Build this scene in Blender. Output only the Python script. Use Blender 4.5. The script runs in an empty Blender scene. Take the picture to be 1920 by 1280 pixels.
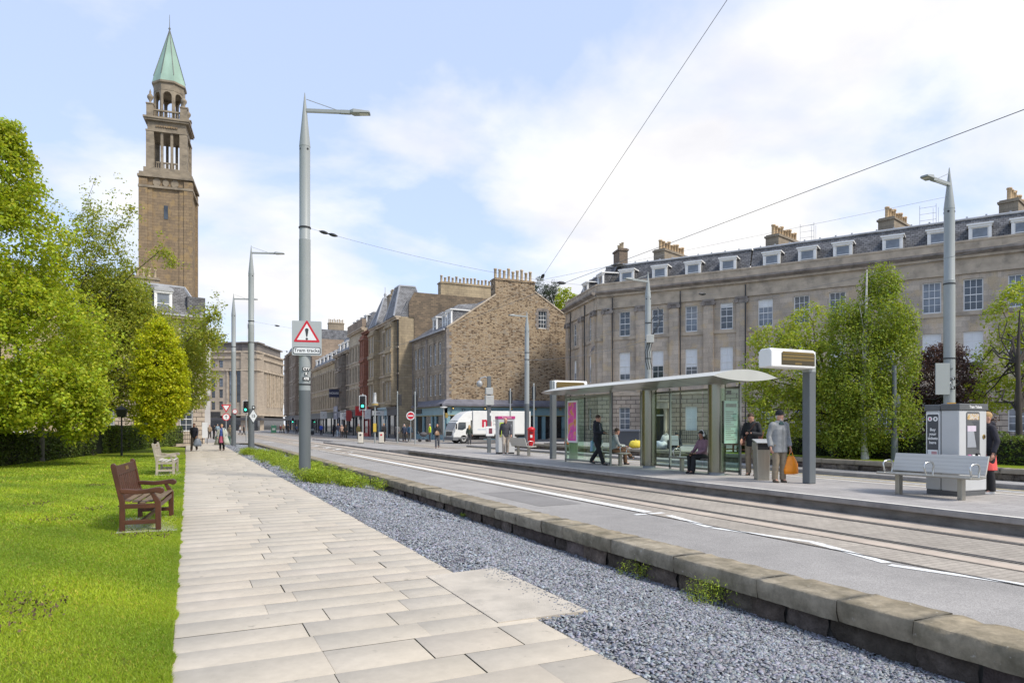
import bpy, math, random
import numpy as np
from mathutils import Vector, Matrix, Euler
random.seed(7); np.random.seed(7)
R = math.radians
scene = bpy.context.scene
COL = scene.collection
# ---------------------------------------------------------------- survey helpers
CAMH, FPX, HOR, CXP = 1.65, 1280.0, 797.0, 960.0
TH = math.atan(609/1280)
SN, CS = math.sin(TH), math.cos(TH)
def PD(px, py, d):
    t = (px-CXP)/FPX
    return Vector((d*(SN+CS*t), d*(CS-SN*t), CAMH+d*(HOR-py)/FPX))
def G(px, py, z=0.0):
    return PD(px, py, FPX*(CAMH-z)/(py-HOR))
def AX(px, X, py=797):
    t = (px-CXP)/FPX
    return PD(px, py, X/(SN+CS*t))
def AY(px, Y, py=797):
    t = (px-CXP)/FPX
    return PD(px, py, Y/(CS-SN*t))
# ---------------------------------------------------------------- object helpers
def tag(o, label=None, cat=None, group=None, kind=None):
    if label: o['label'] = label
    if cat: o['category'] = cat
    if group: o['group'] = group
    if kind: o['kind'] = kind
    return o
def empty(name, loc, rz=0.0, label=None, cat=None, group=None):
    o = bpy.data.objects.new(name, None); COL.objects.link(o)
    o.empty_display_size = 0.2
    o.location = loc; o.rotation_euler = (0, 0, rz)
    return tag(o, label, cat, group)
def link(name, me, parent=None, loc=None, rz=None):
    o = bpy.data.objects.new(name, me); COL.objects.link(o)
    if parent is not None: o.parent = parent
    if loc is not None: o.location = loc
    if rz is not None: o.rotation_euler = (0, 0, rz)
    return o
def kids(o): return [c for c in bpy.data.objects if c.parent == o]
def copy_tree(o, parent=None, depth=0):
    c = o.copy(); COL.objects.link(c)
    if parent is not None: c.parent = parent
    for ch in CH.get(o.name, None) or o.children: copy_tree(ch, c, depth+1)
    return c
CH = {}
class MB:
    """collects faces, builds one mesh object"""
    def __init__(s): s.v = []; s.f = []; s.m = []; s.sm = []
    def add(s, vs, fs, m=0, sm=False):
        b = len(s.v); s.v += [tuple(x) for x in vs]
        for f in fs: s.f.append([b+i for i in f]); s.m.append(m); s.sm.append(sm)
        return s
    def box(s, c, d, rz=0, m=0, M=None, taper=1.0):
        x, y, z = d[0]/2, d[1]/2, d[2]/2
        vs = [Vector((sx*x*(taper if sz > 0 else 1), sy*y*(taper if sz > 0 else 1), sz*z)) for sz in (-1, 1) for sx, sy in ((-1,-1),(1,-1),(1,1),(-1,1))]
        if M is None: M = Matrix.Translation(c) @ Matrix.Rotation(rz, 4, 'Z')
        else: M = Matrix.Translation(c) @ M
        vs = [M @ v for v in vs]
        return s.add(vs, [(3,2,1,0),(4,5,6,7),(0,1,5,4),(1,2,6,5),(2,3,7,6),(3,0,4,7)], m)
    def bb(s, x0, x1, y0, y1, z0, z1, m=0):
        return s.box(((x0+x1)/2,(y0+y1)/2,(z0+z1)/2), (x1-x0,y1-y0,z1-z0), m=m)
    def bar(s, a, b, w, h=None, m=0):
        a, b = Vector(a), Vector(b); h = h or w
        L = (b-a).length
        if L < 1e-6: return s
        q = (b-a).to_track_quat('X', 'Z').to_matrix().to_4x4()
        return s.box((a+b)/2, (L, w, h), M=q, m=m)
    def tube(s, pts, rs, n=8, m=0, caps=True, sm=True, flat=1.0):
        pts = [Vector(p) for p in pts]
        if not hasattr(rs, '__len__'): rs = [rs]*len(pts)
        rings = []; up = None
        for i, p in enumerate(pts):
            t = (pts[min(i+1, len(pts)-1)]-pts[max(i-1, 0)])
            if t.length < 1e-9: t = Vector((0,0,1))
            t.normalize()
            if up is None:
                up = Vector((1,0,0)) if abs(t.z) > .9 else Vector((0,0,1))
            u = (up - t*up.dot(t)); u = u.normalized() if u.length > 1e-6 else t.orthogonal().normalized()
            up = u; w = t.cross(u)
            rings.append([p + (u*math.cos(2*math.pi*k/n)*flat + w*math.sin(2*math.pi*k/n))*rs[i] for k in range(n)])
        vs = [v for r in rings for v in r]
        fs = [(i*n+k, i*n+(k+1) % n, (i+1)*n+(k+1) % n, (i+1)*n+k) for i in range(len(pts)-1) for k in range(n)]
        s.add(vs, fs, m, sm)
        if caps:
            s.add(rings[0], [tuple(range(n))[::-1]], m); s.add(rings[-1], [tuple(range(n))], m)
        return s
    def lathe(s, prof, n=16, c=(0,0,0), m=0, sm=True, ex=1.0, ey=1.0, rot=0.0):
        c = Vector(c); vs = []
        for r, z in prof:
            vs += [c+Vector((r*ex*math.cos(2*math.pi*k/n+rot), r*ey*math.sin(2*math.pi*k/n+rot), z)) for k in range(n)]
        fs = [(i*n+k, i*n+(k+1) % n, (i+1)*n+(k+1) % n, (i+1)*n+k) for i in range(len(prof)-1) for k in range(n)]
        s.add(vs, fs, m, sm)
        s.add(vs[:n], [tuple(range(n))[::-1]], m); s.add(vs[-n:], [tuple(range(n))], m)
        return s
    def prism(s, poly, z0, z1, m=0, M=None):
        n = len(poly)
        vs = [Vector((p[0], p[1], z0)) for p in poly]+[Vector((p[0], p[1], z1)) for p in poly]
        if M is not None: vs = [M @ v for v in vs]
        return s.add(vs, [tuple(range(n))[::-1], tuple(range(n, 2*n))]+[(i, (i+1) % n, n+(i+1) % n, n+i) for i in range(n)], m)
    def quad(s, a, b, c, d, m=0): return s.add([a,b,c,d], [(0,1,2,3)], m)
    def ball(s, c, r, n=10, m=0, sc=(1,1,1)):
        c = Vector(c); vs = []; k = max(4, n//2+1)
        for i in range(k+1):
            a = math.pi*i/k
            vs += [c+Vector((r*sc[0]*math.sin(a)*math.cos(2*math.pi*j/n), r*sc[1]*math.sin(a)*math.sin(2*math.pi*j/n), r*sc[2]*math.cos(a))) for j in range(n)]
        fs = [(i*n+j, (i+1)*n+j, (i+1)*n+(j+1) % n, i*n+(j+1) % n) for i in range(k) for j in range(n)]
        return s.add(vs, fs, m, True)
    def mesh(s, name, mats):
        me = bpy.data.meshes.new(name)
        me.from_pydata(s.v, [], s.f)
        if not isinstance(mats, (list, tuple)): mats = [mats]
        for x in mats: me.materials.append(x)
        if len(s.f):
            me.polygons.foreach_set('material_index', s.m)
            me.polygons.foreach_set('use_smooth', s.sm)
        me.update(); return me
    def build(s, name, mats, parent=None, loc=None, rz=None, bevel=0, label=None, sharp=None):
        me = s.mesh(name, mats)
        o = link(name, me, parent, loc, rz)
        if bevel:
            b = o.modifiers.new('bevel', 'BEVEL'); b.width = bevel; b.segments = 2; b.limit_method = 'ANGLE'; b.angle_limit = R(40)
        if sharp: me.set_sharp_from_angle(angle=R(sharp))
        if label: o['label'] = label
        return o
def npmesh(name, verts, faces_n, nper, mat, cols=None, smooth=False):
    """fast mesh: verts (N,3); faces index array (F,nper); cols per-face rgb"""
    me = bpy.data.meshes.new(name)
    F = len(faces_n)
    me.vertices.add(len(verts)); me.vertices.foreach_set('co', np.asarray(verts, np.float32).ravel())
    me.loops.add(F*nper); me.loops.foreach_set('vertex_index', np.asarray(faces_n, np.int32).ravel())
    me.polygons.add(F); me.polygons.foreach_set('loop_start', np.arange(0, F*nper, nper, dtype=np.int32))
    me.polygons.foreach_set('loop_total', np.full(F, nper, np.int32))
    if smooth: me.polygons.foreach_set('use_smooth', np.ones(F, bool))
    me.update(calc_edges=True)
    if cols is not None:
        a = me.attributes.new('tint', 'FLOAT_COLOR', 'FACE')
        c = np.ones((F, 4), np.float32); c[:, :3] = cols
        a.data.foreach_set('color', c.ravel())
    me.materials.append(mat); return me
# ---------------------------------------------------------------- materials
class NT:
    def __init__(s, name):
        s.m = bpy.data.materials.new(name); s.m.use_nodes = True
        s.t = s.m.node_tree; s.b = s.t.nodes['Principled BSDF']; s.out = s.t.nodes['Material Output']
    def n(s, typ, **kw):
        nd = s.t.nodes.new('ShaderNode'+typ)
        for k, v in kw.items():
            if k.startswith('i_'):
                key = k[2:].replace('_', ' ')
                nd.inputs[int(key) if key.isdigit() else key].default_value = v
            else: setattr(nd, k, v)
        return nd
    def l(s, a, b): s.t.links.new(a, b)
    def coord(s, sc=(1,1,1), kind='Object'):
        tc = s.n('TexCoord'); mp = s.n('Mapping'); mp.inputs['Scale'].default_value = sc
        s.l(tc.outputs[kind], mp.inputs[0]); return mp.outputs[0]
    def wall(s):
        """u along the wall, v = height, from the object normal"""
        tc = s.n('TexCoord'); a = s.n('SeparateXYZ'); b = s.n('SeparateXYZ')
        s.l(tc.outputs['Object'], a.inputs[0]); s.l(tc.outputs['Normal'], b.inputs[0])
        ax = s.n('Math', operation='ABSOLUTE'); ay = s.n('Math', operation='ABSOLUTE')
        s.l(b.outputs[0], ax.inputs[0]); s.l(b.outputs[1], ay.inputs[0])
        m1 = s.n('Math', operation='MULTIPLY'); m2 = s.n('Math', operation='MULTIPLY'); ad = s.n('Math', operation='ADD')
        s.l(a.outputs[0], m1.inputs[0]); s.l(ay.outputs[0], m1.inputs[1])
        s.l(a.outputs[1], m2.inputs[0]); s.l(ax.outputs[0], m2.inputs[1])
        s.l(m1.outputs[0], ad.inputs[0]); s.l(m2.outputs[0], ad.inputs[1])
        c = s.n('CombineXYZ'); s.l(ad.outputs[0], c.inputs[0]); s.l(a.outputs[2], c.inputs[1])
        return c.outputs[0]
    def noise(s, vec, scale, detail=4, rough=.55):
        nd = s.n('TexNoise'); nd.inputs['Scale'].default_value = scale; nd.inputs['Detail'].default_value = detail
        nd.inputs['Roughness'].default_value = rough
        if vec is not None: s.l(vec, nd.inputs['Vector'])
        return nd
    def ramp(s, fac, stops):
        r = s.n('ValToRGB'); e = r.color_ramp.elements
        while len(e) < len(stops): e.new(.5)
        for i, (p, c) in enumerate(stops):
            e[i].position = p; e[i].color = (c, c, c, 1) if not hasattr(c, '__len__') else (*c[:3], 1)
        s.l(fac, r.inputs[0]); return r.outputs[0]
    def mix(s, fac, a, b, blend='MIX'):
        m = s.n('Mix', data_type='RGBA', blend_type=blend)
        for sock, v in ((m.inputs[0], fac), (m.inputs[6], a), (m.inputs[7], b)):
            if hasattr(v, 'node'): s.l(v, sock)
            elif hasattr(v, '__len__'): sock.default_value = (*v[:3], 1)
            else: sock.default_value = v
        return m.outputs[2]
    def bump(s, h, strength=.3, dist=.02):
        b = s.n('Bump'); b.inputs['Strength'].default_value = strength; b.inputs['Distance'].default_value = dist
        s.l(h, b.inputs['Height']); s.l(b.outputs[0], s.b.inputs['Normal']); return b
    def base(s, c):
        if hasattr(c, 'node'): s.l(c, s.b.inputs['Base Color'])
        else: s.b.inputs['Base Color'].default_value = (*c[:3], 1)
    def set(s, rough=None, metal=None, spec=None):
        if rough is not None: s.b.inputs['Roughness'].default_value = rough
        if metal is not None: s.b.inputs['Metallic'].default_value = metal
        if spec is not None: s.b.inputs['Specular IOR Level'].default_value = spec
        return s
MC = {}
def surf(name, c, rough=.6, var=.12, scale=6.0, bump=0.0, metal=0.0, bscale=None, dirt=None, sc=(1,1,1), spec=None):
    if name in MC: return MC[name]
    t = NT(name); t.set(rough, metal, spec); v = t.coord(sc)
    n1 = t.noise(v, scale, 5); c = tuple(c)
    lo = tuple(x*(1-var) for x in c); hi = tuple(min(1, x*(1+var)) for x in c)
    col = t.ramp(n1.outputs[0], [(.3, lo), (.7, hi)])
    if dirt:
        n2 = t.noise(v, dirt[1], 6, .65)
        f = t.ramp(n2.outputs[0], [(.5, 0.0), (.72, dirt[2])])
        col = t.mix(f, col, dirt[0])
    t.base(col)
    if bump: t.bump(t.noise(v, bscale or scale*6, 6, .6).outputs[0], bump, .01)
    MC[name] = t.m; return t.m
def ashlar(name, c1, c2, mortar, bw=.7, bh=.3, ms=.012, stain=(.05,.045,.04), amt=.55, sscale=.35, bump=.35, vertical=True, warm=None):
    """coursed stone blocks with block to block colour and soot staining"""
    t = NT(name); t.set(.85, spec=.2); v = t.wall()
    br = t.n('TexBrick'); br.offset = .5; t.l(v, br.inputs['Vector'])
    br.inputs['Color1'].default_value = (*c1, 1); br.inputs['Color2'].default_value = (*c2, 1); br.inputs['Mortar'].default_value = (*mortar, 1)
    br.inputs['Scale'].default_value = 1; br.inputs['Mortar Size'].default_value = ms; br.inputs['Brick Width'].default_value = bw; br.inputs['Row Height'].default_value = bh
    br.inputs['Bias'].default_value = 0; br.inputs['Mortar Smooth'].default_value = .3
    mp = t.n('Mapping'); mp.inputs['Scale'].default_value = (1, .3 if vertical else 1, 1); t.l(v, mp.inputs[0])
    st = t.noise(mp.outputs[0], sscale, 8, .68)
    f = t.ramp(st.outputs[0], [(.42, 0.0), (.68, amt)])
    col = t.mix(f, br.outputs[0], stain)
    if warm:
        w = t.noise(v, .8, 3); fw = t.ramp(w.outputs[0], [(.52, 0.0), (.62, .6)]); col = t.mix(fw, col, warm)
    fine = t.noise(v, 14, 5); ff = t.ramp(fine.outputs[0], [(.3, .82), (.7, 1.12)])
    col = t.mix(1.0, col, ff, 'MULTIPLY'); t.base(col)
    h = t.mix(.35, br.outputs[1], fine.outputs[0]); inv = t.n('Invert'); t.l(h, inv.inputs[1])
    t.bump(inv.outputs[0], bump, .03)
    MC[name] = t.m; return t.m
def rubble(name):
    t = NT(name); t.set(.9, spec=.15); v = t.wall()
    w = t.noise(v, 3.0, 3); mp = t.n('Mapping'); mp.inputs['Scale'].default_value = (2.9, 7.4, 1); t.l(v, mp.inputs[0])
    dist = t.mix(.06, mp.outputs[0], w.outputs[1])
    vo = t.n('TexVoronoi', feature='F1'); vo.inputs['Scale'].default_value = 1.0; vo.inputs['Randomness'].default_value = .9; t.l(dist, vo.inputs['Vector'])
    ve = t.n('TexVoronoi', feature='DISTANCE_TO_EDGE'); ve.inputs['Scale'].default_value = 1.0; ve.inputs['Randomness'].default_value = .9; t.l(dist, ve.inputs['Vector'])
    sep = t.n('SeparateColor'); t.l(vo.outputs['Color'], sep.inputs[0])
    stone = t.ramp(sep.outputs[0], [(.0, (.085,.062,.047)), (.2, (.13,.095,.065)), (.36, (.21,.15,.10)), (.6, (.31,.235,.155)), (.8, (.28,.24,.19)), (1, (.40,.315,.215))])
    lg = t.noise(v, .32, 4); mm = t.ramp(lg.outputs[0], [(.42, .04), (.62, .13)])
    cmp = t.n('Math', operation='LESS_THAN'); t.l(ve.outputs['Distance'], cmp.inputs[0]); t.l(mm, cmp.inputs[1])
    col = t.mix(cmp.outputs[0], stone, (.36,.275,.18))
    fine = t.noise(v, 16, 5); ff = t.ramp(fine.outputs[0], [(.3, .8), (.7, 1.15)])
    col = t.mix(1.0, col, ff, 'MULTIPLY'); t.base(col)
    t.bump(t.ramp(ve.outputs['Distance'], [(0, 0.0), (.2, 1.0)]), .5, .04)
    MC[name] = t.m; return t.m
def slate(name, c1, c2, bw=.28, bh=.16):
    t = NT(name); t.set(.62); v = t.wall()
    br = t.n('TexBrick'); t.l(v, br.inputs['Vector'])
    br.inputs['Color1'].default_value = (*c1, 1); br.inputs['Color2'].default_value = (*c2, 1); br.inputs['Mortar'].default_value = (.018,.018,.02, 1)
    br.inputs['Scale'].default_value = 1; br.inputs['Mortar Size'].default_value = .014; br.inputs['Brick Width'].default_value = bw; br.inputs['Row Height'].default_value = bh
    n = t.noise(v, 1.3, 6, .7); f = t.ramp(n.outputs[0], [(.4, .65), (.66, 1.5)])
    t.base(t.mix(1.0, br.outputs[0], f, 'MULTIPLY')); t.bump(br.outputs[1], .4, .02)
    MC[name] = t.m; return t.m
def glassy(name, c=(.02,.025,.03), rough=.04):
    t = NT(name); t.set(rough, spec=.8); v = t.coord()
    n = t.noise(v, .6, 3); t.base(t.ramp(n.outputs[0], [(.35, tuple(x*.6 for x in c)), (.65, tuple(x*1.8 for x in c))]))
    t.bump(t.noise(v, .9, 2).outputs[0], .05, .05); MC[name] = t.m; return t.m
def clear_glass(name, tint=(.86,.95,.90)):
    t = NT(name); nt = t.t
    tr = t.n('BsdfTransparent'); tr.inputs[0].default_value = (*tint, 1)
    gl = t.n('BsdfGlossy'); gl.inputs['Roughness'].default_value = .03
    fr = t.n('Fresnel'); fr.inputs[0].default_value = 1.45
    n = t.noise(t.coord(), 2.0, 3); k = t.n('Math', operation='MULTIPLY_ADD'); t.l(n.outputs[0], k.inputs[0]); k.inputs[1].default_value = .05; t.l(fr.outputs[0], k.inputs[2])
    ge = t.n('NewGeometry'); iv = t.n('Math', operation='SUBTRACT'); iv.inputs[0].default_value = 1; t.l(ge.outputs['Backfacing'], iv.inputs[1]); kk = t.n('Math', operation='MULTIPLY'); t.l(k.outputs[0], kk.inputs[0]); t.l(iv.outputs[0], kk.inputs[1])
    mx = t.n('MixShader'); t.l(kk.outputs[0], mx.inputs[0]); t.l(tr.outputs[0], mx.inputs[1]); t.l(gl.outputs[0], mx.inputs[2]); t.l(mx.outputs[0], t.out.inputs[0])
    MC[name] = t.m; return t.m
def leafmat(name, c, var=.35, trans=.45):
    """foliage: per-leaf tint attribute, diffuse + translucent"""
    t = NT(name); nt = t.t
    at = t.n('Attribute', attribute_name='tint')
    col = t.mix(1.0, c, at.outputs[0], 'MULTIPLY')
    t.base(col); t.set(.5, spec=.3)
    tl = t.n('BsdfTranslucent'); c2 = t.mix(1.0, col, (1.25,1.3,.7), 'MULTIPLY'); t.l(c2, tl.inputs[0])
    mx = t.n('MixShader'); mx.inputs[0].default_value = trans
    t.l(t.b.outputs[0], mx.inputs[1]); t.l(tl.outputs[0], mx.inputs[2]); t.l(mx.outputs[0], t.out.inputs[0])
    MC[name] = t.m; return t.m
def tinted(name, c, rough=.8, fine=12, bump=.3, amt=.15, dist=.01, spec=.3, dirt=None, spots=None):
    """solid colour multiplied by the per-face tint (stone to stone colour)"""
    t = NT(name); t.set(rough, spec=spec); v = t.coord()
    at = t.n('Attribute', attribute_name='tint'); n = t.noise(v, fine, 6, .65); n2 = t.noise(v, fine*.1, 4)
    f = t.ramp(n.outputs[0], [(.25, 1-amt), (.75, 1+amt)]); g = t.ramp(n2.outputs[0], [(.3, .9), (.7, 1.06)])
    col = t.mix(1.0, t.mix(1.0, t.mix(1.0, c, at.outputs[0], 'MULTIPLY'), f, 'MULTIPLY'), g, 'MULTIPLY')
    if dirt: col = t.mix(t.ramp(t.noise(v, dirt[1], 7, .7).outputs[0], [(.42,0.0),(.68,dirt[2])]), col, dirt[0])
    if spots: col = t.mix(t.ramp(t.noise(v, spots[1], 3, .6).outputs[0], [(.66,0.0),(.72,.7)]), col, spots[0])
    t.base(col)
    t.bump(n.outputs[0], bump, dist); MC[name] = t.m; return t.m
def glow(name, c, s):
    t = NT(name); t.base(c); t.b.inputs['Emission Color'].default_value = (*c, 1); t.b.inputs['Emission Strength'].default_value = s
    MC[name] = t.m; return t.m
def text(name, body, size, mat, parent, M, align='CENTER', extrude=.003, bold=0.0, shear=0.0, space=1.0):
    """lettering as a real mesh; M places its local x (reading) / y (up) plane"""
    cu = bpy.data.curves.new(name+'_c', 'FONT'); cu.body = body; cu.size = size; cu.extrude = extrude
    cu.align_x = align; cu.align_y = 'CENTER'; cu.offset = bold; cu.resolution_u = 3; cu.shear = shear; cu.space_line = space
    o = bpy.data.objects.new(name, cu); COL.objects.link(o)
    dg = bpy.context.evaluated_depsgraph_get(); dg.update()
    me = bpy.data.meshes.new_from_object(o.evaluated_get(dg)); COL.objects.unlink(o); bpy.data.objects.remove(o)
    me.materials.clear(); me.materials.append(mat); me.transform(M)
    return link(name, me, parent)
def face_mat(loc, facing):
    """matrix: local x right, y up, z out of a panel facing (fx,fy)"""
    f = Vector((facing[0], facing[1], 0)).normalized(); up = Vector((0,0,1)); r = up.cross(f)
    M = Matrix((r, up, f)).transposed().to_4x4(); M.translation = Vector(loc); return M
# ================================================================ camera, sky, sun
cam = bpy.data.objects.new('camera', bpy.data.cameras.new('camera')); COL.objects.link(cam)
cam.data.sensor_width = 36; cam.data.lens = 24; cam.data.clip_end = 4000; cam.data.shift_y = (HOR-640)/1920
cam.location = (0, 0, CAMH); cam.rotation_euler = (R(90), 0, -TH); scene.camera = cam
SUN_EL, SUN_AZ = R(50), R(150)       # azimuth measured clockwise from +Y (along the street)
w = bpy.data.worlds.new("World"); scene.world = w; w.use_nodes = True
nt = w.node_tree; N = nt.nodes; L = nt.links
bg = N['Background']; bg.inputs[1].default_value = 0.15
sky = N.new('ShaderNodeTexSky'); sky.sky_type = 'NISHITA'; sky.sun_disc = False; sky.sun_elevation = SUN_EL; sky.sun_rotation = SUN_AZ
sky.air_density = 1.0; sky.dust_density = .6; sky.ozone_density = 2.0
def wn(t, **k):
    n = N.new('ShaderNode'+t)
    for a, b in k.items(): setattr(n, a, b)
    return n
tc = wn('TexCoord'); sp = wn('SeparateXYZ'); L.new(tc.outputs['Generated'], sp.inputs[0])
zz = wn('Math', operation='MAXIMUM'); L.new(sp.outputs[2], zz.inputs[0]); zz.inputs[1].default_value = 0.0
za = wn('Math', operation='ADD'); L.new(zz.outputs[0], za.inputs[0]); za.inputs[1].default_value = .22
dx = wn('Math', operation='DIVIDE'); dy = wn('Math', operation='DIVIDE')
L.new(sp.outputs[0], dx.inputs[0]); L.new(za.outputs[0], dx.inputs[1]); L.new(sp.outputs[1], dy.inputs[0]); L.new(za.outputs[0], dy.inputs[1])
cb = wn('CombineXYZ'); L.new(dx.outputs[0], cb.inputs[0]); L.new(dy.outputs[0], cb.inputs[1])
mp = wn('Mapping'); mp.inputs['Location'].default_value = (-3.1, -1.2, 0); L.new(cb.outputs[0], mp.inputs[0])
n1 = wn('TexNoise'); n1.inputs['Scale'].default_value = 1.15; n1.inputs['Detail'].default_value = 9; n1.inputs['Roughness'].default_value = .53; n1.inputs['Distortion'].default_value = .25
L.new(mp.outputs[0], n1.inputs['Vector'])
# more cloud low down and towards the right of the street
b1 = wn('Math', operation='MULTIPLY_ADD'); L.new(zz.outputs[0], b1.inputs[0]); b1.inputs[1].default_value = -.34; L.new(n1.outputs[0], b1.inputs[2])
b2 = wn('Math', operation='MULTIPLY_ADD'); L.new(sp.outputs[0], b2.inputs[0]); b2.inputs[1].default_value = .14; L.new(b1.outputs[0], b2.inputs[2])
rp = wn('ValToRGB'); e = rp.color_ramp.elements; e[0].position = .365; e[0].color = (0,0,0,1); e[1].position = .54; e[1].color = (1,1,1,1); e.new(.45).color = (.6,.6,.6,1)
L.new(b2.outputs[0], rp.inputs[0])
# cloud tone: a second noise gives grey undersides
n2 = wn('TexNoise'); n2.inputs['Scale'].default_value = 2.6; n2.inputs['Detail'].default_value = 6; L.new(mp.outputs[0], n2.inputs['Vector'])
rc = wn('ValToRGB'); e = rc.color_ramp.elements; e[0].position = .34; e[0].color = (3.5,3.5,3.66,1); e[1].position = .62; e[1].color = (4.35,4.28,4.2,1)
L.new(n2.outputs[0], rc.inputs[0])
# thin veil: pale milky blue rather than deep blue
veil = wn('Mix', data_type='RGBA'); veil.inputs[0].default_value = .75; L.new(sky.outputs[0], veil.inputs[6]); veil.inputs[7].default_value = (2.55,3.02,4.15,1)
mx = wn('Mix', data_type='RGBA'); L.new(rp.outputs[0], mx.inputs[0]); L.new(veil.outputs[2], mx.inputs[6]); L.new(rc.outputs[0], mx.inputs[7])
L.new(mx.outputs[2], bg.inputs[0])
sun = bpy.data.objects.new('sun', bpy.data.lights.new('sun', 'SUN')); COL.objects.link(sun)
sun.data.energy = 2.3; sun.data.angle = R(13); sun.data.color = (1, .93, .82)
sd = Vector((math.sin(SUN_AZ)*math.cos(SUN_EL), math.cos(SUN_AZ)*math.cos(SUN_EL), math.sin(SUN_EL)))
sun.rotation_euler = sd.to_track_quat('Z', 'Y').to_euler(); sun.location = (30, -20, 60)
scene.view_settings.view_transform = 'Standard'; scene.view_settings.look = 'None'; scene.view_settings.exposure = .82; scene.view_settings.gamma = 1
# ================================================================ shared materials
M_asph = surf('asphalt', (.17,.17,.175), .85, .10, .5, .35, bscale=160, dirt=((.12,.115,.11), .25, .5))
def asphalt_mat(name, c):
    t = NT(name); t.set(.85, spec=.25); v = t.coord()
    a = t.noise(v, 90, 2, .8); b = t.noise(v, .35, 6, .6); e_ = t.noise(v, 1.6, 6, .7)
    f = t.ramp(a.outputs[0], [(.3, .62), (.5, 1.0), (.72, 1.5)]); g = t.ramp(b.outputs[0], [(.3, .86), (.7, 1.12)])
    h = t.ramp(e_.outputs[0], [(.35, .9), (.6, 1.03)])
    t.base(t.mix(1.0, t.mix(1.0, t.mix(1.0, c, f, 'MULTIPLY'), g, 'MULTIPLY'), h, 'MULTIPLY')); t.bump(a.outputs[0], .5, .006); return t.m
M_road = asphalt_mat('road_asphalt', (.305,.288,.267)); M_patch = asphalt_mat('dark_asphalt', (.225,.213,.20))
M_white = surf('road_paint', (.78,.78,.75), .6, .06, 30, .1, dirt=((.35,.34,.32), 9, .8))
def setts_mat(name, c1, c2, mo, bw=.22, bh=.11, rot=0):
    t = NT(name); t.set(.8, spec=.3); v = t.coord(); m = t.n('Mapping'); m.inputs['Rotation'].default_value = (0,0,rot); t.l(v, m.inputs[0])
    br = t.n('TexBrick'); t.l(m.outputs[0], br.inputs['Vector'])
    br.inputs['Color1'].default_value = (*c1,1); br.inputs['Color2'].default_value = (*c2,1); br.inputs['Mortar'].default_value = (*mo,1)
    for k, x in (('Scale',1),('Mortar Size',.009),('Brick Width',bw),('Row Height',bh),('Bias',0)): br.inputs[k].default_value = x
    n = t.noise(v, .55, 7, .65); f = t.ramp(n.outputs[0], [(.35,.82),(.68,1.12)]); n3 = t.noise(v, 25, 4); g = t.ramp(n3.outputs[0], [(.3,.86),(.7,1.1)])
    t.base(t.mix(1.0, t.mix(1.0, br.outputs[0], f, 'MULTIPLY'), g, 'MULTIPLY')); t.bump(br.outputs[1], .35, .01); return t.m
M_setts = setts_mat('track_setts', (.40,.355,.295), (.345,.305,.255), (.26,.23,.19))
M_pink = surf('pink_track_margin', (.45,.375,.30), .85, .16, 2.5, .3, dirt=((.3,.25,.2), 1.2, .6))
M_deck = setts_mat('platform_paving', (.40,.375,.35), (.33,.31,.29), (.22,.2,.185), .6, .3, R(90))
M_pave = setts_mat('pavement_slabs', (.36,.345,.325), (.30,.285,.27), (.19,.18,.17), .75, .5)
M_edge = surf('pale_platform_edge', (.66,.63,.56), .7, .10, 8, .2, dirt=((.35,.33,.28), 4, .6))
M_conc = surf('stained_concrete', (.20,.185,.165), .85, .25, 2, .5, dirt=((.075,.065,.055), 1.6, .85), sc=(1,1,2.5))
M_kerb = surf('kerb_granite', (.26,.245,.23), .8, .2, 2.5, .3, dirt=((.10,.095,.09), 1.5, .6))
M_metal = surf('grey_painted_steel', (.30,.325,.325), .45, .05, 1.5, .05, dirt=((.22,.24,.235), 1.1, .5), sc=(1,1,.3))
M_metal2 = surf('dark_grey_painted_steel', (.115,.13,.138), .5, .08, 1.5, .08, dirt=((.16,.17,.17), 1.4, .5), sc=(1,1,.4))
M_drum = surf('drum_stainless', (.27,.265,.22), .22, .05, 2, .03, metal=1.0, sc=(3,3,.3))
M_steel = surf('brushed_stainless', (.36,.35,.31), .38, .08, 3, .04, metal=.75, sc=(6,6,.5))
M_black = surf('black_plastic', (.022,.023,.026), .45, .2, 5)
M_wpaint = surf('white_paint', (.78,.78,.76), .45, .04, 3)
M_red = surf('sign_red', (.52,.015,.03), .4, .06, 4)
M_dkgl = glassy('window_glass', (.045,.055,.065)); M_skygl = glassy('bright_window_glass', (.13,.15,.175), .03)
M_shopgl = glassy('shop_glass', (.02,.022,.025), .06)
M_glass = clear_glass('shelter_glass')
M_blind = surf('white_blind', (.72,.73,.72), .9, .05, 2)
# ================================================================ ground sheets
def sheet(name, pts, z, mat, kind='structure', parent=None):
    m = MB(); m.add([(p[0], p[1], p[2] if len(p) > 2 else z) for p in pts], [tuple(range(len(pts)))])
    o = m.build(name, mat, parent); tag(o, kind=kind); return o
rect = lambda x0, x1, y0, y1: [(x0,y0),(x1,y0),(x1,y1),(x0,y1)]
sheet('ground', rect(-2500,2500,-2500,2500), -.62, surf('earth', (.13,.12,.10), .95, .2, .2))
sheet('road', rect(6.0,75,-40,420), -.05, M_road)
sheet('road_far', rect(-60,6.0,69.2,420), -.052, M_road)
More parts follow.
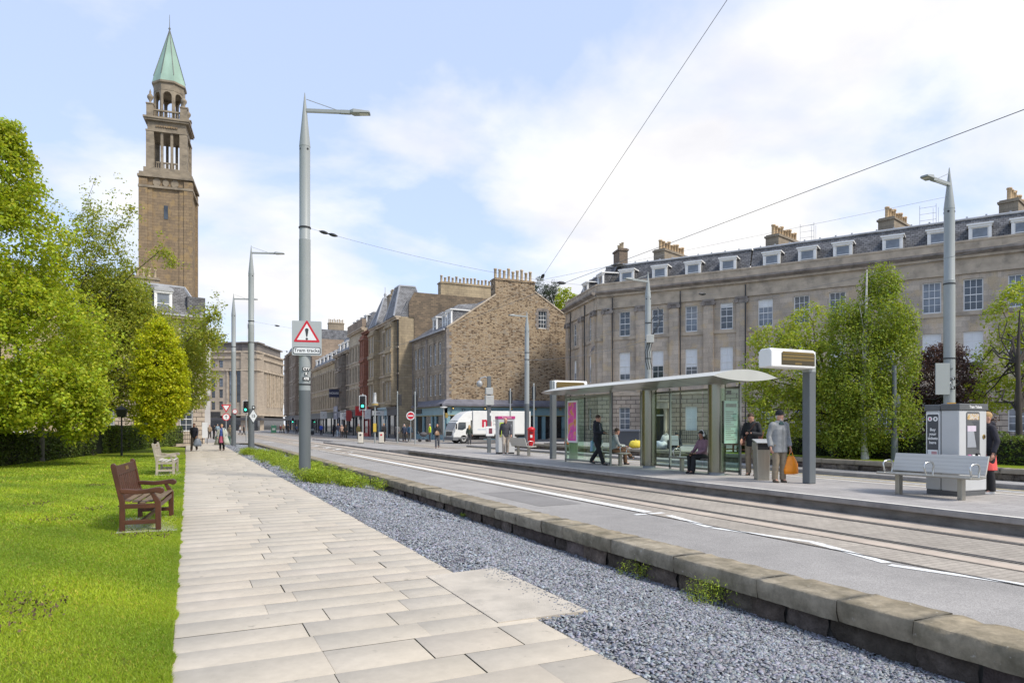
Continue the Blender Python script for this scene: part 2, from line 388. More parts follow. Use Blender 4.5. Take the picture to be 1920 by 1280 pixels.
# ---- track
sheet('tram_track_paving', rect(7.95,11.45,-20,300), -.046, M_setts)
sheet('tram_track_paving', rect(15.2,18.9,-20,300), -.046, M_setts)
for a, b in ((10.86,11.44), (8.78,9.08)): sheet('track_margin', rect(a,b,-20,140), -.042, M_pink)
M_rail = surf('rail_steel', (.17,.15,.135), .4, .15, 3, metal=.6); M_groove = surf('rail_groove', (.03,.028,.026), .8, .1, 3)
for x in (9.22, 10.66, 16.2, 17.64):
    sheet('tram_rail', rect(x-.035,x+.035,-20,300), -.038, M_rail); sheet('rail_groove', rect(x+.036,x+.095,-20,300), -.0375, M_groove)
for x, wd in ((7.97,.03), (8.74,.03)): sheet('paving_joint', rect(x-wd/2,x+wd/2,-20,60), -.0385, M_groove)
# ---- white markings
def marking(pts, wd, z=-.0443):
    m = MB()
    for a, b in zip(pts, pts[1:]):
        a = Vector(a[:2]); b = Vector(b[:2]); n = Vector((-(b-a).y, (b-a).x)).normalized()*wd/2
        m.add([(*(a+n), z), (*(a-n), z), (*(b-n), z), (*(b+n), z)], [(0,1,2,3)])
    o = m.build('lane_marking', M_white); tag(o, kind='structure')
rz = -.05
P2 = lambda *pp: [G(x, y, rz) for x, y in pp]
marking(P2((655,851),(1215,960)), .23)
marking(P2((1190,965),(1244,961)), .12)
marking(P2((1254,966),(1331,988)), .14); marking(P2((1334,989),(1525,1016)), .12)
marking(P2((1525,1016.5),(1663,1055)), .14); marking(P2((1668,1059),(1920,1096),(2000,1107)), .13)
for a in ((612,847,650,850),(586,843,610,846)): marking(P2(a[:2], a[2:]), .1)
for px, py in ((651,850),(629,844.5),(610,841.5),(588,838)): marking([G(px-6,py-1,rz), G(px+9,py-3.2,rz)], .3)
for px, py in ((500,828),(548,829),(617,829),(640,836)): marking([G(px-8,py,rz), G(px+14,py+1.2,rz)], .35)
for px, py in ((470,812),(500,815),(545,818)): marking([G(px-6,py,rz), G(px+12,py+.6,rz)], .3)
sheet('asphalt_patch', [G(*q, rz)[:2] for q in ((1013,949),(1090,944),(975,920.5),(900,924))], -.0458, M_patch)
marking([(19.0,-10),(19.0,60)], .1)
sheet('yellow_line', rect(19.5,19.62,-10,60), -.0445, surf('yellow_line_paint', (.62,.50,.22), .7, .1, 9, dirt=((.3,.27,.2), 6, .7)))
# ---- platform island
pf = MB()
pf.bb(11.52,15.1,-8,38,-.3,.2)
pl = pf.build('platform_base', M_conc); tag(pl, kind='structure')
m = MB(); m.bb(11.40,11.62,-8,38,.135,.243); m.bb(15.0,15.22,-8,38,.135,.243)
ed = m.build('platform_edging', M_kerb, bevel=.02); tag(ed, kind='structure')
sheet('platform_edge_line', rect(11.405,11.53,-8,38), .2455, M_edge); sheet('platform_edge_line', rect(15.08,15.21,-8,38), .2455, M_edge)
sheet('platform_deck', rect(11.62,15.0,-8,38), .24, M_deck)
# ramp and low signal island beyond the platform
m = MB(); m.add([(11.5,38,.24),(15.1,38,.24),(15.1,43,.07),(11.7,43,.07),(11.5,38,-.1),(15.1,38,-.1),(15.1,43,-.1),(11.7,43,-.1)], [(0,1,2,3),(0,3,7,4),(1,5,6,2),(3,2,6,7)])
tag(m.build('platform_ramp', M_deck), kind='structure')
m = MB(); m.bb(11.75,15.0,43,66,-.1,.07); tag(m.build('traffic_island', M_pave, bevel=.03), kind='structure')
m = MB(); m.bb(11.62,11.75,43,66,-.1,.075); m.bb(15.0,15.13,43,66,-.1,.075); m.bb(11.75,15.0,66,66.13,-.1,.075); tag(m.build('island_kerb', M_kerb, bevel=.02), kind='structure')
m = MB(); m.bb(13.2,15.4,69.5,82,-.1,.07); tag(m.build('traffic_island', M_pave, bevel=.03), kind='structure')
# ---- far pavements
m = MB(); m.bb(20.05,23.3,81.2,420,-.2,.07); m.bb(20.05,25.0,68.0,81.2,-.2,.07); m.bb(25.0,60,66.2,68.7,-.2,.07); m.bb(20.05,25,66.2,68,-.2,.0695)
tag(m.build('pavement', M_pave), kind='structure')
m = MB(); m.bb(19.9,20.05,66.05,420,-.2,.078); m.bb(20.05,60,66.05,66.2,-.2,.078); tag(m.build('street_kerb', M_kerb, bevel=.02), kind='structure')
m = MB(); m.bb(19.95,21.0,-20,50,-.2,.075); tag(m.build('garden_pavement', M_pave), kind='structure')
m = MB(); m.bb(19.8,19.95,-20,50,-.2,.083); tag(m.build('street_kerb', M_kerb, bevel=.02), kind='structure')
sheet('crescent_road', [(27.4,-30,0),(60,-30,0),(60,66,0),(33,66,0),(30.5,55,0)], 0, M_asph)
# ================================================================ footpath of long sandstone slabs
M_slab = tinted('path_sandstone', (.47,.42,.343), .8, 9, .25, .09, .006, dirt=((.33,.30,.24), .8, .4), spots=((.27,.245,.20), 5.3))
M_joint = surf('mossy_joint', (.13,.115,.08), .95, .3, 3, dirt=((.10,.15,.035), 2.2, .9))
sheet('path_joint_bed', rect(-.10,2.72,-6,70), -.012, M_joint)
V, F, C = [], [], []
def slab(x0, x1, y0, y1, z, c, sk=0.0):
    b = len(V); e = .004
    for zz_, i in ((z, 0), (z-e, e*1.2)):
        V.extend([(x0+i*-1,y0-i,zz_),(x1+i,y0-i,zz_),(x1+i,y1+i,zz_),(x0-i,y1+i,zz_)])
    for q in ((0,1,2,3),(4,5,1,0),(5,6,2,1),(6,7,3,2),(7,4,0,3)): F.append([b+i for i in q]); C.append(c)
y = 2.3; rnd = random.Random(3)
tones = [(1,.99,.97),(1.03,1.0,.95),(.97,.965,.96),(1.05,1.03,1.0),(1.0,.97,.93),(.94,.93,.92),(1.03,.98,.95)]
while y < 69.5:
    h = rnd.choice([.36,.38,.40,.42,.38,.50,.40]) if y > 5 else rnd.choice([.42,.5,.55])
    x = -.10; g = .007
    while x < 2.70:
        wd = rnd.uniform(.68,1.3)
        if 2.70-(x+wd) < .35: wd = 2.70-x
        c = rnd.choice(tones); k = rnd.uniform(.97,1.03); c = tuple(1+(q-1)*.38 for q in c)
        gx = rnd.choice([.006,.012,.018,.024])
        slab(x+gx/2, x+wd-gx/2, y+.007, y+h-.006-rnd.choice([0,0,.003,.007]), rnd.uniform(-.002,.002), tuple(k*q for q in c)); x += wd
    y += h
me = npmesh('path', V, F, 4, M_slab, C); tag(link('path', me), kind='structure')
# extra slabs (bottom right corner flares) and the concrete pad over the slate
M_pad = surf('exposed_aggregate', (.47,.42,.345), .9, .14, 3, .6, bscale=120, dirt=((.30,.275,.23), 2.5, .7))
pa, pb, pc, pd_ = G(800,1080), G(930,1064), G(1096,1146), G(930,1168)
m = MB(); m.add([(2.345,pd_.y,.007),(3.22,pc.y,.007),(3.22,pb.y,.007),(2.36,pa.y,.007),(2.345,pd_.y,-.2),(3.22,pc.y,-.2),(3.22,pb.y,-.2),(2.36,pa.y,-.2)],[(0,1,2,3),(4,5,1,0),(5,6,2,1),(6,7,3,2)])
tag(m.build('concrete_pad', M_pad), kind='structure')
# ================================================================ slate chipping bed, sloping down to the wall
BX0, BX1 = 2.70, 5.70
def bedz(x, y): return -.015 - .43*max(0,min(1,(x-3.15)/(BX1-3.15)))*(1-.55*max(0,min(1,(y-14)/34))) + .015*math.sin(x*5+y*1.7)*math.sin(y*2.3)
M_bed = NT('slate_bed'); v = M_bed.coord(); vo = M_bed.n('TexVoronoi'); vo.inputs['Scale'].default_value = 26; M_bed.l(v, vo.inputs['Vector'])
sepc = M_bed.n('SeparateColor'); M_bed.l(vo.outputs['Color'], sepc.inputs[0]); M_bed.base(M_bed.ramp(sepc.outputs[0], [(0,(.06,.065,.075)),(.5,(.16,.17,.195)),(1,(.33,.35,.39))])); M_bed.bump(sepc.outputs[1], .8, .02); M_bed.set(.6)
nx, ny = 13, 140; V, F = [], []
for j in range(ny+1):
    for i in range(nx+1):
        X = BX0+(BX1-BX0)*i/nx; Y = 1.5+68.0*(j/ny)**1.5; V.append((X, Y, bedz(X, Y)-.012))
for j in range(ny):
    for i in range(nx): a = j*(nx+1)+i; F.append((a, a+1, a+nx+2, a+nx+1))
tag(link('slate_bed', npmesh('slate_bed', V, F, 4, M_bed.m, smooth=True)), kind='structure')
def chips():
    M_chip = tinted('slate_chips', (.255,.265,.288), .5, 30, .2, .15, .003, spec=.5)
    rs = np.random.RandomState(5); VV, FF, CC = [], [], []; base = 0
    for (y0, y1, n, s0, s1) in ((2.4,6.5,31000,.010,.026),(6.5,13,32000,.012,.029),(13,28,15000,.024,.046),(28,66,7000,.05,.085)):
        X = rs.uniform(BX0-.01, BX1, n); Y = rs.uniform(y0, y1, n)
        keep = ~((X < 3.27) & (Y > pd_.y-.04) & (Y < pb.y+.03)) | (rs.rand(n) < .0); X, Y = X[keep], Y[keep]; n = len(X)
        Z = np.array([bedz(a, b) for a, b in zip(X, Y)])+rs.uniform(-.012,.016,n)
        a = rs.uniform(0, 2*np.pi, n); tx = rs.normal(0,.30,n); ty = rs.normal(0,.30,n)
        lx = rs.uniform(s0, s1, n); ly = lx*rs.uniform(.45,.95,n); th = rs.uniform(.0025,.006,n)*(s1/.033)
        ux = np.stack([np.cos(a), np.sin(a), tx], 1); uy = np.stack([-np.sin(a), np.cos(a), ty], 1)
        uz = np.cross(ux, uy); uz /= np.linalg.norm(uz, axis=1)[:, None]
        P = np.stack([X, Y, Z], 1); quads = []
        sk = rs.uniform(.25,1.1,(n,4))
        for q, (sx, sy) in enumerate(((-1,-1),(1,-1),(1,1),(-1,1))):
            quads.append(P+ux*(sx*lx*sk[:,q])[:,None]+uy*(sy*ly*sk[:,(q+1)%4])[:,None]+uz*th[:,None])
        low = [q-uz*(2*th)[:,None] for q in quads]
        vs = np.stack(quads+low, 1).reshape(-1, 3)
        f = np.array([[0,1,2,3],[0,4,5,1],[1,5,6,2],[2,6,7,3],[3,7,4,0]])
        fa = (np.arange(n)*8)[:,None,None]+f[None]+base
        t = rs.choice([.5,.7,.88,1.05,1.22,1.5], n, p=[.12,.2,.25,.22,.14,.07])[:,None]*np.array([[1,1,1]])*rs.uniform(.92,1.08,(n,3))
        VV.append(vs); FF.append(fa.reshape(-1,4)); CC.append(np.repeat(t,5,0)); base += n*8
    n = 420; k = rs.rand(n) < .55; X = np.where(k, 3.22-np.abs(rs.normal(0,.12,n)), 2.72-np.abs(rs.normal(0,.05,n))); Y = np.where(k, rs.uniform(pd_.y, pb.y, n), rs.uniform(3.2, 24, n)); k2 = k | ~((Y > pd_.y-.05) & (Y < pb.y+.05)); X, Y = X[k2], Y[k2]; n = len(X)
    a = rs.uniform(0,6.28,n); s = rs.uniform(.006,.018,n); ca, sa = np.cos(a)*s, np.sin(a)*s; Z = np.full(n, .010); o4 = rs.uniform(.4,1,(n,4)); q4 = np.stack([np.stack([X+ca*o4[:,0], Y+sa*o4[:,0], Z+.004], 1), np.stack([X-sa*o4[:,1]*.6, Y+ca*o4[:,1]*.6, Z+.003], 1), np.stack([X-ca*o4[:,2], Y-sa*o4[:,2], Z+.001], 1), np.stack([X+sa*o4[:,3]*.6, Y-ca*o4[:,3]*.6, Z+.002], 1)], 1); lo4 = q4-np.array([0,0,.004])
    VV.append(np.concatenate([q4, lo4], 1).reshape(-1,3)); fa = (np.arange(n)*8)[:,None,None]+np.array([[0,1,2,3],[0,4,5,1],[1,5,6,2],[2,6,7,3],[3,7,4,0]])[None]+base; FF.append(fa.reshape(-1,4)); CC.append(np.repeat(rs.uniform(.5,1.3,(n,1))*np.ones((1,3)),5,0)); base += n*8
    me = npmesh('slate_chippings', np.concatenate(VV), np.concatenate(FF), 4, M_chip, np.concatenate(CC))
    tag(link('slate_chippings', me), 'blue grey slate chippings spread between path and low wall', 'gravel', kind='stuff')
chips()
# ================================================================ low retaining wall with weathered coping
M_cope = tinted('weathered_coping', (.345,.295,.215), .92, 7, .7, .28, .02, spec=.15, dirt=((.12,.105,.07), 2.1, .9), spots=((.46,.43,.37), 11))
t_ = M_cope.node_tree
def coping_wall(name, x0, x1, y0, y1, ztop, thick, facex, facez, label, mat, fmat, back=1, group=None):
    root = empty(name, (x0, y0, 0), 0, label, 'wall', group)
    rs = random.Random(len(name)+int(y0)); V, F, C = [], [], []
    y = y0
    while y < y1:
        L_ = rs.choice([.55,.75,1.0,1.25,1.4]); L_ = min(L_, y1-y)
        k = rs.uniform(.84,1.08); g = rs.uniform(-.06,.05); c = (k, k*(1+g*.3), k*(1+g))
        dz = rs.uniform(-.003,.003); dxx = rs.uniform(-.007,.007)
        nn = max(4, int(L_/.09)); prof = [(x0,ztop-thick),(x0-.004,ztop-thick*.5),(x0+.001,ztop-.014),(x0+.013,ztop-.002),(x0+.12,ztop),(x0+(x1-x0)*.6,ztop+.003),(x1,ztop-.004),(x1,ztop-.1)]
        b = len(V); ph = rs.uniform(0,9)
        for i in range(nn+1):
            yy = y+.003+(L_-.006)*i/nn
            endr = .003 if i in (0, nn) else 0
            chip = rs.uniform(0,.03) if rs.random() < .22 else 0
            for j, (px_, pz_) in enumerate(prof):
                jit = .006*math.sin(yy*17+j*2+ph)+rs.uniform(-.004,.004)
                ox = dxx+jit+endr+(chip if j in (2,3) else 0)+(rs.uniform(0,.02) if j == 0 else 0); oz = dz+(jit*.6 if j > 2 else 0)-(endr+chip*.6 if j > 2 else 0)
                V.append((px_+ox-x0, yy-y0, pz_+oz))
        n = len(prof)
        for i in range(nn):
            for j in range(n-1): F.append((b+i*n+j, b+i*n+j+1, b+(i+1)*n+j+1, b+(i+1)*n+j)); C.append(c)
        for i in (0, nn):
            q = b+i*n
            for f in ((0,1,2,3),(0,3,4,7),(4,5,6,7)): F.append(tuple(q+k_ for k_ in f)); C.append(c)
        y += L_
    link('coping', npmesh('coping', V, F, 4, mat, C, smooth=False), root)
    # rough face under the coping
    V, F, C = [], [], []; y = y0
    while y < y1:
        L_ = rs.uniform(.35,.9); k = rs.uniform(.6,1.25); c = (k, k*rs.uniform(.92,1.02), k*rs.uniform(.88,1.05)); b = len(V); nn = 9; nz = 6; off = rs.uniform(-.02,.03)
        for i in range(nn+1):
            for j in range(nz+1):
                u = i/nn; v_ = j/nz; bul = .05*math.sin(math.pi*u)*math.sin(math.pi*v_)
                V.append((facex-x0+off-bul+rs.uniform(-.02,.02), y-y0+L_*u*.97, facez+(ztop-thick+.01-facez)*v_))
        for i in range(nn):
            for j in range(nz): a = b+i*(nz+1)+j; F.append((a, a+1, a+nz+2, a+nz+1)); C.append(c)
        y += L_
    link('wall_face', npmesh('wall_face', V, F, 4, fmat, C, smooth=True), root)
    m = MB(); m.bb(facex+.06-x0, x1-x0-.01, 0, y1-y0, facez-.1, ztop-.05); m.build('wall_core', M_conc, root)
    return root
M_face = tinted('dark_rubble_face', (.20,.165,.135), .95, 9, 1.0, .4, .05, spec=.1, dirt=((.06,.05,.042), 2.2, .8))
coping_wall('retaining_wall', 5.53, 6.06, -1.5, 68.6, .005, .205, 5.64, -.55, 'low stone wall with worn coping along the slate bed', M_cope, M_face)
m = MB(); m.bb(3.4,5.5,68.0,68.5,-.3,-.02); r_ = m.build('boundary_wall', M_cope); tag(r_, 'short low stone wall closing the far end of slate bed', 'wall')
M_gcope = tinted('garden_coping', (.30,.26,.20), .9, 6, .5, .2, .02)
coping_wall('garden_wall', 21.0, 21.4, -16, 46, .43, .15, 21.08, .0, 'low stone retaining wall edging the garden across the street', M_gcope, M_face)
# ================================================================ lawns
M_lawn = NT('lawn'); v = M_lawn.coord(); a = M_lawn.noise(v, .55, 5, .6); b = M_lawn.noise(v, 35, 5, .75); c_ = M_lawn.noise(v, 1.7, 6, .7)
col = M_lawn.ramp(a.outputs[0], [(.3,(.135,.185,.015)),(.5,(.18,.235,.016)),(.72,(.235,.275,.02))])
col = M_lawn.mix(M_lawn.ramp(c_.outputs[0], [(.56,0.0),(.70,.8)]), col, (.15,.13,.05))
M_lawn.base(M_lawn.mix(1.0, col, M_lawn.ramp(b.outputs[0], [(.3,.55),(.7,1.35)]), 'MULTIPLY')); M_lawn.bump(b.outputs[0], .9, .03); M_lawn.set(.8, spec=.1)
sheet('lawn', [(-80,-20),(-.13,-20),(-.13,56),(-1.5,60),(-30,60),(-80,60)], .0, M_lawn.m)
sheet('garden_lawn', rect(21.35,27.2,-18,24.5), .40, M_lawn.m); sheet('garden_paving', rect(21.35,27.2,24.5,46), .395, M_pave)
m = MB(); m.bb(27.2,27.4,-18,46,-.1,.42); tag(m.build('garden_kerb', M_kerb), kind='structure')
def grass():
    M_g = leafmat('grass_blade', (.275,.375,.028), trans=.35); rs = np.random.RandomState(9); VV, CC = [], []
    for (y0, y1, n, h, wd) in ((3.2,7.5,130000,.024,.0034),(7.5,13,115000,.026,.0055),(13,24,80000,.034,.011),(24,42,36000,.04,.02)):
        Y = rs.uniform(y0, y1, n*2); X = -.10-rs.uniform(0, 1, n*2)**1.7*(.225*Y+3.2)
        k = np.arange(n*2) < n; X, Y = X[k], Y[k]; n_ = len(X)
        # ragged edge over the path
        ed = rs.rand(n_) < .06; X = np.where(ed, -.13+rs.uniform(-.02,.03,n_)+.035*np.sin(Y*3.1)*np.sin(Y*7.7+1), X)
        patch = np.sin(X*2.1+Y*.9)*np.sin(Y*1.3-X*.7)+.5*np.sin(X*5+Y*3.1)
        a = rs.uniform(0,2*np.pi,n_); hh = h*rs.uniform(.5,1.25,n_)*(1+.18*patch); ln = rs.normal(0,.6,n_)*hh; ln2 = rs.normal(0,.6,n_)*hh
        d = np.stack([np.cos(a)*wd, np.sin(a)*wd, np.zeros(n_)], 1); P = np.stack([X, Y, np.zeros(n_)], 1)
        VV.append(np.stack([P-d, P+d, P+np.stack([ln, ln2, hh], 1)], 1).reshape(-1,3))
        big = np.sin(X*.9+1.3*np.sin(Y*.6))*np.sin(Y*.75+X*.4); t = rs.uniform(.7,1.25,n_)[:,None]*(1+.2*big[:,None]*np.array([[1.1,.8,.5]]))*np.where(rs.rand(n_,1) < .09, [[1.5,.95,2.2]], [[1,1,1]])*(1+.16*patch[:,None]*np.array([[1.3,.9,.6]])); CC.append(t)
    vs = np.concatenate(VV); f = np.arange(len(vs)).reshape(-1,3)
    tag(link('grass', npmesh('grass', vs, f, 3, M_g, np.concatenate(CC))), 'short mown bright green grass beside the stone path', 'grass', kind='stuff')
grass()
def litter():
    rs = np.random.RandomState(4); n = 900; V, F, C = [], [], []
    cen = [G(230,885),G(60,1140),G(95,975),G(75,945),G(35,1165),G(250,1003),G(180,910),G(310,1003),G(20,1130),G(170,955)]
    for i in range(n):
        c = cen[i % len(cen)]; x = c.x+rs.normal(0,.16); y = c.y+rs.normal(0,.2)
        if x > -.2: continue
        a = rs.uniform(0,6.3); s = rs.uniform(.005,.017); b = len(V); u = np.array([math.cos(a)*s, math.sin(a)*s, rs.normal(0,.006)]); v_ = np.array([-math.sin(a)*s*.6, math.cos(a)*s*.6, rs.normal(0,.01)]); p = np.array([x,y,.032])
        V += [p-u, p-v_, p+u, p+v_]; F.append((b,b+1,b+2,b+3)); C.append(rs.uniform(.6,1.3)*np.array([1,1,1]))
    tag(link('leaf_litter', npmesh('leaf_litter', V, F, 4, tinted('dead_leaves', (.115,.08,.045), .95), C)), 'brown dead leaves and soil scattered over the lawn', 'leaf litter', kind='stuff')
litter()
# ================================================================ building kit
# local frame of a facade: x to the right seen from outside, y into the building, z up
def hit(px, P0, ang):
    """ray of a survey pixel with the facade line: local x, depth"""
    t = (px-CXP)/FPX; dx_, dy_ = SN+CS*t, CS-SN*t; ux, uy = math.cos(ang), math.sin(ang)
    det = dx_*-uy+ux*dy_
    d = (P0[0]*-uy+ux*P0[1])/det; x = (dx_*P0[1]-dy_*P0[0])/det
    return -x if False else ((d*dx_-P0[0])*ux+(d*dy_-P0[1])*uy), d
def facade(m, W, z0, z1, ops, depth=.22, y=0.0, x0=0.0, mi=0):
    xs = sorted({x0, x0+W, *[o[0]-o[2]/2 for o in ops], *[o[0]+o[2]/2 for o in ops]}); zs = sorted({z0, z1, *[o[1] for o in ops], *[o[1]+o[3] for o in ops]})
    xs = [x for x in xs if x0-1e-6 <= x <= x0+W+1e-6]; zs = [z for z in zs if z0-1e-6 <= z <= z1+1e-6]
    for xa, xb in zip(xs, xs[1:]):
        for za, zb in zip(zs, zs[1:]):
            cx_, cz = (xa+xb)/2, (za+zb)/2
            if any(abs(cx_-o[0]) < o[2]/2 and o[1] < cz < o[1]+o[3] for o in ops): continue
            m.quad((xa,y,za),(xb,y,za),(xb,y,zb),(xa,y,zb), mi)
    for o in ops:
        a, b, c, d = o[0]-o[2]/2, o[0]+o[2]/2, o[1], o[1]+o[3]; e = y+depth
        m.quad((a,y,c),(a,e,c),(a,e,d),(a,y,d), mi); m.quad((b,y,c),(b,y,d),(b,e,d),(b,e,c), mi)
        m.quad((a,y,d),(a,e,d),(b,e,d),(b,y,d), mi); m.quad((a,y,c),(b,y,c),(b,e,c),(a,e,c), mi)
        m.quad((a,e,c),(b,e,c),(b,e,d),(a,e,d), mi)
WC = {}
def win_meshes(w, h, cols, rows, blind):
    k = (round(w,2), round(h,2), cols, rows, blind)
    if k in WC: return WC[k]
    f = MB(); t = .07
    f.bb(-w/2,-w/2+t,0,.07,0,h); f.bb(w/2-t,w/2,0,.07,0,h); f.bb(-w/2+t,w/2-t,0,.07,0,t*1.3); f.bb(-w/2+t,w/2-t,0,.07,h-t,h)
    if rows > 1:
        f.bb(-w/2+t,w/2-t,-.01,.06,h/2-.03,h/2+.03)
        for i in range(1, rows):
            z = t*1.3+(h-t*2.3)*i/rows
            if abs(z-h/2) > .06: f.bb(-w/2+t,w/2-t,.015,.055,z-.016,z+.016)
    for i in range(1, cols):
        x = -w/2+t+(w-2*t)*i/cols; f.bb(x-.016,x+.016,.012,.052,t*1.3,h-t)
    bz = h*(1-blind)
    p = MB(); p.quad((-w/2+t,.045,t),(w/2-t,.045,t),(w/2-t,.045,max(bz,t+.02)),(-w/2+t,.045,max(bz,t+.02)))
    b = None
    if blind: b = MB(); b.quad((-w/2+t,.046,bz),(w/2-t,.046,bz),(w/2-t,.046,h-t),(-w/2+t,.046,h-t)); b = b.mesh('blind', M_blind)
    WC[k] = (f.mesh('window', M_wpaint), p.mesh('pane', M_dkgl), b); return WC[k]
wr_ = random.Random(12)
def lightpane(pm, k):
    k = ('lp',)+k
    if k not in WC: WC[k] = pm.copy(); WC[k].materials[0] = M_skygl
    return WC[k]
def window(root, x, z, w, h, cols=2, rows=4, blind=0, y=.12, frame=None, pane=None):
    fm, pm, bm = win_meshes(w, h, cols, rows, blind)
    o = link('window', fm, root, (x, y, z)); p = link('pane', pm if wr_.random() < .62 else lightpane(pm, (w,h,blind)), o)
    if frame:
        o.data = fm.copy(); o.data.materials[0] = frame
    if bm: link('blind', bm, o)
    return o
def side_box(m, W, D, z0, z1, mi=0):
    """the three other walls and the lid of a block"""
    m.quad((W,0,z0),(W,D,z0),(W,D,z1),(W,0,z1), mi); m.quad((0,D,z0),(0,0,z0),(0,0,z1),(0,D,z1), mi); m.quad((W,D,z0),(0,D,z0),(0,D,z1),(W,D,z1), mi)
    m.quad((0,0,z1),(W,0,z1),(W,D,z1),(0,D,z1), mi)
M_pot = surf('clay_chimney_pot', (.50,.36,.21), .85, .2, 3, .1, dirt=((.2,.14,.09), 2, .7)); M_pot2 = surf('buff_chimney_pot', (.45,.36,.24), .85, .25, 3, .1)
M_ston = ashlar('terrace_ashlar', (.60,.505,.40), (.46,.392,.315), (.27,.235,.195), 1.05, .42, .008, stain=(.15,.132,.115), amt=.75, sscale=.3, warm=(.52,.40,.25))
M_rust = ashlar('rusticated_ashlar', (.52,.435,.34), (.42,.35,.28), (.08,.07,.06), .95, .4, .03, stain=(.18,.155,.13), amt=.5, bump=.7)
M_trim = surf('dressed_sandstone', (.45,.375,.285), .85, .2, 1.2, .3, dirt=((.17,.15,.125), .9, .75))
M_sooty = surf('sooty_stone_trim', (.24,.21,.185), .9, .3, 1.5, .3, dirt=((.08,.072,.065), 1.4, .7))
M_slate = slate('roof_slate', (.16,.16,.165), (.085,.085,.09)); M_slate2 = slate('grey_blue_slate', (.21,.215,.23), (.14,.145,.158))
M_lead = surf('lead_flashing', (.36,.37,.39), .5, .15, 1.5, .1); M_stack = ashlar('chimney_render', (.33,.275,.205), (.28,.235,.18), (.2,.17,.13), .6, .28, .01, amt=.4)
M_drk = surf('interior_dark', (.018,.017,.017), .9, .1, 2)
def chimney(root, c, dims, n, axis='y', ph=.75, pm=None, sm=None, pr=.13, rz=0.0):
    x, y, z = 0, 0, 0; dx_, dy_, h = dims; m = MB()
    m.bb(x-dx_/2,x+dx_/2,y-dy_/2,y+dy_/2,z,z+h); m.bb(x-dx_/2-.09,x+dx_/2+.09,y-dy_/2-.09,y+dy_/2+.09,z+h,z+h+.16); m.bb(x-dx_/2+.02,x+dx_/2-.02,y-dy_/2+.02,y+dy_/2-.02,z+h+.16,z+h+.26)
    o = m.build('chimney', sm or M_stack, root, loc=c, rz=rz); rs = random.Random(n)
    for i in range(n):
        u = (i+.5)/n-.5; p = MB(); hh = ph*rs.uniform(.85,1.15) if pm is not M_pot else ph
        p.lathe([(pr,0),(pr*.85,.1),(pr*.8,hh*.85),(pr,hh*.88),(pr,hh),(pr*.7,hh),(pr*.6,hh*.6)], 10, (x+(u*dx_ if axis == 'x' else 0), y+(u*dy_ if axis == 'y' else 0), z+h+.2))
        p.build('chimney_pot', pm or M_pot, o)
    return o
def dormer(root, x, z, y, w=1.15, h=1.5, white=True, depth=1.6, slm=None):
    m = MB(); t = .17
    m.bb(x-w/2-t,x-w/2,y,y+.16,z,z+h); m.bb(x+w/2,x+w/2+t,y,y+.16,z,z+h); m.bb(x-w/2-t-.04,x+w/2+t+.04,y-.05,y+.2,z+h,z+h+.16)
    m.bb(x-w/2-t-.12,x+w/2+t+.12,y-.13,y+depth,z+h+.16,z+h+.27)
    o = m.build('dormer', M_wpaint, root)
    k = MB(); k.bb(x-w/2-t+.02,x-w/2-.02,y+.16,y+depth,z,z+h+.15); k.bb(x+w/2+.02,x+w/2+t-.02,y+.16,y+depth,z,z+h+.15); k.build('dormer_cheek', slm or M_slate, o)
    fm, pm, _ = win_meshes(w, h, 1, 2, 0); f = link('dormer_window', fm, o, (x, y+.06, z)); q = link('dormer_pane', M_dorm(w, h), o, (x, y+.045, z))
    return o
def M_dorm(w, h):
    k = ('dp', w, h)
    if k not in WC: p = MB(); p.quad((-w/2+.06,.05,.06),(w/2-.06,.05,.06),(w/2-.06,.05,h-.06),(-w/2+.06,.05,h-.06)); WC[k] = p.mesh('dormer_pane', M_skygl)
    return WC[k]
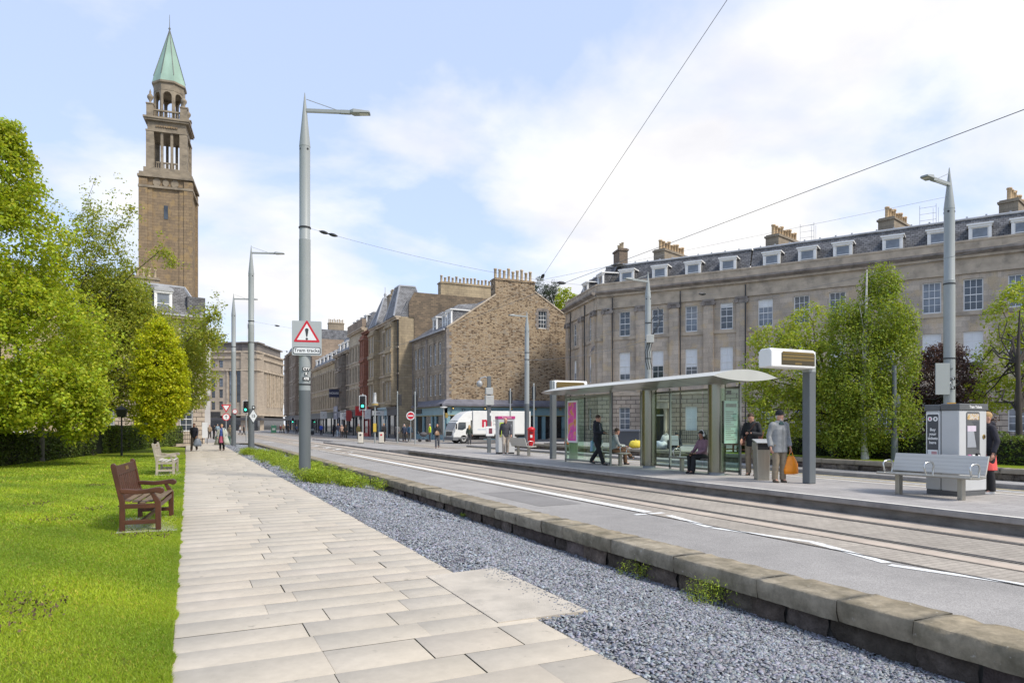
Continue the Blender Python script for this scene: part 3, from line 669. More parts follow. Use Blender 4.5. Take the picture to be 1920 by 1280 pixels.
# ================================================================ curved terrace on the right
TA, TB, TC = Vector((37.4,64.8,0)), Vector((35.3,55.2,0)), Vector((43.1,43.95,0))
ang = lambda a, b: math.atan2(b.y-a.y, b.x-a.x)
aA, aB = ang(TA, TB), ang(TB, TC); aC = math.atan2(-16.25, 9.7)
def terrace_front(root, W, wx, spec, pil=(), doors=(), base_y=0.0, x0=0.0, wide=1.08):
    """one straight front: ground, first, second floor windows, cornice, parapet, mansard, dormers"""
    ops = []
    for i, x in enumerate(wx):
        ops += [(x, 9.95, wide, 2.3), (x, 5.85, wide, 2.6)]
        if i not in doors: ops.append((x, 1.2, wide, 2.15))
        else: ops.append((x, .25, 1.15, 3.1))
    m = MB(); facade(m, W, 4.4, 13.2, [o for o in ops if o[1] > 4.5], x0=x0); facade(m, W, -.1, 4.4, [o for o in ops if o[1] < 4.4], x0=x0, y=-.06, mi=1, depth=.28)
    m.bb(x0,x0+W,.23,9.5,-.1,14.0, 0)
    m.build('wall', [M_ston, M_rust], root)
    for a_, b_, c_, nm in (((-.16,0),(4.4,4.72),0,'string_course'),((-.09,-.002),(9.62,9.9),0,'sill_course'),((-.14,-.002),(12.62,13.0),0,'architrave')): t = MB(); t.bb(x0,x0+W,*a_,*b_); t.build(nm, M_trim, root)
    t = MB(); t.bb(x0,x0+W,-.10,.22,13.0,13.75); t.bb(x0,x0+W,-.30,.22,13.75,13.92); t.build('frieze', M_trim, root)
    c = MB(); c.add([(x0,-.3,13.92),(x0+W,-.3,13.92),(x0+W,-.62,14.12),(x0,-.62,14.12),(x0,-.62,14.27),(x0+W,-.62,14.27),(x0+W,.2,14.33),(x0,.2,14.33)], [(0,1,2,3),(3,2,5,4),(4,5,6,7),(0,3,4,7),(1,6,5,2)]); c.build('cornice', M_sooty, root)
    p = MB(); p.bb(x0,x0+W,-.12,.2,14.33,14.92); p.bb(x0,x0+W,-.17,.25,14.92,15.05); p.build('parapet', M_trim, root)
    for x in pil:
        q = MB(); q.bb(x-.42,x+.42,-.22,-.003,4.75,12.1); q.bb(x-.46,x+.46,-.16,-.003,4.73,5.0); o = q.build('pilaster', M_ston, root)
        k = MB(); k.bb(x-.52,x+.52,-.32,-.003,12.45,12.62); k.bb(x-.43,x+.43,-.26,-.003,12.1,12.45)
        for s in (-1, 1): k.tube([(x+s*.42,-.36,12.28),(x+s*.42,-.02,12.28)], .19, 10)
        k.build('capital', M_sooty, o)
    r = MB(); y0, y1 = .75, 2.1
    r.add([(x0,y0,14.3),(x0+W,y0,14.3),(x0+W,y1,17.1),(x0,y1,17.1),(x0,9.5,17.3),(x0+W,9.5,17.3)], [(0,1,2,3),(3,2,5,4)]); r.build('roof', M_slate, root)
    g = MB(); g.tube([(x0,y1-.06,17.1),(x0+W,y1-.06,17.1)], .09, 6); 
    for i in range(int(W/1.2)): g.box((x0+.6+1.2*i, y1, 17.22), (.12,.12,.14))
    g.build('ridge', M_lead, root)
    blinds = spec.get('blinds', [0]*99)
    for i, x in enumerate(wx):
        window(root, x, 9.95, wide, 2.3, 3 if wide > 1.1 else 2, 4, (0,0,.3,0,.18)[(i*3+int(W*7)) % 5]); window(root, x, 5.85, wide, 2.6, 2, 4, blinds[i])
        if i not in doors: window(root, x, 1.2, wide, 2.15, 2, 4, spec.get('gblind', [0]*99)[i], y=.1)
        else:
            d = MB(); d.bb(x-.57,x+.57,.08,.16,.25,2.5); o = d.build('door', surf('black_door', (.02,.02,.022), .3), root)
            f = MB(); f.quad((x-.5,.1,2.6),(x+.5,.1,2.6),(x+.5,.1,3.28),(x-.5,.1,3.28)); f.build('fanlight', M_dkgl, o)
            f = MB(); f.bb(x-.57,x+.57,.06,.14,2.5,2.62); f.bb(x-.57,x+.57,.06,.14,3.26,3.35); f.build('door_frame', M_wpaint, o)
            q = MB()
            for s in (-1, 1):
                q.lathe([(.2,.1),(.2,.25),(.16,.3),(.14,2.95),(.2,3.05),(.2,3.15)], 14, (x+s*.95,-.75,0))
                q.bb(x+s*.95-.22,x+s*.95+.22,-.2,-.063,.1,3.15)
            q.bb(x-1.3,x+1.3,-1.0,-.063,3.15,3.75); q.bb(x-1.4,x+1.4,-1.1,-.063,3.75,3.9); q.bb(x-1.2,x+1.2,-1.3,-.063,-.1,.2); q.build('portico', M_trim, root)
    for x in spec.get('dorm', wx): dormer(root, x, 14.55, .55, 1.05, 1.5)
    return root
# corner house, two fronts
tA = empty('terrace_house', TA, aA, 'grey stone corner house with ionic pilasters and slate mansard beside the side street', 'house', 'houses of the curved terrace')
WA = (TB-TA).length; wxA = [hit(px, TA, aA)[0] for px in (1078, 1107)]
terrace_front(tA, WA, wxA, {'blinds': [.5,.45], 'dorm': [hit(px, TA, aA)[0]-.3 for px in (1089, 1117)]}, pil=[hit(px, TA, aA)[0] for px in (1066, 1092, 1115)], wide=.95)
chimney(tA, (6.2, 3.8, 16.9), (1.6, .9, 2.3), 3, 'x', .7, M_pot2, ashlar('brick_stack', (.25,.19,.14), (.19,.15,.12), (.12,.1,.08), .3, .1, .012))
WB = (TC-TB).length; wxB = [hit(px, TB, aB)[0] for px in (1171, 1233, 1296, 1362)]
rB = empty('terrace_house', TB, aB, 'grey stone terrace house with five ionic pilasters behind the tram shelter', 'house', 'houses of the curved terrace')
terrace_front(rB, WB, wxB, {'blinds': [.78,.55,.62,.8], 'gblind': [0,0,.95,0]}, pil=[hit(px, TB, aB)[0] for px in (1140, 1202, 1265, 1329, 1391)], doors=(1,))
chimney(rB, (hit(1240, TB, aB)[0]-.6, 5.2, 16.9), (1.2, 4.6, 1.3), 9, 'y', .95, pr=.19, rz=R(-14))
for px in (1150,1213,1277,1402):  # black tubes added as shadow lines beside the pilasters; the last is a drainpipe
    xx = min(hit(px, TB, aB)[0], WB-.08); pl = MB(); pl.tube([(xx,-.27,.1),(xx,-.27,13.6)], .055, 8); pl.build('pipe_or_shade_line', M_black, rB)
for px in (1073,1100):  # added black tubes standing in for pilaster shadows on this front
    xx = hit(px, TA, aA)[0]; pl = MB(); pl.tube([(xx,-.22,.1),(xx,-.22,13.6)], .055, 8); pl.build('pipe_or_shade_line', M_black, tA)
# plain houses further along
P = TC.copy(); uC = Vector((math.cos(aC), math.sin(aC), 0)); xs = [hit(px, TC, aC)[0] for px in (1398, 1622, 1878)]+[26.0]; xs[0] = 0
defs = [((1435,1503,1570), (1440,1507,1574), 'plain grey stone terrace house half hidden by the birch tree', (2,), 1432, 0.55),
        ((1662,1747,1825), (1668,1754,1833), 'plain grey stone terrace house behind the purple leaved tree', (), 1655, 2.2),
        ((1910,1990), (1915,1995), 'plain grey stone terrace house at the right edge of the photo', (1,), 1897, .7)]
for i, (wp, dp, lab, drs, cpx, off) in enumerate(defs):
    o = TC+uC*xs[i]; r = empty('terrace_house', o, aC, lab, 'house', 'houses of the curved terrace')
    lx = lambda px: hit(px, o, aC)[0]
    terrace_front(r, xs[i+1]-xs[i], [lx(p) for p in wp], {'blinds': [.6,.7,.85,.85], 'dorm': [lx(p)+.15 for p in dp]}, doors=drs, wide=1.2)
    chimney(r, (lx(cpx)+.5, 5.4, 16.9), (1.2, 4.6, 1.3), 9, 'y', .95, pr=.19, rz=R(-14))
    m = MB(); bx = lx(cpx)+2.3
    for k in range(2): m.bar((bx+k*1.1,3.0,17.2),(bx+k*1.1,3.0,18.9),.028); m.bar((bx+k*.35+.9,3.0,17.2),(bx+k*.35+.9,3.0,18.6),.022)
    for z in (17.7,18.2,18.7): m.bar((bx,3.0,z),(bx+1.1,3.0,z),.02)
    m.build('roof_rail', M_lead, r)
# ================================================================ gable-ended public house
O1 = (25.0, 81.2); PUB_W = 81.2-68.8
pub = empty('corner_pub', (*O1, 0), R(-90), 'rubble gabled corner building with teal shopfront and row of tall chimney pots', 'pub')
M_rub = rubble('rubble_gable'); M_pubf = ashlar('pub_front_ashlar', (.43,.36,.27), (.30,.25,.19), (.14,.12,.1), .6, .3, .012, amt=.6, sscale=.5)
pw = [1.5,2.9,4.3,7.0,8.6,10.2]
ops = [(x, z, .85, h) for x in pw for z, h in ((8.35,2.4),(4.95,2.4))]
m = MB(); facade(m, PUB_W, -.1, 12.0, ops)
W_ = PUB_W; gp = [(0,-.1),(20,-.1),(20,11.2),(14.6,14.35),(10.55,16.75),(5.75,16.0),(0,12.0)]
gop = (11.6, 12.65, 1.1, 2.0)
# gable with a real window hole
def gz(y): 
    pts = [(0,12.0),(5.75,16.0),(10.55,16.75),(14.6,14.35),(20,11.2)]
    for (a, za), (b, zb) in zip(pts, pts[1:]):
        if a <= y <= b: return za+(zb-za)*(y-a)/(b-a)
ys = sorted({0,5.75,10.55,14.6,20,gop[0]-.55,gop[0]+.55})
for ya, yb in zip(ys, ys[1:]):
    if abs((ya+yb)/2-gop[0]) < .5:
        m.quad((W_,ya,-.1),(W_,yb,-.1),(W_,yb,gop[1]),(W_,ya,gop[1]), 1); m.quad((W_,ya,gop[1]+2.0),(W_,yb,gop[1]+2.0),(W_,yb,gz(yb)),(W_,ya,gz(ya)), 1)
        for s in (ya, yb): m.quad((W_,s,gop[1]),(W_-.2,s,gop[1]),(W_-.2,s,gop[1]+2),(W_,s,gop[1]+2), 1)
        m.quad((W_-.2,ya,gop[1]),(W_-.2,yb,gop[1]),(W_-.2,yb,gop[1]+2),(W_-.2,ya,gop[1]+2), 1)
        m.quad((W_,ya,gop[1]),(W_,yb,gop[1]),(W_-.2,yb,gop[1]),(W_-.2,ya,gop[1]), 1)
    else: m.quad((W_,ya,-.1),(W_,yb,-.1),(W_,yb,gz(yb)),(W_,ya,gz(ya)), 1)
m.quad((0,20,-.1),(0,0,-.1),(0,0,12),(0,20,12), 1)
m.build('wall', [M_pubf, M_rub], pub)
for x in pw:
    for z in (8.35,4.95): window(pub, x, z, .85, 2.4, 2, 2, 0)
o = window(pub, W_-.1, gop[1], 1.1, 2.0, 3, 4, 0, y=gop[0]); o.rotation_euler = (0,0,R(90))
q = MB()
for k in range(7): q.bb(W_-.02,W_+.04,gop[0]-.55-(.42 if k % 2 else .28),gop[0]-.55,gop[1]-.1+k*.32,gop[1]+.2+k*.32); q.bb(W_-.02,W_+.04,gop[0]+.55,gop[0]+.55+(.42 if k % 2 else .28),gop[1]-.1+k*.32,gop[1]+.2+k*.32)
q.bb(W_-.02,W_+.045,gop[0]-.7,gop[0]+.7,gop[1]+2.0,gop[1]+2.3); q.build('window_surround', M_sooty, pub)
q = MB()
for k in range(22): q.bb(W_-.4-(k % 2)*.25,W_+.03,-.03,.3+(1-k % 2)*.25,4.3+k*.35,4.3+k*.35+.34)
for x in (.3, 5.7): q.bb(x-.3,x+.3,-.06,-.002,4.2,11.9)
q.bb(0,W_+.05,-.10,-.003,11.6,11.8); q.build('quoins', M_sooty, pub)
r = MB(); r.add([(0,-.25,11.95),(W_-.05,-.25,11.95),(W_-.05,5.75,15.95),(0,5.75,15.95),(0,10.5,16.7),(W_-.05,10.5,16.7),(W_-.05,20,11.15),(0,20,11.15)], [(0,1,2,3),(3,2,5,4),(4,5,6,7)]); r.build('roof', M_slate2, pub)
g = MB(); g.bb(-.1,W_+.05,-.42,-.2,11.8,11.98); g.build('gutter', M_lead, pub)
for a, b in (((0,12.08),(5.75,16.08)),((10.6,16.8),(19.8,11.35))): sk = MB(); sk.bar((W_-.1,*a),(W_-.1,*b),.32,.15); sk.build('skew_stone', M_trim, pub)
chimney(pub, (W_-.62, 8.15, 15.7), (1.25, 4.9, 2.0), 9, 'y', 1.2, M_pot2, M_rub, .19)
for i, px in enumerate((800,817,827,848)):
    x = hit(px, O1, R(-90))[0]+(.6 if i < 3 else .2); dm = dormer(pub, min(x, W_-.9), 12.25+(.1 if i > 2 else 0), .75 if i < 3 else .6, .95, 1.55, depth=3.2, slm=M_slate2)
    k = MB(); xx = min(x, W_-.9); k.add([(xx-.75,.55,14.0),(xx+.75,.55,14.0),(xx+.75,4.4,14.4),(xx-.75,4.4,14.4),(xx-.3,1.6,14.75),(xx+.3,1.6,14.75),(xx+.3,4.4,15.1),(xx-.3,4.4,15.1)], [(0,1,5,4),(1,2,6,5),(2,3,7,6),(3,0,4,7),(4,5,6,7)]); k.build('dormer_roof', M_slate2, dm)
# teal shopfront round the corner
M_teal = surf('teal_shop_paint', (.205,.335,.37), .5, .06, 1.5, .03, dirt=((.15,.25,.27), .8, .5)); M_teald = surf('dark_teal_trim', (.14,.23,.25), .5, .08, 2)
M_gold = surf('olive_gold_moulding', (.30,.26,.10), .5, .1, 3)
s = MB()
GX = W_+.35
s.bb(2.2,GX,-.35,-.005,2.75,3.65); s.bb(W_+.005,GX,-.35,19,2.75,3.65)
for x in (2.3,5.3,8.3,9.6,12.3): s.bb(x-.18,x+.18,-.33,-.006,0,2.75)
for y in (.1,1.9,4.4,6.3,8.6,10.6,11.6,14.2,15.0,18.8): s.bb(W_+.006,GX-.03,y-.2,y+.2,0,2.75)
for y0, y1 in ((0,1.9),(4.4,6.3),(8.6,10.4),(14.2,15),(15.2,18.8)): s.bb(W_+.006,GX-.12,y0,y1,0,.7 if y1 < 12 else 2.75)
s.bb(2.3,12.3,-.24,-.006,0,.6)
sf = s.build('shopfront', M_teal, pub, bevel=.015)
k = MB(); k.bb(2.2,GX+.02,-.38,-.006,2.68,2.76); k.bb(W_+.006,GX+.02,-.38,19,2.68,2.76); k.bb(2.2,GX+.02,-.38,-.006,3.62,3.7); k.bb(W_+.006,GX+.02,-.38,19,3.62,3.7); k.build('moulding', M_gold, sf)
k = MB(); k.bb(2.3,12.3,-.16,-.007,.6,2.7); k.bb(W_+.007,W_+.12,0,19,0,2.7); k.build('shop_window', M_shopgl, sf)
k = MB(); k.bb(2.0,GX+.25,-.75,-.004,3.7,3.92); k.bb(W_+.004,GX+.4,-.75,19,3.7,3.92); k.add([(2.0,-.75,3.92),(GX+.4,-.75,3.92),(W_+.004,0,4.45),(2.0,0,4.45),(GX+.4,19,3.92),(W_+.004,19,4.45)], [(0,1,2,3),(1,4,5,2)]); k.build('shop_canopy', surf('lead_canopy', (.14,.14,.165), .6, .25, 1.5, .1), sf)
M_ink = surf('dark_lettering', (.03,.035,.04), .6)
text('sign_lettering', 'The Fox and Faucet', .62, M_ink, sf, face_mat((GX+.004, 3.9, 3.2), (1,0)), extrude=.01, shear=.25)
for y in (.5,4.2,7.4,10.4,13.6): 
    k = MB(); k.lathe([(.03,.2),(.05,.12),(.15,.05),(.16,0)], 10, (GX+.2,y,3.4)); k.bar((GX,y,3.6),(GX+.2,y,3.6),.03); k.build('swan_lamp', surf('brass', (.5,.34,.1), .35, metal=.8), sf)
k = MB(); k.bb(2.9,5.0,-.42,-.36,3.0,3.5); bs = k.build('name_board', M_black, sf)
# ================================================================ shops and tenements down the street
def tenement(label, y_near, y_far, eave, mat, floors, nwin, X=23.3, shop=(.05,.05,.055), roof='mansard', rz_=3.0, trim=None, wmat=None, w=.95, bays=(), D=11, pots=8, frames=None, name='tenement', group='tenements along the far side of the street', dorm=0, shops=None, sidez=None, dead=0):
    W = y_far-y_near; r = empty(name, (X, y_far, 0), R(-90), label, 'building', group); trim = trim or M_trim
    xs_ = [W*(i+.5)/nwin for i in range(nwin)]; ops = [(x, z, w, h) for x in xs_ for z, h in floors if not any(b0-.2 < x < b1+.2 for b0, b1 in bays)]
    m = MB(); facade(m, W, 3.9, eave, ops); side_box(m, W, D, -.1, eave); m.build('wall', mat, r)
    for x, z, ww, h in ops: window(r, x, z, ww, h, 2, 2, 0, frame=frames)
    t = MB(); t.bb(-.02,W+.02,-.34,-.003,eave-.35,eave-.12); t.bb(-.04,W+.04,-.5,.2,eave-.12,eave+.05)
    for z, h in floors: t.bb(0,W,-.12,-.003,z-.3,z-.12)
    for x, z, ww, h in ops: t.bb(x-ww/2-.16,x-ww/2,-.07,-.003,z-.1,z+h+.15); t.bb(x+ww/2,x+ww/2+.16,-.07,-.003,z-.1,z+h+.15); t.bb(x-ww/2-.22,x+ww/2+.22,-.13,-.003,z+h+.15,z+h+.34)
    t.build('cornice', trim, r)
    for b0, b1 in bays:
        k = MB(); bo = []
        for z, h in floors: bo += [(b0+(b1-b0)*u, z, (b1-b0)*.24, h) for u in (.27,.73)]
        facade(k, b1-b0, 4.1, eave-.6, bo, x0=b0, y=-.75); k.quad((b0,0,4.1),(b0,-.75,4.1),(b0,-.75,eave-.6),(b0,0,eave-.6)); k.quad((b1,0,4.1),(b1,-.75,4.1),(b1,-.75,eave-.6),(b1,0,eave-.6)); k.quad((b0,-.75,eave-.6),(b1,-.75,eave-.6),(b1,0,eave-.6),(b0,0,eave-.6))
        for z, h in floors: k.bb(b0-.08,b1+.08,-.86,-.752,z-.55,z-.3); k.bb(b0-.1,b1+.1,-.9,-.752,z+h+.12,z+h+.4)
        o = k.build('bay_window', mat, r)
        for (x, z, ww, h) in bo: link('window', win_meshes(ww, h, 1, 2, 0)[0], o, (x,-.62,z)); link('pane', win_meshes(ww, h, 1, 2, 0)[1], o, (x,-.62,z))
    q = MB()
    if roof == 'mansard': q.add([(0,.1,eave),(W,.1,eave),(W,rz_*.55,eave+rz_),(0,rz_*.55,eave+rz_),(0,D,eave+rz_),(W,D,eave+rz_),(0,D,eave),(W,D,eave)], [(0,1,2,3),(3,2,5,4),(0,3,4,6),(1,7,5,2)])
    else: q.add([(0,-.2,eave),(W,-.2,eave),(W,D/2,eave+rz_),(0,D/2,eave+rz_),(W,D,eave),(0,D,eave)], [(0,1,2,3),(3,2,4,5),(0,3,5),(1,4,2)])
    q.build('roof', M_slate2, r)
    for i in range(dorm): dormer(r, W*(i+.5)/dorm, eave+.25, .5, .8, 1.5, depth=1.5)
    if pots: chimney(r, (W-.6, D*.45, eave+rz_*.7), (1.0, 3.2, rz_*.3+1.3), pots, 'y', .8, M_pot2)
    # shops
    shops = shops or [shop]; n = len(shops); sw = W/n
    for i, c in enumerate(shops):
        a, b = i*sw, (i+1)*sw; k = MB(); fm = surf('shop_paint_%d_%d_%d' % tuple(int(v*255) for v in c), c, .5, .08, 1.5)
        k.bb(a+.02,b-.02,-.3,-.004,2.9,3.75); k.bb(a+.02,a+.35,-.22,-.004,0,2.9); k.bb(b-.35,b-.02,-.22,-.004,0,2.9); k.bb(a+sw*.62,a+sw*.66,-.16,-.004,0,2.9); k.bb(a+.35,a+sw*.62,-.16,-.004,0,.55); k.bb(a-.0,b,-.42,-.003,3.75,3.95)
        so = k.build('shopfront', fm, r); k = MB(); k.bb(a+.35,b-.35,-.06,-.006,0,2.9); k.build('shop_window', M_shopgl, so)
    return r
M_tan = ashlar('tan_ashlar', (.46,.37,.24), (.36,.29,.195), (.18,.15,.11), .7, .32, .01, amt=.55, sscale=.4); M_dbr = ashlar('dark_stone_flank', (.25,.19,.13), (.15,.12,.09), (.09,.075,.06), .5, .22, .014, amt=.5)
M_beige = ashlar('beige_ashlar', (.56,.48,.355), (.48,.41,.30), (.28,.24,.18), .8, .35, .008, amt=.35, sscale=.3); M_redst = ashlar('red_sandstone', (.36,.16,.105), (.28,.125,.085), (.12,.07,.05), .6, .3, .01, amt=.35)
M_dark = ashlar('dark_ashlar', (.30,.255,.21), (.22,.19,.155), (.12,.105,.09), .7, .3, .01, amt=.55); M_cream = ashlar('cream_ashlar', (.53,.43,.285), (.44,.36,.24), (.22,.18,.13), .8, .35, .01, amt=.5); M_brown = ashlar('brown_ashlar', (.37,.29,.22), (.28,.22,.17), (.15,.12,.095), .8, .35, .01, amt=.45)
F3 = [(4.75,2.3),(8.2,2.3),(11.4,2.2)]
M_brf = surf('brown_window_frame', (.10,.075,.05), .5)
b2 = tenement('tall tan stone tenement with steep slate towers beside the corner pub', 81.0, 94.5, 14.9, M_tan, F3, 5, bays=((1.1,4.1),(9.6,12.7)), roof='mansard', rz_=2.0, pots=0, frames=M_brf, shops=[(.04,.05,.055),(.30,.42,.46),(.06,.06,.065)])
def tower_roof(r, x0, x1, y0, y1, z0, z1, k=.45, finial=False):
    m = MB(); cx_, cy = (x0+x1)/2, (y0+y1)/2; a, b = (x1-x0)/2*k, (y1-y0)/2*k
    m.add([(x0,y0,z0),(x1,y0,z0),(x1,y1,z0),(x0,y1,z0),(cx_-a,cy-b,z1),(cx_+a,cy-b,z1),(cx_+a,cy+b,z1),(cx_-a,cy+b,z1)], [(0,1,5,4),(1,2,6,5),(2,3,7,6),(3,0,4,7),(4,5,6,7)])
    o = m.build('tower_roof', M_slate2, r); e_ = MB()
    for p, q in (((x0,y0,z0),(cx_-a,cy-b,z1)),((x1,y0,z0),(cx_+a,cy-b,z1)),((cx_-a,cy-b,z1),(cx_+a,cy-b,z1)),((cx_+a,cy-b,z1),(cx_+a,cy+b,z1)),((x1,y1,z0),(cx_+a,cy+b,z1))): e_.bar(p, q, .16)
    if finial: e_.lathe([(.2,0),(.12,.3),(.22,.5),(.05,.8),(.04,1.5),(.0,1.6)], 8, (cx_,cy,z1))
    e_.build('lead_hip', M_lead, o)
tower_roof(b2, 9.3, 13.4, -.6, 3.4, 14.95, 18.9, .5); tower_roof(b2, .7, 4.4, -.6, 3.0, 14.95, 19.0, .12, True)
chimney(b2, (7.2, .9, 15), (1.3, 1.0, 3.4), 3, 'x', .75, M_pot2)
m = MB(); m.bb(13.46,13.6,1.9,14,-.1,18.0); m.bb(10.2,13.46,3.5,14,14.9,17.95); m.add([(13.46,1.9,18),(13.6,1.9,18),(13.6,1.2,16.6),(13.46,1.2,16.6),(13.46,1.2,14.9),(13.6,1.2,14.9),(13.6,1.9,14.9),(13.46,1.9,14.9)], [(0,1,2,3),(3,2,5,4),(1,6,5,2)]); m.build('flank_wall', M_dbr, b2)
chimney(b2, (12.9, 9.2, 17.9), (1.1, 7.6, 1.55), 15, 'y', .8, M_pot2, M_tan, .17)
m = MB(); m.tube([(13.3,-.12,.2),(13.3,-.12,14.6)], .07, 8); m.build('pipe_or_shade_line', M_black, b2)
b3 = tenement('narrow red sandstone tenement between the tan and beige ones', 94.5, 99.2, 15.0, M_redst, F3, 2, bays=((.5,2.9),), trim=M_redst, roof='mansard', rz_=2.2, pots=0, frames=M_brf, shops=[(.42,.03,.03)])
b4 = tenement('beige stone tenement with five windows on every floor', 99.2, 109.2, 15.9, M_beige, F3, 5, roof='mansard', rz_=2.4, pots=5, frames=M_brf, shops=[(.05,.05,.055),(.045,.05,.055)], dorm=4)
m = MB(); m.bb(0,10,-.3,.3,15.95,17.2); m.build('attic_storey', M_brown, b4)
b5 = tenement('dark stone tenement with white framed bays and grey dormers', 109.2, 121, 13.6, M_dark, [(4.75,2.3),(8.3,2.6),(11.0,1.8)], 5, bays=((7.0,9.4),), roof='mansard', rz_=3.2, pots=6, shops=[(.06,.06,.07),(.16,.17,.22),(.05,.05,.055)], dorm=4)
b6 = tenement('cream pilastered tenement with glass attic further down the street', 121, 145, 12.9, M_cream, [(4.75,2.3),(8.4,2.8)], 10, roof='mansard', rz_=2.6, pots=9, frames=M_brf, shops=[(.04,.045,.05),(.05,.05,.06),(.03,.05,.05)], dorm=6)
b7 = tenement('tall brown stone tenement furthest down the street', 145, 186, 19.6, M_brown, [(4.75,2.6),(8.6,2.8),(12.6,2.6),(16.2,2.2)], 12, bays=((2,6),(18,22),(35,39)), roof='mansard', rz_=2.0, pots=9, frames=M_brf, shops=[(.05,.05,.055),(.04,.05,.07),(.06,.05,.05),(.10,.03,.03),(.03,.04,.05)])
# projecting shop signs (each hangs on its own bracket)
def shop_sign(Y, z, w, h, c, label, txt=None, X=23.3, proj=.5, tc=None):
    r = empty('shop_sign', (X-.42, Y, z), 0, label, 'sign', 'signs over the far shops'); m = MB(); m.bb(-proj-w,-proj,-.06,.06,0,h)
    m.build('sign_board', surf('sign_%d_%d_%d' % tuple(int(v*255) for v in c), c, .5, .05, 3), r, bevel=.01); k = MB(); k.bar((-proj-w,0,h+.06),(.4,0,h+.06),.05); k.bar((-proj-w*.5,0,h),(-proj-w*.5,0,h+.06),.04); k.build('bracket', M_black, r)
    if txt: text('lettering', txt, min(h*.5, w*.3), tc or M_wpaint, r, face_mat((-proj-w/2,-.065,h*.5), (0,-1)))
    return r
def wall_sign(Y, z, w, h, c, label, txt, X=23.3, tc=None):
    r = empty('shop_sign', (X-.32, Y, z), R(-90), label, 'sign', 'signs over the far shops'); m = MB(); m.bb(-w/2,w/2,-.08,0,0,h)
    m.build('sign_board', surf('sign_%d_%d_%d' % tuple(int(v*255) for v in c), c, .5, .05, 3), r, bevel=.01)
    if txt: text('lettering', txt, min(h*.62, 2.0*w/max(2, len(txt))), tc or M_wpaint, r, face_mat((0,-.085,h*.5), (0,-1)))
    return r
wall_sign(96.8, 2.85, 3.4, 1.5, (.50,.02,.02), 'big red shop sign over the red sandstone tenement', None)
shop_sign(95.0, 3.0, 1.3, 1.3, (.52,.03,.03), 'square red projecting sign with white outline emblem', 'A')
shop_sign(91.5, 2.5, .8, 1.3, (.72,.70,.68), 'white projecting sign with red bird emblem', 'Y', tc=surf('sign_bird_red', (.55,.03,.03), .5))
shop_sign(106, 2.5, .7, .9, (.70,.70,.68), 'small white projecting sign near the red shop', '20', tc=M_black)
wall_sign(107.5, 2.75, 3.6, 1.15, (.42,.03,.03), 'dark red fascia sign beside a white square sign', 'FOOD')
wall_sign(112, 2.6, 5.0, 1.5, (.62,.62,.62), 'white fascia sign with dark lettering over a cafe', 'cafe', tc=M_black)
wall_sign(118.5, 2.7, 3.2, 2.2, (.24,.25,.32), 'large grey purple shop panel with pale emblem', 'U')
shop_sign(112.8, 6.2, 1.6, 1.3, (.03,.035,.07), 'dark blue hanging sign above the shop fronts', 'HOUSE')
shop_sign(123.5, 2.8, 1.1, 1.3, (.66,.66,.64), 'pale square projecting sign before the cream tenement', 'P', tc=M_black)
shop_sign(103.5, 2.3, .8, 1.6, (.42,.07,.06), 'rounded red and tan hanging sign under dark fascia', None)
shop_sign(84.5, 2.9, 1.5, .55, (.6,.6,.58), 'white lettered fascia board beside the pub', 'BAR', tc=M_black)
# ================================================================ department store closing the street
C0 = PD(391, 797, 213); C1 = PD(482, 797, 212); C2 = PD(531, 797, 239)
M_cst = ashlar('store_ashlar', (.44,.37,.29), (.37,.31,.245), (.24,.2,.165), 1.2, .5, .01, amt=.35, sscale=.15)
store = empty('department_store', (C0.x, C0.y, 0), ang(C0, C1), 'big brown stone department store closing the street end', 'building')
def store_front(parent, W, wx, grp, h=24.5):
    ops = []
    for x in wx:
        for z, hh in ((6.5,2.6),(10.2,2.6),(13.6,2.6),(19.6,2.2)): ops.append((x, z, 1.2, hh))
    for x in grp: ops += [(x, 8.8, 1.3, 10.5)]
    m = MB(); facade(m, W, 4.8, h, ops, depth=.4); side_box(m, W, 5, -.1, h); m.build('wall', M_cst, parent)
    for x, z, ww, hh in ops: window(parent, x, z, ww, hh, 2, 4 if hh > 5 else 2, 0, y=.25, frame=M_black)
    t = MB()
    for z, p in ((4.6,.7),(18.6,.5),(22.4,.4),(24.3,.5)): t.bb(-.2,W+.2,-p,-.004,z,z+.45)
    for x in grp: 
        for s in (-1.05,1.05): t.bb(x+s-.22,x+s+.22,-.3,-.003,7.6,18.6)
    t.build('cornice', M_trim, parent)
    a = MB(); a.bb(1.0,W-.5,.8,5,24.5,27.2); a.bb(.2,W+.2,.2,5.2,27.2,27.6); a.build('attic', surf('attic_panels', (.16,.14,.125), .6, .2, .5), parent)
    s_ = MB(); s_.bb(0,W,-.2,-.005,0,3.2); so = s_.build('shopfront', M_shopgl, parent); k = MB(); k.bb(-.1,W+.1,-1.4,-.006,3.2,4.0); k.build('awning', surf('dark_awning', (.06,.06,.065), .7), so)
wst = (C1-C0).length; store_front(store, wst, [1.5,4.0,wst-1.5], [7.2,9.6,11.8])
st2 = empty('department_store', (C1.x, C1.y, 0), ang(C1, C2), 'pilastered street side of brown stone corner block at the street end', 'building')
w2 = (C2-C1).length; store_front(st2, w2, [2,6,w2-2], [11,15,19,23,27])
k = MB(); k.tube([(3,4,27.6),(3,4,34.2)], .09, 6); fp = k.build('flagpole', M_wpaint, st2)
fl = MB(); fl.add([(3+.35*i, 4+.18*math.sin(i*1.1), 33.9-.12*i+s) for i in range(7) for s in (0, -1.5)], [(2*i,2*i+1,2*i+3,2*i+2) for i in range(6)], sm=True); fo = fl.build('flag', surf('navy_flag', (.04,.05,.16), .8), fp)
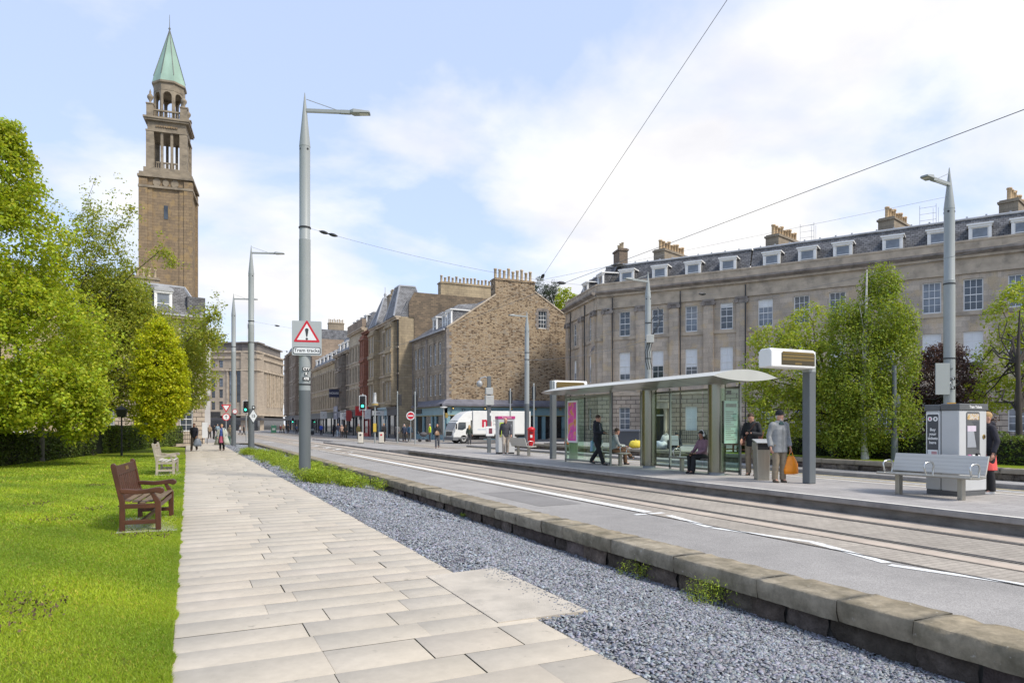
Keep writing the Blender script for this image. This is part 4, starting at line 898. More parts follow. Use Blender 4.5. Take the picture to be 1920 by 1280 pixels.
Mst = Matrix.Translation(store.location) @ Matrix.Rotation(store.rotation_euler.z, 4, 'Z'); Ms2 = Matrix.Translation(st2.location) @ Matrix.Rotation(st2.rotation_euler.z, 4, 'Z')
for c_ in kids(st2): c_.parent = store; c_.matrix_parent_inverse = Mst.inverted() @ Ms2
bpy.data.objects.remove(st2); store['label'] = 'big brown stone department store with flagpole closing the street end'
# ================================================================ church tower (campanile)
TD = 92.0; tp = PD(317, 797, TD)
M_tow = ashlar('tower_ashlar', (.32,.235,.145), (.235,.175,.115), (.11,.09,.065), .85, .38, .014, stain=(.075,.06,.05), amt=.5, sscale=.22, warm=(.36,.25,.12), bump=.5); M_towt = surf('tower_dressings', (.27,.225,.165), .9, .25, .7, .3, dirt=((.085,.075,.065), .6, .75), sc=(1,1,2))
M_copper = surf('verdigris_copper', (.26,.385,.31), .6, .14, .5, .05, dirt=((.34,.50,.42), .5, .7), sc=(1,1,.25))
tow = empty('church_tower', (tp.x, tp.y+3.2, 0), R(-7), 'tall brown stone church tower with open belfry and green copper spire', 'tower')
m = MB(); m.bb(-3.6,3.6,-3.6,3.6,-.1,34.8)
for sx in (-1,1):
    for sy in (-1,1): m.bb(sx*3.25-.62,sx*3.25+.62,sy*3.25-.62,sy*3.25+.62,-.1,34.6); m.bb(sx*2.35-.42,sx*2.35+.42,sy*3.62-.12,sy*3.62+.12,-.1,33.6)
m.build('shaft', M_tow, tow)
k = MB()
for z0, z1, h in ((33.4,33.7,3.95),(34.8,35.1,4.05),(35.1,35.5,3.85),(35.5,36.3,3.3)): k.bb(-h,h,-h,h,z0,z1)
for x in (-1.3,1.3): k.tube([(x,-3.75,34.2),(x,-3.55,34.2)], .55, 14)
k.tube([(0,-3.8,34.2),(0,-3.55,34.2)], .45, 14); k.build('shaft_cornice', M_towt, tow)
k = MB(); k.bb(-.28,.28,-3.66,-3.5,29.4,31.2); k.build('slit_window', M_dkgl, tow)
m = MB(); z0, z1 = 36.3, 41.3
for sx in (-1,1):
    for sy in (-1,1): m.bb(sx*2.42-.56,sx*2.42+.56,sy*2.42-.56,sy*2.42+.56,z0,z1)
for s in (-1,1):
    for x in (-.72,.72): m.bb(x-.19,x+.19,s*2.6-.2,s*2.6+.2,z0,z1); m.bb(s*2.6-.2,s*2.6+.2,x-.19,x+.19,z0,z1)
m.bb(-2.95,2.95,-2.95,2.95,z0-.3,z0+.02); m.build('belfry', M_towt, tow)
k = MB()
for s in (-1,1):
    for i in range(12):
        x = -1.55+3.1*i/11
        k.tube([(x,s*2.5,z0),(x,s*2.5,z0+.85)], .07, 6); k.tube([(s*2.5,x,z0),(s*2.5,x,z0+.85)], .07, 6)
    k.bb(-1.6,1.6,s*2.5-.12,s*2.5+.12,z0+.85,z0+1.02); k.bb(s*2.5-.12,s*2.5+.12,-1.6,1.6,z0+.85,z0+1.02)
k.build('balustrade', M_towt, tow)
m = MB(); m.bb(-2.9,2.9,-2.9,2.9,41.3,42.7)
for z0_, z1_, h in ((41.25,41.45,3.15),(42.7,42.95,3.35),(42.95,43.2,3.5)): m.bb(-h,h,-h,h,z0_,z1_)
m.build('entablature', M_towt, tow)
m = MB()
for i in range(9):
    x = -1.45+2.9*i/8; m.tube([(x,-2.98,42.05),(x,-2.85,42.05)], .17, 8)
m.build('carved_frieze', M_tow, tow)
m = MB()
for sx in (-1,1):
    for sy in (-1,1):
        m = MB(); m.bb(sx*2.35-.48,sx*2.35+.48,sy*2.35-.48,sy*2.35+.48,43.2,44.9); m.bb(sx*2.35-.55,sx*2.35+.55,sy*2.35-.55,sy*2.35+.55,44.9,45.05); m.build('corner_pedestal', M_towt, tow)
for sx in (-1,1):
    for sy in (-1,1): u = MB(); u.lathe([(.3,0),(.18,.15),(.14,.35),(.42,.75),(.45,1.0),(.3,1.2),(.14,1.4),(.16,1.6),(.02,2.0)], 10, (sx*2.35,sy*2.35,45.05)); u.build('urn', M_towt, tow)
k = MB()
for s in (-1,1):
    for i in range(11):
        x = -1.8+3.6*i/10
        k.lathe([(.09,0),(.05,.2),(.1,.45),(.05,.75),(.09,.9)], 6, (x,s*2.4,43.3)); k.lathe([(.09,0),(.05,.2),(.1,.45),(.05,.75),(.09,.9)], 6, (s*2.4,x,43.3))
    k.bb(-1.9,1.9,s*2.4-.14,s*2.4+.14,44.2,44.4); k.bb(s*2.4-.14,s*2.4+.14,-1.9,1.9,44.2,44.4)
k.build('parapet_balustrade', M_towt, tow)
m = MB(); Ro = 2.3; n = 8
for i in range(n):
    a0 = 2*math.pi*(i+.5)/n; a = 2*math.pi*i/n; ap = Ro*math.cos(math.pi/8); hw = Ro*math.sin(math.pi/8)
    M8 = Matrix.Rotation(a-math.pi/2+math.pi/2, 4, 'Z')
    T = lambda x, y, z: Matrix.Rotation(a, 4, 'Z') @ Vector((y, x, z))
    rr = .6; zs_ = 46.55
    # arch spandrel strip
    seg = 8; pts = [(-rr*math.cos(math.pi*j/seg), zs_+rr*math.sin(math.pi*j/seg)) for j in range(seg+1)]
    for yy in (ap, ap-.3):
        for j in range(seg): m.add([T(pts[j][0],yy,pts[j][1]),T(pts[j+1][0],yy,pts[j+1][1]),T(pts[j+1][0],yy,47.3),T(pts[j][0],yy,47.3)], [(0,1,2,3)])
        for s in (-1,1): m.add([T(s*rr,yy,43.2),T(s*hw,yy,43.2),T(s*hw,yy,47.3),T(s*rr,yy,47.3)], [(0,1,2,3)])
    for j in range(seg): m.add([T(pts[j][0],ap,pts[j][1]),T(pts[j+1][0],ap,pts[j+1][1]),T(pts[j+1][0],ap-.3,pts[j+1][1]),T(pts[j][0],ap-.3,pts[j][1])], [(0,1,2,3)])
    for s in (-1,1): m.add([T(s*rr,ap,43.2),T(s*rr,ap-.3,43.2),T(s*rr,ap-.3,zs_),T(s*rr,ap,zs_)], [(0,1,2,3)])
m.build('lantern', M_towt, tow)
m = MB(); r8 = math.pi/8
m.lathe([(2.2,47.3),(2.35,47.35),(2.38,48.2),(2.62,48.35),(2.62,48.6),(1.9,48.65)], 8, rot=r8, sm=False); m.build('lantern_cornice', M_towt, tow); m = MB(); m.lathe([(2.35,43.2),(2.35,43.6),(2.2,43.6)], 8, rot=r8, sm=False); m.build('lantern_base', M_towt, tow)
m = MB(); m.lathe([(2.62,48.62),(2.4,49.5),(.12,56.2),(.0,56.3)], 8, rot=r8, sm=False); so = m.build('spire', M_copper, tow)
k = MB()
for i in range(8): a = 2*math.pi*(i+.5)/8; k.bar((2.43*math.cos(a),2.43*math.sin(a),49.5),(.13*math.cos(a),.13*math.sin(a),56.2),.09)
k.lathe([(.16,55.6),(.2,56.2),(.08,56.5),(.2,56.7),(.06,56.9),(.03,58.6),(.0,58.7)], 8); k.build('finial', surf('dark_lead', (.12,.13,.12), .6, .1, 2), so)
tow.scale = (.845,.845,1)
for o_ in kids(tow):
    kx = {'belfry':1.0,'balustrade':1.0,'entablature':.965,'carved_frieze':.985,'corner_pedestal':1.04,'urn':1.04,'parapet_balustrade':1.03,'lantern':1.05,'lantern_cornice':1.02,'lantern_base':1.05,'spire':1.0}.get(o_.name.split('.')[0], 1)
    o_.scale = (kx, kx, 1)
# ================================================================ houses on the left, curving round the garden
def left_house(P0, P1, h, label, dorm, roofh=2.9, wins=(4,), full=False):
    P0, P1 = Vector((*P0, 0)), Vector((*P1, 0)); a = ang(P0, P1); W = (P1-P0).length
    r = empty('townhouse', P0, a, label, 'house', 'townhouses behind the left garden'); n = wins[0]; xs_ = [W*(i+.5)/n for i in range(n)]
    ops = [(x, z, 1.1, hh) for x in xs_ for z, hh in ((1.1,2.2),(5.0,2.6),(8.6,2.1))]
    m = MB(); facade(m, W, -.1, h, ops); side_box(m, W, 11, -.1, h); m.build('wall', M_cream if not full else M_rust, r)
    for x, z, ww, hh in ops: window(r, x, z, ww, hh, 2, 4, .0)
    t = MB(); t.bb(-.05,W+.3,-.5,.15,h-.25,h+.1); t.bb(0,W+.12,-.12,-.003,4.2,4.5); t.bb(0,W+.1,-.1,-.003,8.1,8.3); t.build('cornice', M_trim, r)
    g = MB(); g.bb(-.05,W+.35,-.62,-.5,h-.05,h+.1); g.build('gutter', M_lead, r)
    q = MB(); q.add([(0,.1,h+.1),(W,.1,h+.1),(W-1.4,1.6,h+roofh),(0,1.6,h+roofh),(0,9.5,h+roofh),(W-1.4,9.5,h+roofh),(W,11,h+.1),(0,11,h+.1)], [(0,1,2,3),(1,6,5,2),(3,2,5,4),(6,7,4,5)]); q.build('roof', M_slate, r)
    k = MB(); k.bar((W,.1,h+.12),(W-1.4,1.6,h+roofh),.18); k.bar((W-1.4,1.6,h+roofh),(0,1.6,h+roofh),.16); k.build('lead_hip', M_lead, r)
    for x in dorm:
        d = dormer(r, x, h+.1, .35, 1.1, 1.9); c = MB(); c.add([(x+.86*math.cos(math.pi*i/8), yy, h+2.2+.42*math.sin(math.pi*i/8)) for yy in (.2, 1.5) for i in range(9)], [(i,i+1,10+i,9+i) for i in range(8)]+[tuple(range(9)), tuple(range(9,18))]); c.build('dormer_hood', M_lead, d)
    return r, W
lh, W = left_house((-7.6,66.4), (1.45,68.4), 11.4, 'dark cornered townhouse with arched dormer in front of the church tower', (5.9,), wins=(3,), full=True)
chimney(lh, (4.8, 3.2, 13.6), (2.4, .9, 1.3), 5, 'x', .8, M_pot2)
m = MB(); m.bb(W-1.4,W+.1,.25,1.1,11.6,13.3); d = m.build('side_dormer', M_slate, lh); k = MB(); k.bb(W+.1,W+.12,.4,.95,11.8,13.1); k.build('side_dormer_pane', M_skygl, d)
m = MB(); m.bb(W-.02,W+.06,-.3,.4,4.4,11.2); m.bb(W+.0,W+.5,-.5,.5,9.4,10.1); m.bb(W+.0,W+.4,-.4,.4,3.9,4.4); m.build('corner_bracket', M_sooty, lh)
m = MB(); m.bb(W-2.6,W-.1,-.2,-.005,4.05,4.35); m.build('white_band', M_wpaint, lh)
left_house((-17.5,57), (-7.7,66.3), 11.2, 'brown townhouse behind the golden upright tree', (2.5,6.5), wins=(4,))
left_house((-27,44), (-17.6,56.9), 11.2, 'brown townhouse behind the large lime tree', (3,8,12), wins=(5,))
left_house((-36,29), (-27.1,43.9), 11.2, 'brown townhouse at the far left behind the hedge', (3,8,12), wins=(5,))
# pale building edge beyond the church
r = empty('townhouse', (2.7, 96, 0), R(90), 'pale painted building just beyond the left corner house', 'building')
ops = [(x, z, 1.1, 2.1) for x in (3,8,13,18,25,32,40) for z in (4.6,8.0,11.0)]
m = MB(); facade(m, 60, -.1, 14, ops); side_box(m, 60, 9, -.1, 14); m.build('wall', surf('pale_render', (.5,.48,.45), .8, .15, .4), r)
for o_ in ops: window(r, o_[0], o_[1], 1.1, 2.1, 2, 2, 0)
m = MB(); m.bb(0,8,-1.2,-.005,2.7,3.4); m.build('awning', M_black, r)
# ================================================================ vegetation
def leaf_mesh(name, cl, per, spread, size, mat, rs, hue=(1,1,1), droop=0.0, tvar=.28, flat=.75, narrow=.55, ctint=None):
    """many small folded leaves in clumps; cl = clump centres (N,3)"""
    N = len(cl); n = N*per
    c = np.repeat(cl, per, 0); sp = spread if np.ndim(spread) == 0 else np.repeat(spread, per)[:, None]
    off = rs.normal(0, 1, (n, 3)); off /= np.maximum(np.linalg.norm(off, axis=1)[:, None], .3); off *= (rs.rand(n, 1)**.45)
    p = c+off*sp*np.array([1,1,flat])
    if droop: p[:, 2] -= droop*rs.rand(n)*1.0
    nrm = off*.9+np.array([0,0,.55])+rs.normal(0,.55,(n,3)); nrm /= np.linalg.norm(nrm, axis=1)[:, None]
    d = rs.normal(0,1,(n,3))+np.array([0,0,-.5-droop]); d -= nrm*(d*nrm).sum(1)[:, None]; d /= np.maximum(np.linalg.norm(d, axis=1)[:, None], 1e-6)
    s = np.cross(nrm, d); L_ = size*rs.uniform(.6,1.25,n)[:, None]; Wd = L_*narrow*rs.uniform(.8,1.2,(n,1))
    a = p-d*L_*.5; b = p+d*L_*.5; l = p-s*Wd*.5+nrm*L_*.10-d*L_*.05; r = p+s*Wd*.5+nrm*L_*.10-d*L_*.05
    vs = np.stack([a, l, b, r], 1).reshape(-1, 3); f = np.arange(n*4).reshape(-1, 4)
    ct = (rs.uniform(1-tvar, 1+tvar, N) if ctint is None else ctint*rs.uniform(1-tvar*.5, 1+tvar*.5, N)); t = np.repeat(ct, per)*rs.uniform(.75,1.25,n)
    yel = rs.normal(0,.10,n); col = np.stack([t*(hue[0]+yel), t*hue[1], t*np.maximum(.2, hue[2]-yel)], 1)
    return npmesh(name, vs, f, 4, mat, np.clip(col, .05, 3))
def ell_clumps(rs, ells):
    """clump centres in the outer shell of ellipsoids, with bumps so the outline breaks up"""
    out, tn = [], []
    for (c, r, n) in ells:
        v = rs.normal(0,1,(n,3)); v /= np.linalg.norm(v, axis=1)[:, None]
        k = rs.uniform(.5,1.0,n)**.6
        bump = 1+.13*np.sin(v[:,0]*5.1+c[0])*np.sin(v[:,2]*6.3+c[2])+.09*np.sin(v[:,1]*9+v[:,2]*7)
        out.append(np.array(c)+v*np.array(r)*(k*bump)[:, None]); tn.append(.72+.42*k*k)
    return np.concatenate(out), np.concatenate(tn)
def branches(m, start, ends, r0, r1, rs, wob=.12):
    for e in ends:
        a = Vector(start) if not isinstance(start, list) else Vector(start[rs.randint(len(start))]); b = Vector(e); L_ = (b-a).length; pts = []
        for i in range(6):
            u = i/5; pts.append(a.lerp(b, u)+Vector((rs.normal(0,wob), rs.normal(0,wob), rs.normal(0,wob)+.25*math.sin(math.pi*u)*L_*.25))*(1 if 0 < i < 5 else 0))
        m.tube(pts, [r0+(r1-r0)*i/5 for i in range(6)], 6)
M_bark = surf('grey_brown_bark', (.10,.082,.062), .95, .35, 3, .8, dirt=((.04,.035,.03), 2.5, .7), sc=(2,2,.5)); M_barkd = surf('dark_bark', (.05,.042,.035), .95, .3, 4, .7, sc=(2,2,.5))
M_birch = surf('birch_bark', (.60,.58,.54), .8, .12, 3, .4, dirt=((.05,.045,.04), 3.2, .95), sc=(.6,.6,4))
L_lime = leafmat('lime_leaf', (.335,.385,.028)); L_cher = leafmat('cherry_leaf', (.31,.335,.045)); L_horn = leafmat('golden_leaf', (.42,.44,.014), trans=.4)
L_bir = leafmat('birch_leaf', (.235,.29,.04)); L_map = leafmat('maple_leaf', (.32,.365,.045)); L_pur = leafmat('purple_leaf', (.105,.058,.054), trans=.25); L_dark = leafmat('conifer_leaf', (.05,.075,.04), trans=.2); L_hed = leafmat('hedge_leaf', (.085,.12,.025), trans=.25); L_hed2 = leafmat('lit_hedge_leaf', (.14,.19,.035), trans=.3)  # lit hedge leaf: paler copy with sunlight put into the colour
L_fern = leafmat('fern_leaf', (.30,.38,.04), trans=.35)
def px_ell(px, py, d, rpx, rpz, n, ry=None):
    c = PD(px, py, d); rx = rpx*d/FPX; return ((c.x, c.y, c.z), (rx, ry or rx, rpz*d/FPX), n)
def tree(name, label, base, trunk, ells, per, spread, size, leaf, bark, seed, nb=14, fork=None, droop=0.0, extra=None, hue=(1,1,1), twigs=None, rb=.07, narrow=.55, tvar=.28, group='trees of the gardens'):
    rs = np.random.RandomState(seed); base = Vector(base); root = empty(name, base, 0, label, 'tree', group)
    rel = lambda p: Vector(p)-base
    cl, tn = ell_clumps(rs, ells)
    if extra is not None: cl = np.concatenate([cl, np.array(extra)]); tn = np.concatenate([tn, np.ones(len(extra))])
    m = MB(); tp = [rel(p) for p, r in trunk]; m.tube(tp, [r for p, r in trunk], 10)
    fk = [rel(f) for f in (fork or [trunk[-1][0]])]
    sel = cl[rs.choice(len(cl), min(nb, len(cl)), replace=False)]
    branches(m, fk, [rel(s) for s in sel], rb, .012, rs)
    for tw in (twigs or []): m.tube([rel(p) for p in tw], [.03-.022*i/(len(tw)-1) for i in range(len(tw))], 5)
    m.build('trunk', bark, root)
    cl = cl-np.array(base)
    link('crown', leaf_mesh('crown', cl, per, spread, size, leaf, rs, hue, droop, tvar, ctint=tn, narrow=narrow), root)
    return root
# ---- left garden
lb = G(8,868); D1 = 28.5
tree('lime_tree', 'large dense lime tree with bright rounded leaf clumps at left', lb, [(lb,.34),(lb+Vector((.05,0,1.2)),.25),(lb+Vector((-.3,.1,3.5)),.22),(lb+Vector((-.4,.2,8)),.12)],
  [px_ell(-10,330,D1,70,100,520),px_ell(-5,480,D1,130,150,1000),px_ell(20,640,D1,172,150,1400),px_ell(70,735,D1-1.2,118,72,620),px_ell(-40,760,D1-1,110,50,380),px_ell(150,770,D1-.6,48,60,230),px_ell(10,265,D1,30,38,110)],
  20, .36, .145, L_lime, M_bark, 11, 16, fork=[lb+Vector((-.3,.1,3)), lb+Vector((-.4,.2,6))], tvar=.34, narrow=.75)
cbp = G(163,853); D2 = 41
tw = []
for (a, b, c) in (((118,560),(122,480),(180,332)),((118,560),(170,440),(176,395)),((150,540),(205,440),(252,392)),((200,560),(300,470),(338,500)),((340,620),(380,640),(430,625)),((350,640),(395,600),(405,570)),((205,560),(235,500),(215,445))):
    tw.append([PD(*q, D2-2) for q in (a, ((a[0]+b[0])/2, (a[1]+b[1])/2-3), b, ((b[0]+c[0])/2, (b[1]+c[1])/2+4), c)])
rs_ = np.random.RandomState(8); ex = []
for t_w in tw:
    for i in range(34): 
        u = rs_.uniform(.3,1)*(len(t_w)-1); k = min(int(u), len(t_w)-2); ex.append(t_w[k].lerp(t_w[k+1], u-k)+Vector(rs_.normal(0,.16,3)))
for i in range(330): ex.append(PD(rs_.normal(180,40), rs_.normal(470,50), D2-1+rs_.normal(0,.8)))
for i in range(420): ex.append(PD(rs_.uniform(180,280), rs_.normal(560,26), D2-1+rs_.normal(0,.8)))
for i in range(150): ex.append(PD(rs_.uniform(355,412), rs_.normal(625,22), D2-1+rs_.normal(0,.8)))
tree('cherry_tree', 'loose olive green tree with thin upper twigs before the church tower', cbp, [(cbp,.42),(cbp+Vector((0,0,.5)),.36),(cbp+Vector((.2,0,2.2)),.32),(cbp+Vector((.5,0,4)),.2)],
  [px_ell(245,662,D2,140,85,1900),px_ell(235,715,D2,120,75,1300),px_ell(240,612,D2,62,46,620),px_ell(345,705,D2,55,72,520),px_ell(165,600,D2,75,120,750),px_ell(215,560,D2,60,60,380)],
  13, .42, .175, L_cher, M_barkd, 12, 30, fork=[cbp+Vector((.3,0,2.4)), cbp+Vector((.5,0,3.8))], extra=[tuple(e_) for e_ in ex], twigs=tw, rb=.10, narrow=.5, tvar=.25)
hb = G(296,856); D3 = 35
tree('hornbeam_tree', 'upright golden leaved hornbeam behind the weathered bench', hb, [(hb,.13),(hb+Vector((-.1,0,.7)),.12),(hb+Vector((.1,0,2.5)),.09),(hb+Vector((.1,0,5.5)),.04)],
  [px_ell(302,727,D3,50,76,860),px_ell(296,668,D3,40,68,460),px_ell(318,750,D3,36,50,280),px_ell(290,790,D3,34,34,240),px_ell(300,625,D3,20,30,110),px_ell(330,705,D3,20,50,140),px_ell(275,740,D3,26,50,190)],
  13, .20, .125, L_horn, M_barkd, 13, 18, fork=[hb+Vector((0,0,.8)), hb+Vector((.1,0,2))], rb=.04, narrow=.65, tvar=.3)
def hedge(label, a, b, wd, h, leaf, seed, dens=260, size=.075, z=0.0, hue=(1,1,1), group='clipped hedges of the gardens'):
    a, b = Vector((*a[:2], z)), Vector((*b[:2], z)); L_ = (b-a).length; root = empty('hedge', a, math.atan2(b.y-a.y, b.x-a.x), label, 'hedge', group); rs = np.random.RandomState(seed)
    m = MB(); m.bb(.05,L_-.05,-wd/2+.08,wd/2-.08,0,h-.1); m.build('core_or_stems', surf('hedge_core_shade', (.022,.026,.013), .95, .3, 5), root)  # solid dark block standing in for the shaded inside of the hedge
    n = int(dens*(L_*h*2+L_*wd)); u = rs.rand(n); f = rs.rand(n); x = rs.uniform(0,L_,n); wob = .05*np.sin(x*2.1+seed)+.04*np.sin(x*5.3)
    At, Af = wd, h; top = f < At/(At+2*Af); side = rs.choice([-1,1], n)
    y = np.where(top, rs.uniform(-wd/2,wd/2,n), side*(wd/2+rs.normal(0,.035,n)+wob*.8)); zz_ = np.where(top, h+rs.normal(0,.035,n)+wob, rs.uniform(0,h,n))
    ends = rs.rand(n) < wd/(L_+wd)*.5; x = np.where(ends, rs.choice([0,L_], n)+rs.normal(0,.03,n), x)
    cl = np.stack([x, y, zz_], 1); link('foliage', leaf_mesh('foliage', cl, 3, .06, size, leaf, rs, hue, tvar=.35), root); return root
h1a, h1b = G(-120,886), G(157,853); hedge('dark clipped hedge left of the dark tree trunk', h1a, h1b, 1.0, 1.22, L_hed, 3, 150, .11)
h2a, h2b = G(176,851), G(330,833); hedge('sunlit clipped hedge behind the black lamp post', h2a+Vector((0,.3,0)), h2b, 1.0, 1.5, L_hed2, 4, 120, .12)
# ---- right garden
z4 = .4; GR = lambda px, X: AX(px, X)*1
def gbase(px, X): p = AX(px, X); return Vector((p.x, p.y, z4))
b_ = gbase(1566, 23.2); dR = 26.6
tree('maple_tree', 'spreading light green tree left of the birch across the street', b_, [(b_,.2),(b_+Vector((0,0,.4)),.16),(b_+Vector((.1,0,1.6)),.14),(b_+Vector((-.2,.2,3)),.09)],
  [px_ell(1490,690,dR+.6,82,72,700),px_ell(1470,775,dR+.5,62,48,430),px_ell(1550,760,dR,64,72,560),px_ell(1440,640,dR+1,34,30,110),px_ell(1520,620,dR+.8,50,48,260),px_ell(1420,730,dR+1,28,40,130)],
  11, .23, .115, L_map, M_barkd, 21, 26, fork=[b_+Vector((.1,0,1.5)), b_+Vector((-.2,.2,2.8))], rb=.06, tvar=.3)
b_ = gbase(1622, 22.6); dR = 25.6
tree('birch_tree', 'weeping birch with white trunk in the garden across the street', b_, [(b_,.15),(b_+Vector((-.05,0,.5)),.10),(b_+Vector((-.1,0,2.4)),.085),(b_+Vector((.05,0,5)),.06),(b_+Vector((.1,0,7)),.02)],
  [px_ell(1652,522,dR,32,34,260),px_ell(1645,585,dR,54,52,560),px_ell(1606,640,dR,52,50,480),px_ell(1665,665,dR,52,70,760),px_ell(1600,715,dR,62,56,620),px_ell(1640,765,dR,76,62,900),px_ell(1694,600,dR,24,34,150),px_ell(1580,580,dR,24,26,110),px_ell(1590,800,dR,50,34,260)],
  13, .24, .10, L_bir, M_birch, 22, 26, fork=[b_+Vector((-.1,0,2.4)), b_+Vector((0,0,4.4))], droop=.6, rb=.018, tvar=.36)
b_ = gbase(1772, 25.2); dR = 26.5
tree('purple_plum_tree', 'round purple leaved tree behind the ticket machine', b_, [(b_,.14),(b_+Vector((0,0,1.4)),.11),(b_+Vector((.1,0,2.6)),.06)],
  [px_ell(1765,715,dR,66,62,620),px_ell(1740,780,dR,50,50,360),px_ell(1805,770,dR,48,55,360),px_ell(1765,668,dR,36,28,160),px_ell(1835,790,dR,26,30,70)],
  13, .2, .10, L_pur, M_barkd, 23, 30, fork=[b_+Vector((0,0,1.4)), b_+Vector((.1,0,2.4))], rb=.035, hue=(1,1,1), tvar=.4)
b_ = gbase(1912, 24.6); dR = 24.5
tree('maple_tree', 'thin light green tree at the right edge of the photo', b_, [(b_,.12),(b_+Vector((-.05,0,1.5)),.09),(b_+Vector((-.1,0,3.5)),.06),(b_+Vector((0,0,5)),.02)],
  [px_ell(1905,590,dR,50,60,220),px_ell(1900,680,dR,72,60,330),px_ell(1880,735,dR,52,36,150),px_ell(1960,640,dR,50,100,200),px_ell(1925,545,dR,26,26,40)],
  10, .24, .12, L_map, M_barkd, 24, 34, fork=[b_+Vector((-.05,0,1.6)), b_+Vector((-.1,0,3.3))], rb=.035)
hx = 23.9
for a, b, s, lab in ((1395,1668,5,'dark hedge behind the white birch trunk'),(1684,1770,6,'hedge behind the left side of the ticket machine'),(1772,2010,7,'brighter hedge at the far right behind the grass strip')):
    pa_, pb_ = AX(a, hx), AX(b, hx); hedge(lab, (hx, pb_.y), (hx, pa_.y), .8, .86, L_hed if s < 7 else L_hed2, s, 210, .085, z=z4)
# trees seen above the gap between the pub and the terrace
bb_ = PD(1030, 797, 118); bb_.z = -.05
tree('pine_tree', 'dark pine rising behind the gabled pub', bb_, [(bb_,.4),(bb_+Vector((0,0,12)),.3),(bb_+Vector((0,0,24.5)),.06)], [px_ell(1012,552,118,16,30,110),px_ell(1030,560,118,20,26,140),px_ell(1000,545,118,8,14,30),px_ell(1040,548,118,10,22,60),px_ell(1025,600,118,34,34,200)], 14, .5, .3, L_dark, M_barkd, 31, 14, rb=.08, narrow=.35)
bb_ = PD(1064, 797, 108); bb_.z = -.05
tree('lime_tree', 'bright green tree between the gable and the terrace', bb_, [(bb_,.4),(bb_+Vector((0,0,12)),.25),(bb_+Vector((0,0,19)),.1)], [px_ell(1062,568,108,22,26,160),px_ell(1075,600,108,26,40,200),px_ell(1050,590,108,14,22,80)], 14, .6, .32, L_lime, M_bark, 32, 8, narrow=.7)
# small round bush by a doorway
tb = PD(1876, 820, 36); tb.z = 0
r = empty('topiary_bush', tb, 0, 'small round clipped bush beside the right hand doorway', 'bush'); rs_ = np.random.RandomState(2); v_ = rs_.normal(0,1,(260,3)); v_ /= np.linalg.norm(v_, axis=1)[:,None]
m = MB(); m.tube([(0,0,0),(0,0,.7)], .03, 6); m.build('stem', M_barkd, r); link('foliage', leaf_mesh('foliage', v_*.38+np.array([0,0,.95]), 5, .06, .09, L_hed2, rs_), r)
# ---- plants growing in the slate bed
def fern_stuff(name, pts, h, seed, label, kind=None, n_per=26, size=.055):
    rs = np.random.RandomState(seed); P = np.array(pts); cl = np.repeat(P, 5, 0)+rs.normal(0,.07,(len(P)*5,3))*np.array([1,1,0]); cl[:,2] += h*rs.uniform(.15,1,len(cl))
    me = leaf_mesh(name, cl, n_per//4, h*.42, size, L_fern, rs, tvar=.4, narrow=.22, flat=1.0); return me
rs_ = np.random.RandomState(6); pts = []
cc_ = [(rs_.rand()**1.25, rs_.normal(0,.6)) for _ in range(85)]
for i in range(900):
    u, ox = cc_[i % 85]; Y = 20.3+22*u+rs_.normal(0,.22); xc = 3.95-.5*u*(1 if u < .3 else .6); X = xc+ox+rs_.normal(0,.16)
    if X < 2.86+.25*math.sin(Y*.9) or X > 5.45 or (X < 3.4 and Y > 22.6 and Y < 26 and rs_.rand() < .8): continue
    pts.append((X, Y, bedz(X, Y)))
tag(link('ground_cover', fern_stuff('ground_cover', pts, .34, 5, '', n_per=40, size=.085)), 'feathery green ground cover growing around the first pole', 'ground cover', kind='stuff')
for (px, py, h, k, lab) in ((1212,1082,.21,8,'small green weed tuft at the foot of the low wall'),(1332,1132,.24,14,'larger green weed tuft under the broken coping stone'),(875,968,.10,3,'tiny green weed tuft far along the low wall')):
    p = G(px, py, -.40); p.x = min(p.x, 5.56); rs_ = np.random.RandomState(k); r = empty('weed', (p.x, p.y, bedz(p.x, p.y)), 0, lab, 'plant', 'weeds along the low wall')
    pp = [(rs_.normal(0,h*.45), rs_.normal(0,h*.5), 0) for i in range(k)]
    link('leaves', fern_stuff('leaves', pp, h, k, '', n_per=44, size=.042), r); m = MB()
    for q in pp: m.tube([q, (q[0]*1.3, q[1]*1.3, h*.8)], [.004,.002], 5)
    m.build('core_or_stems', L_fern, r)
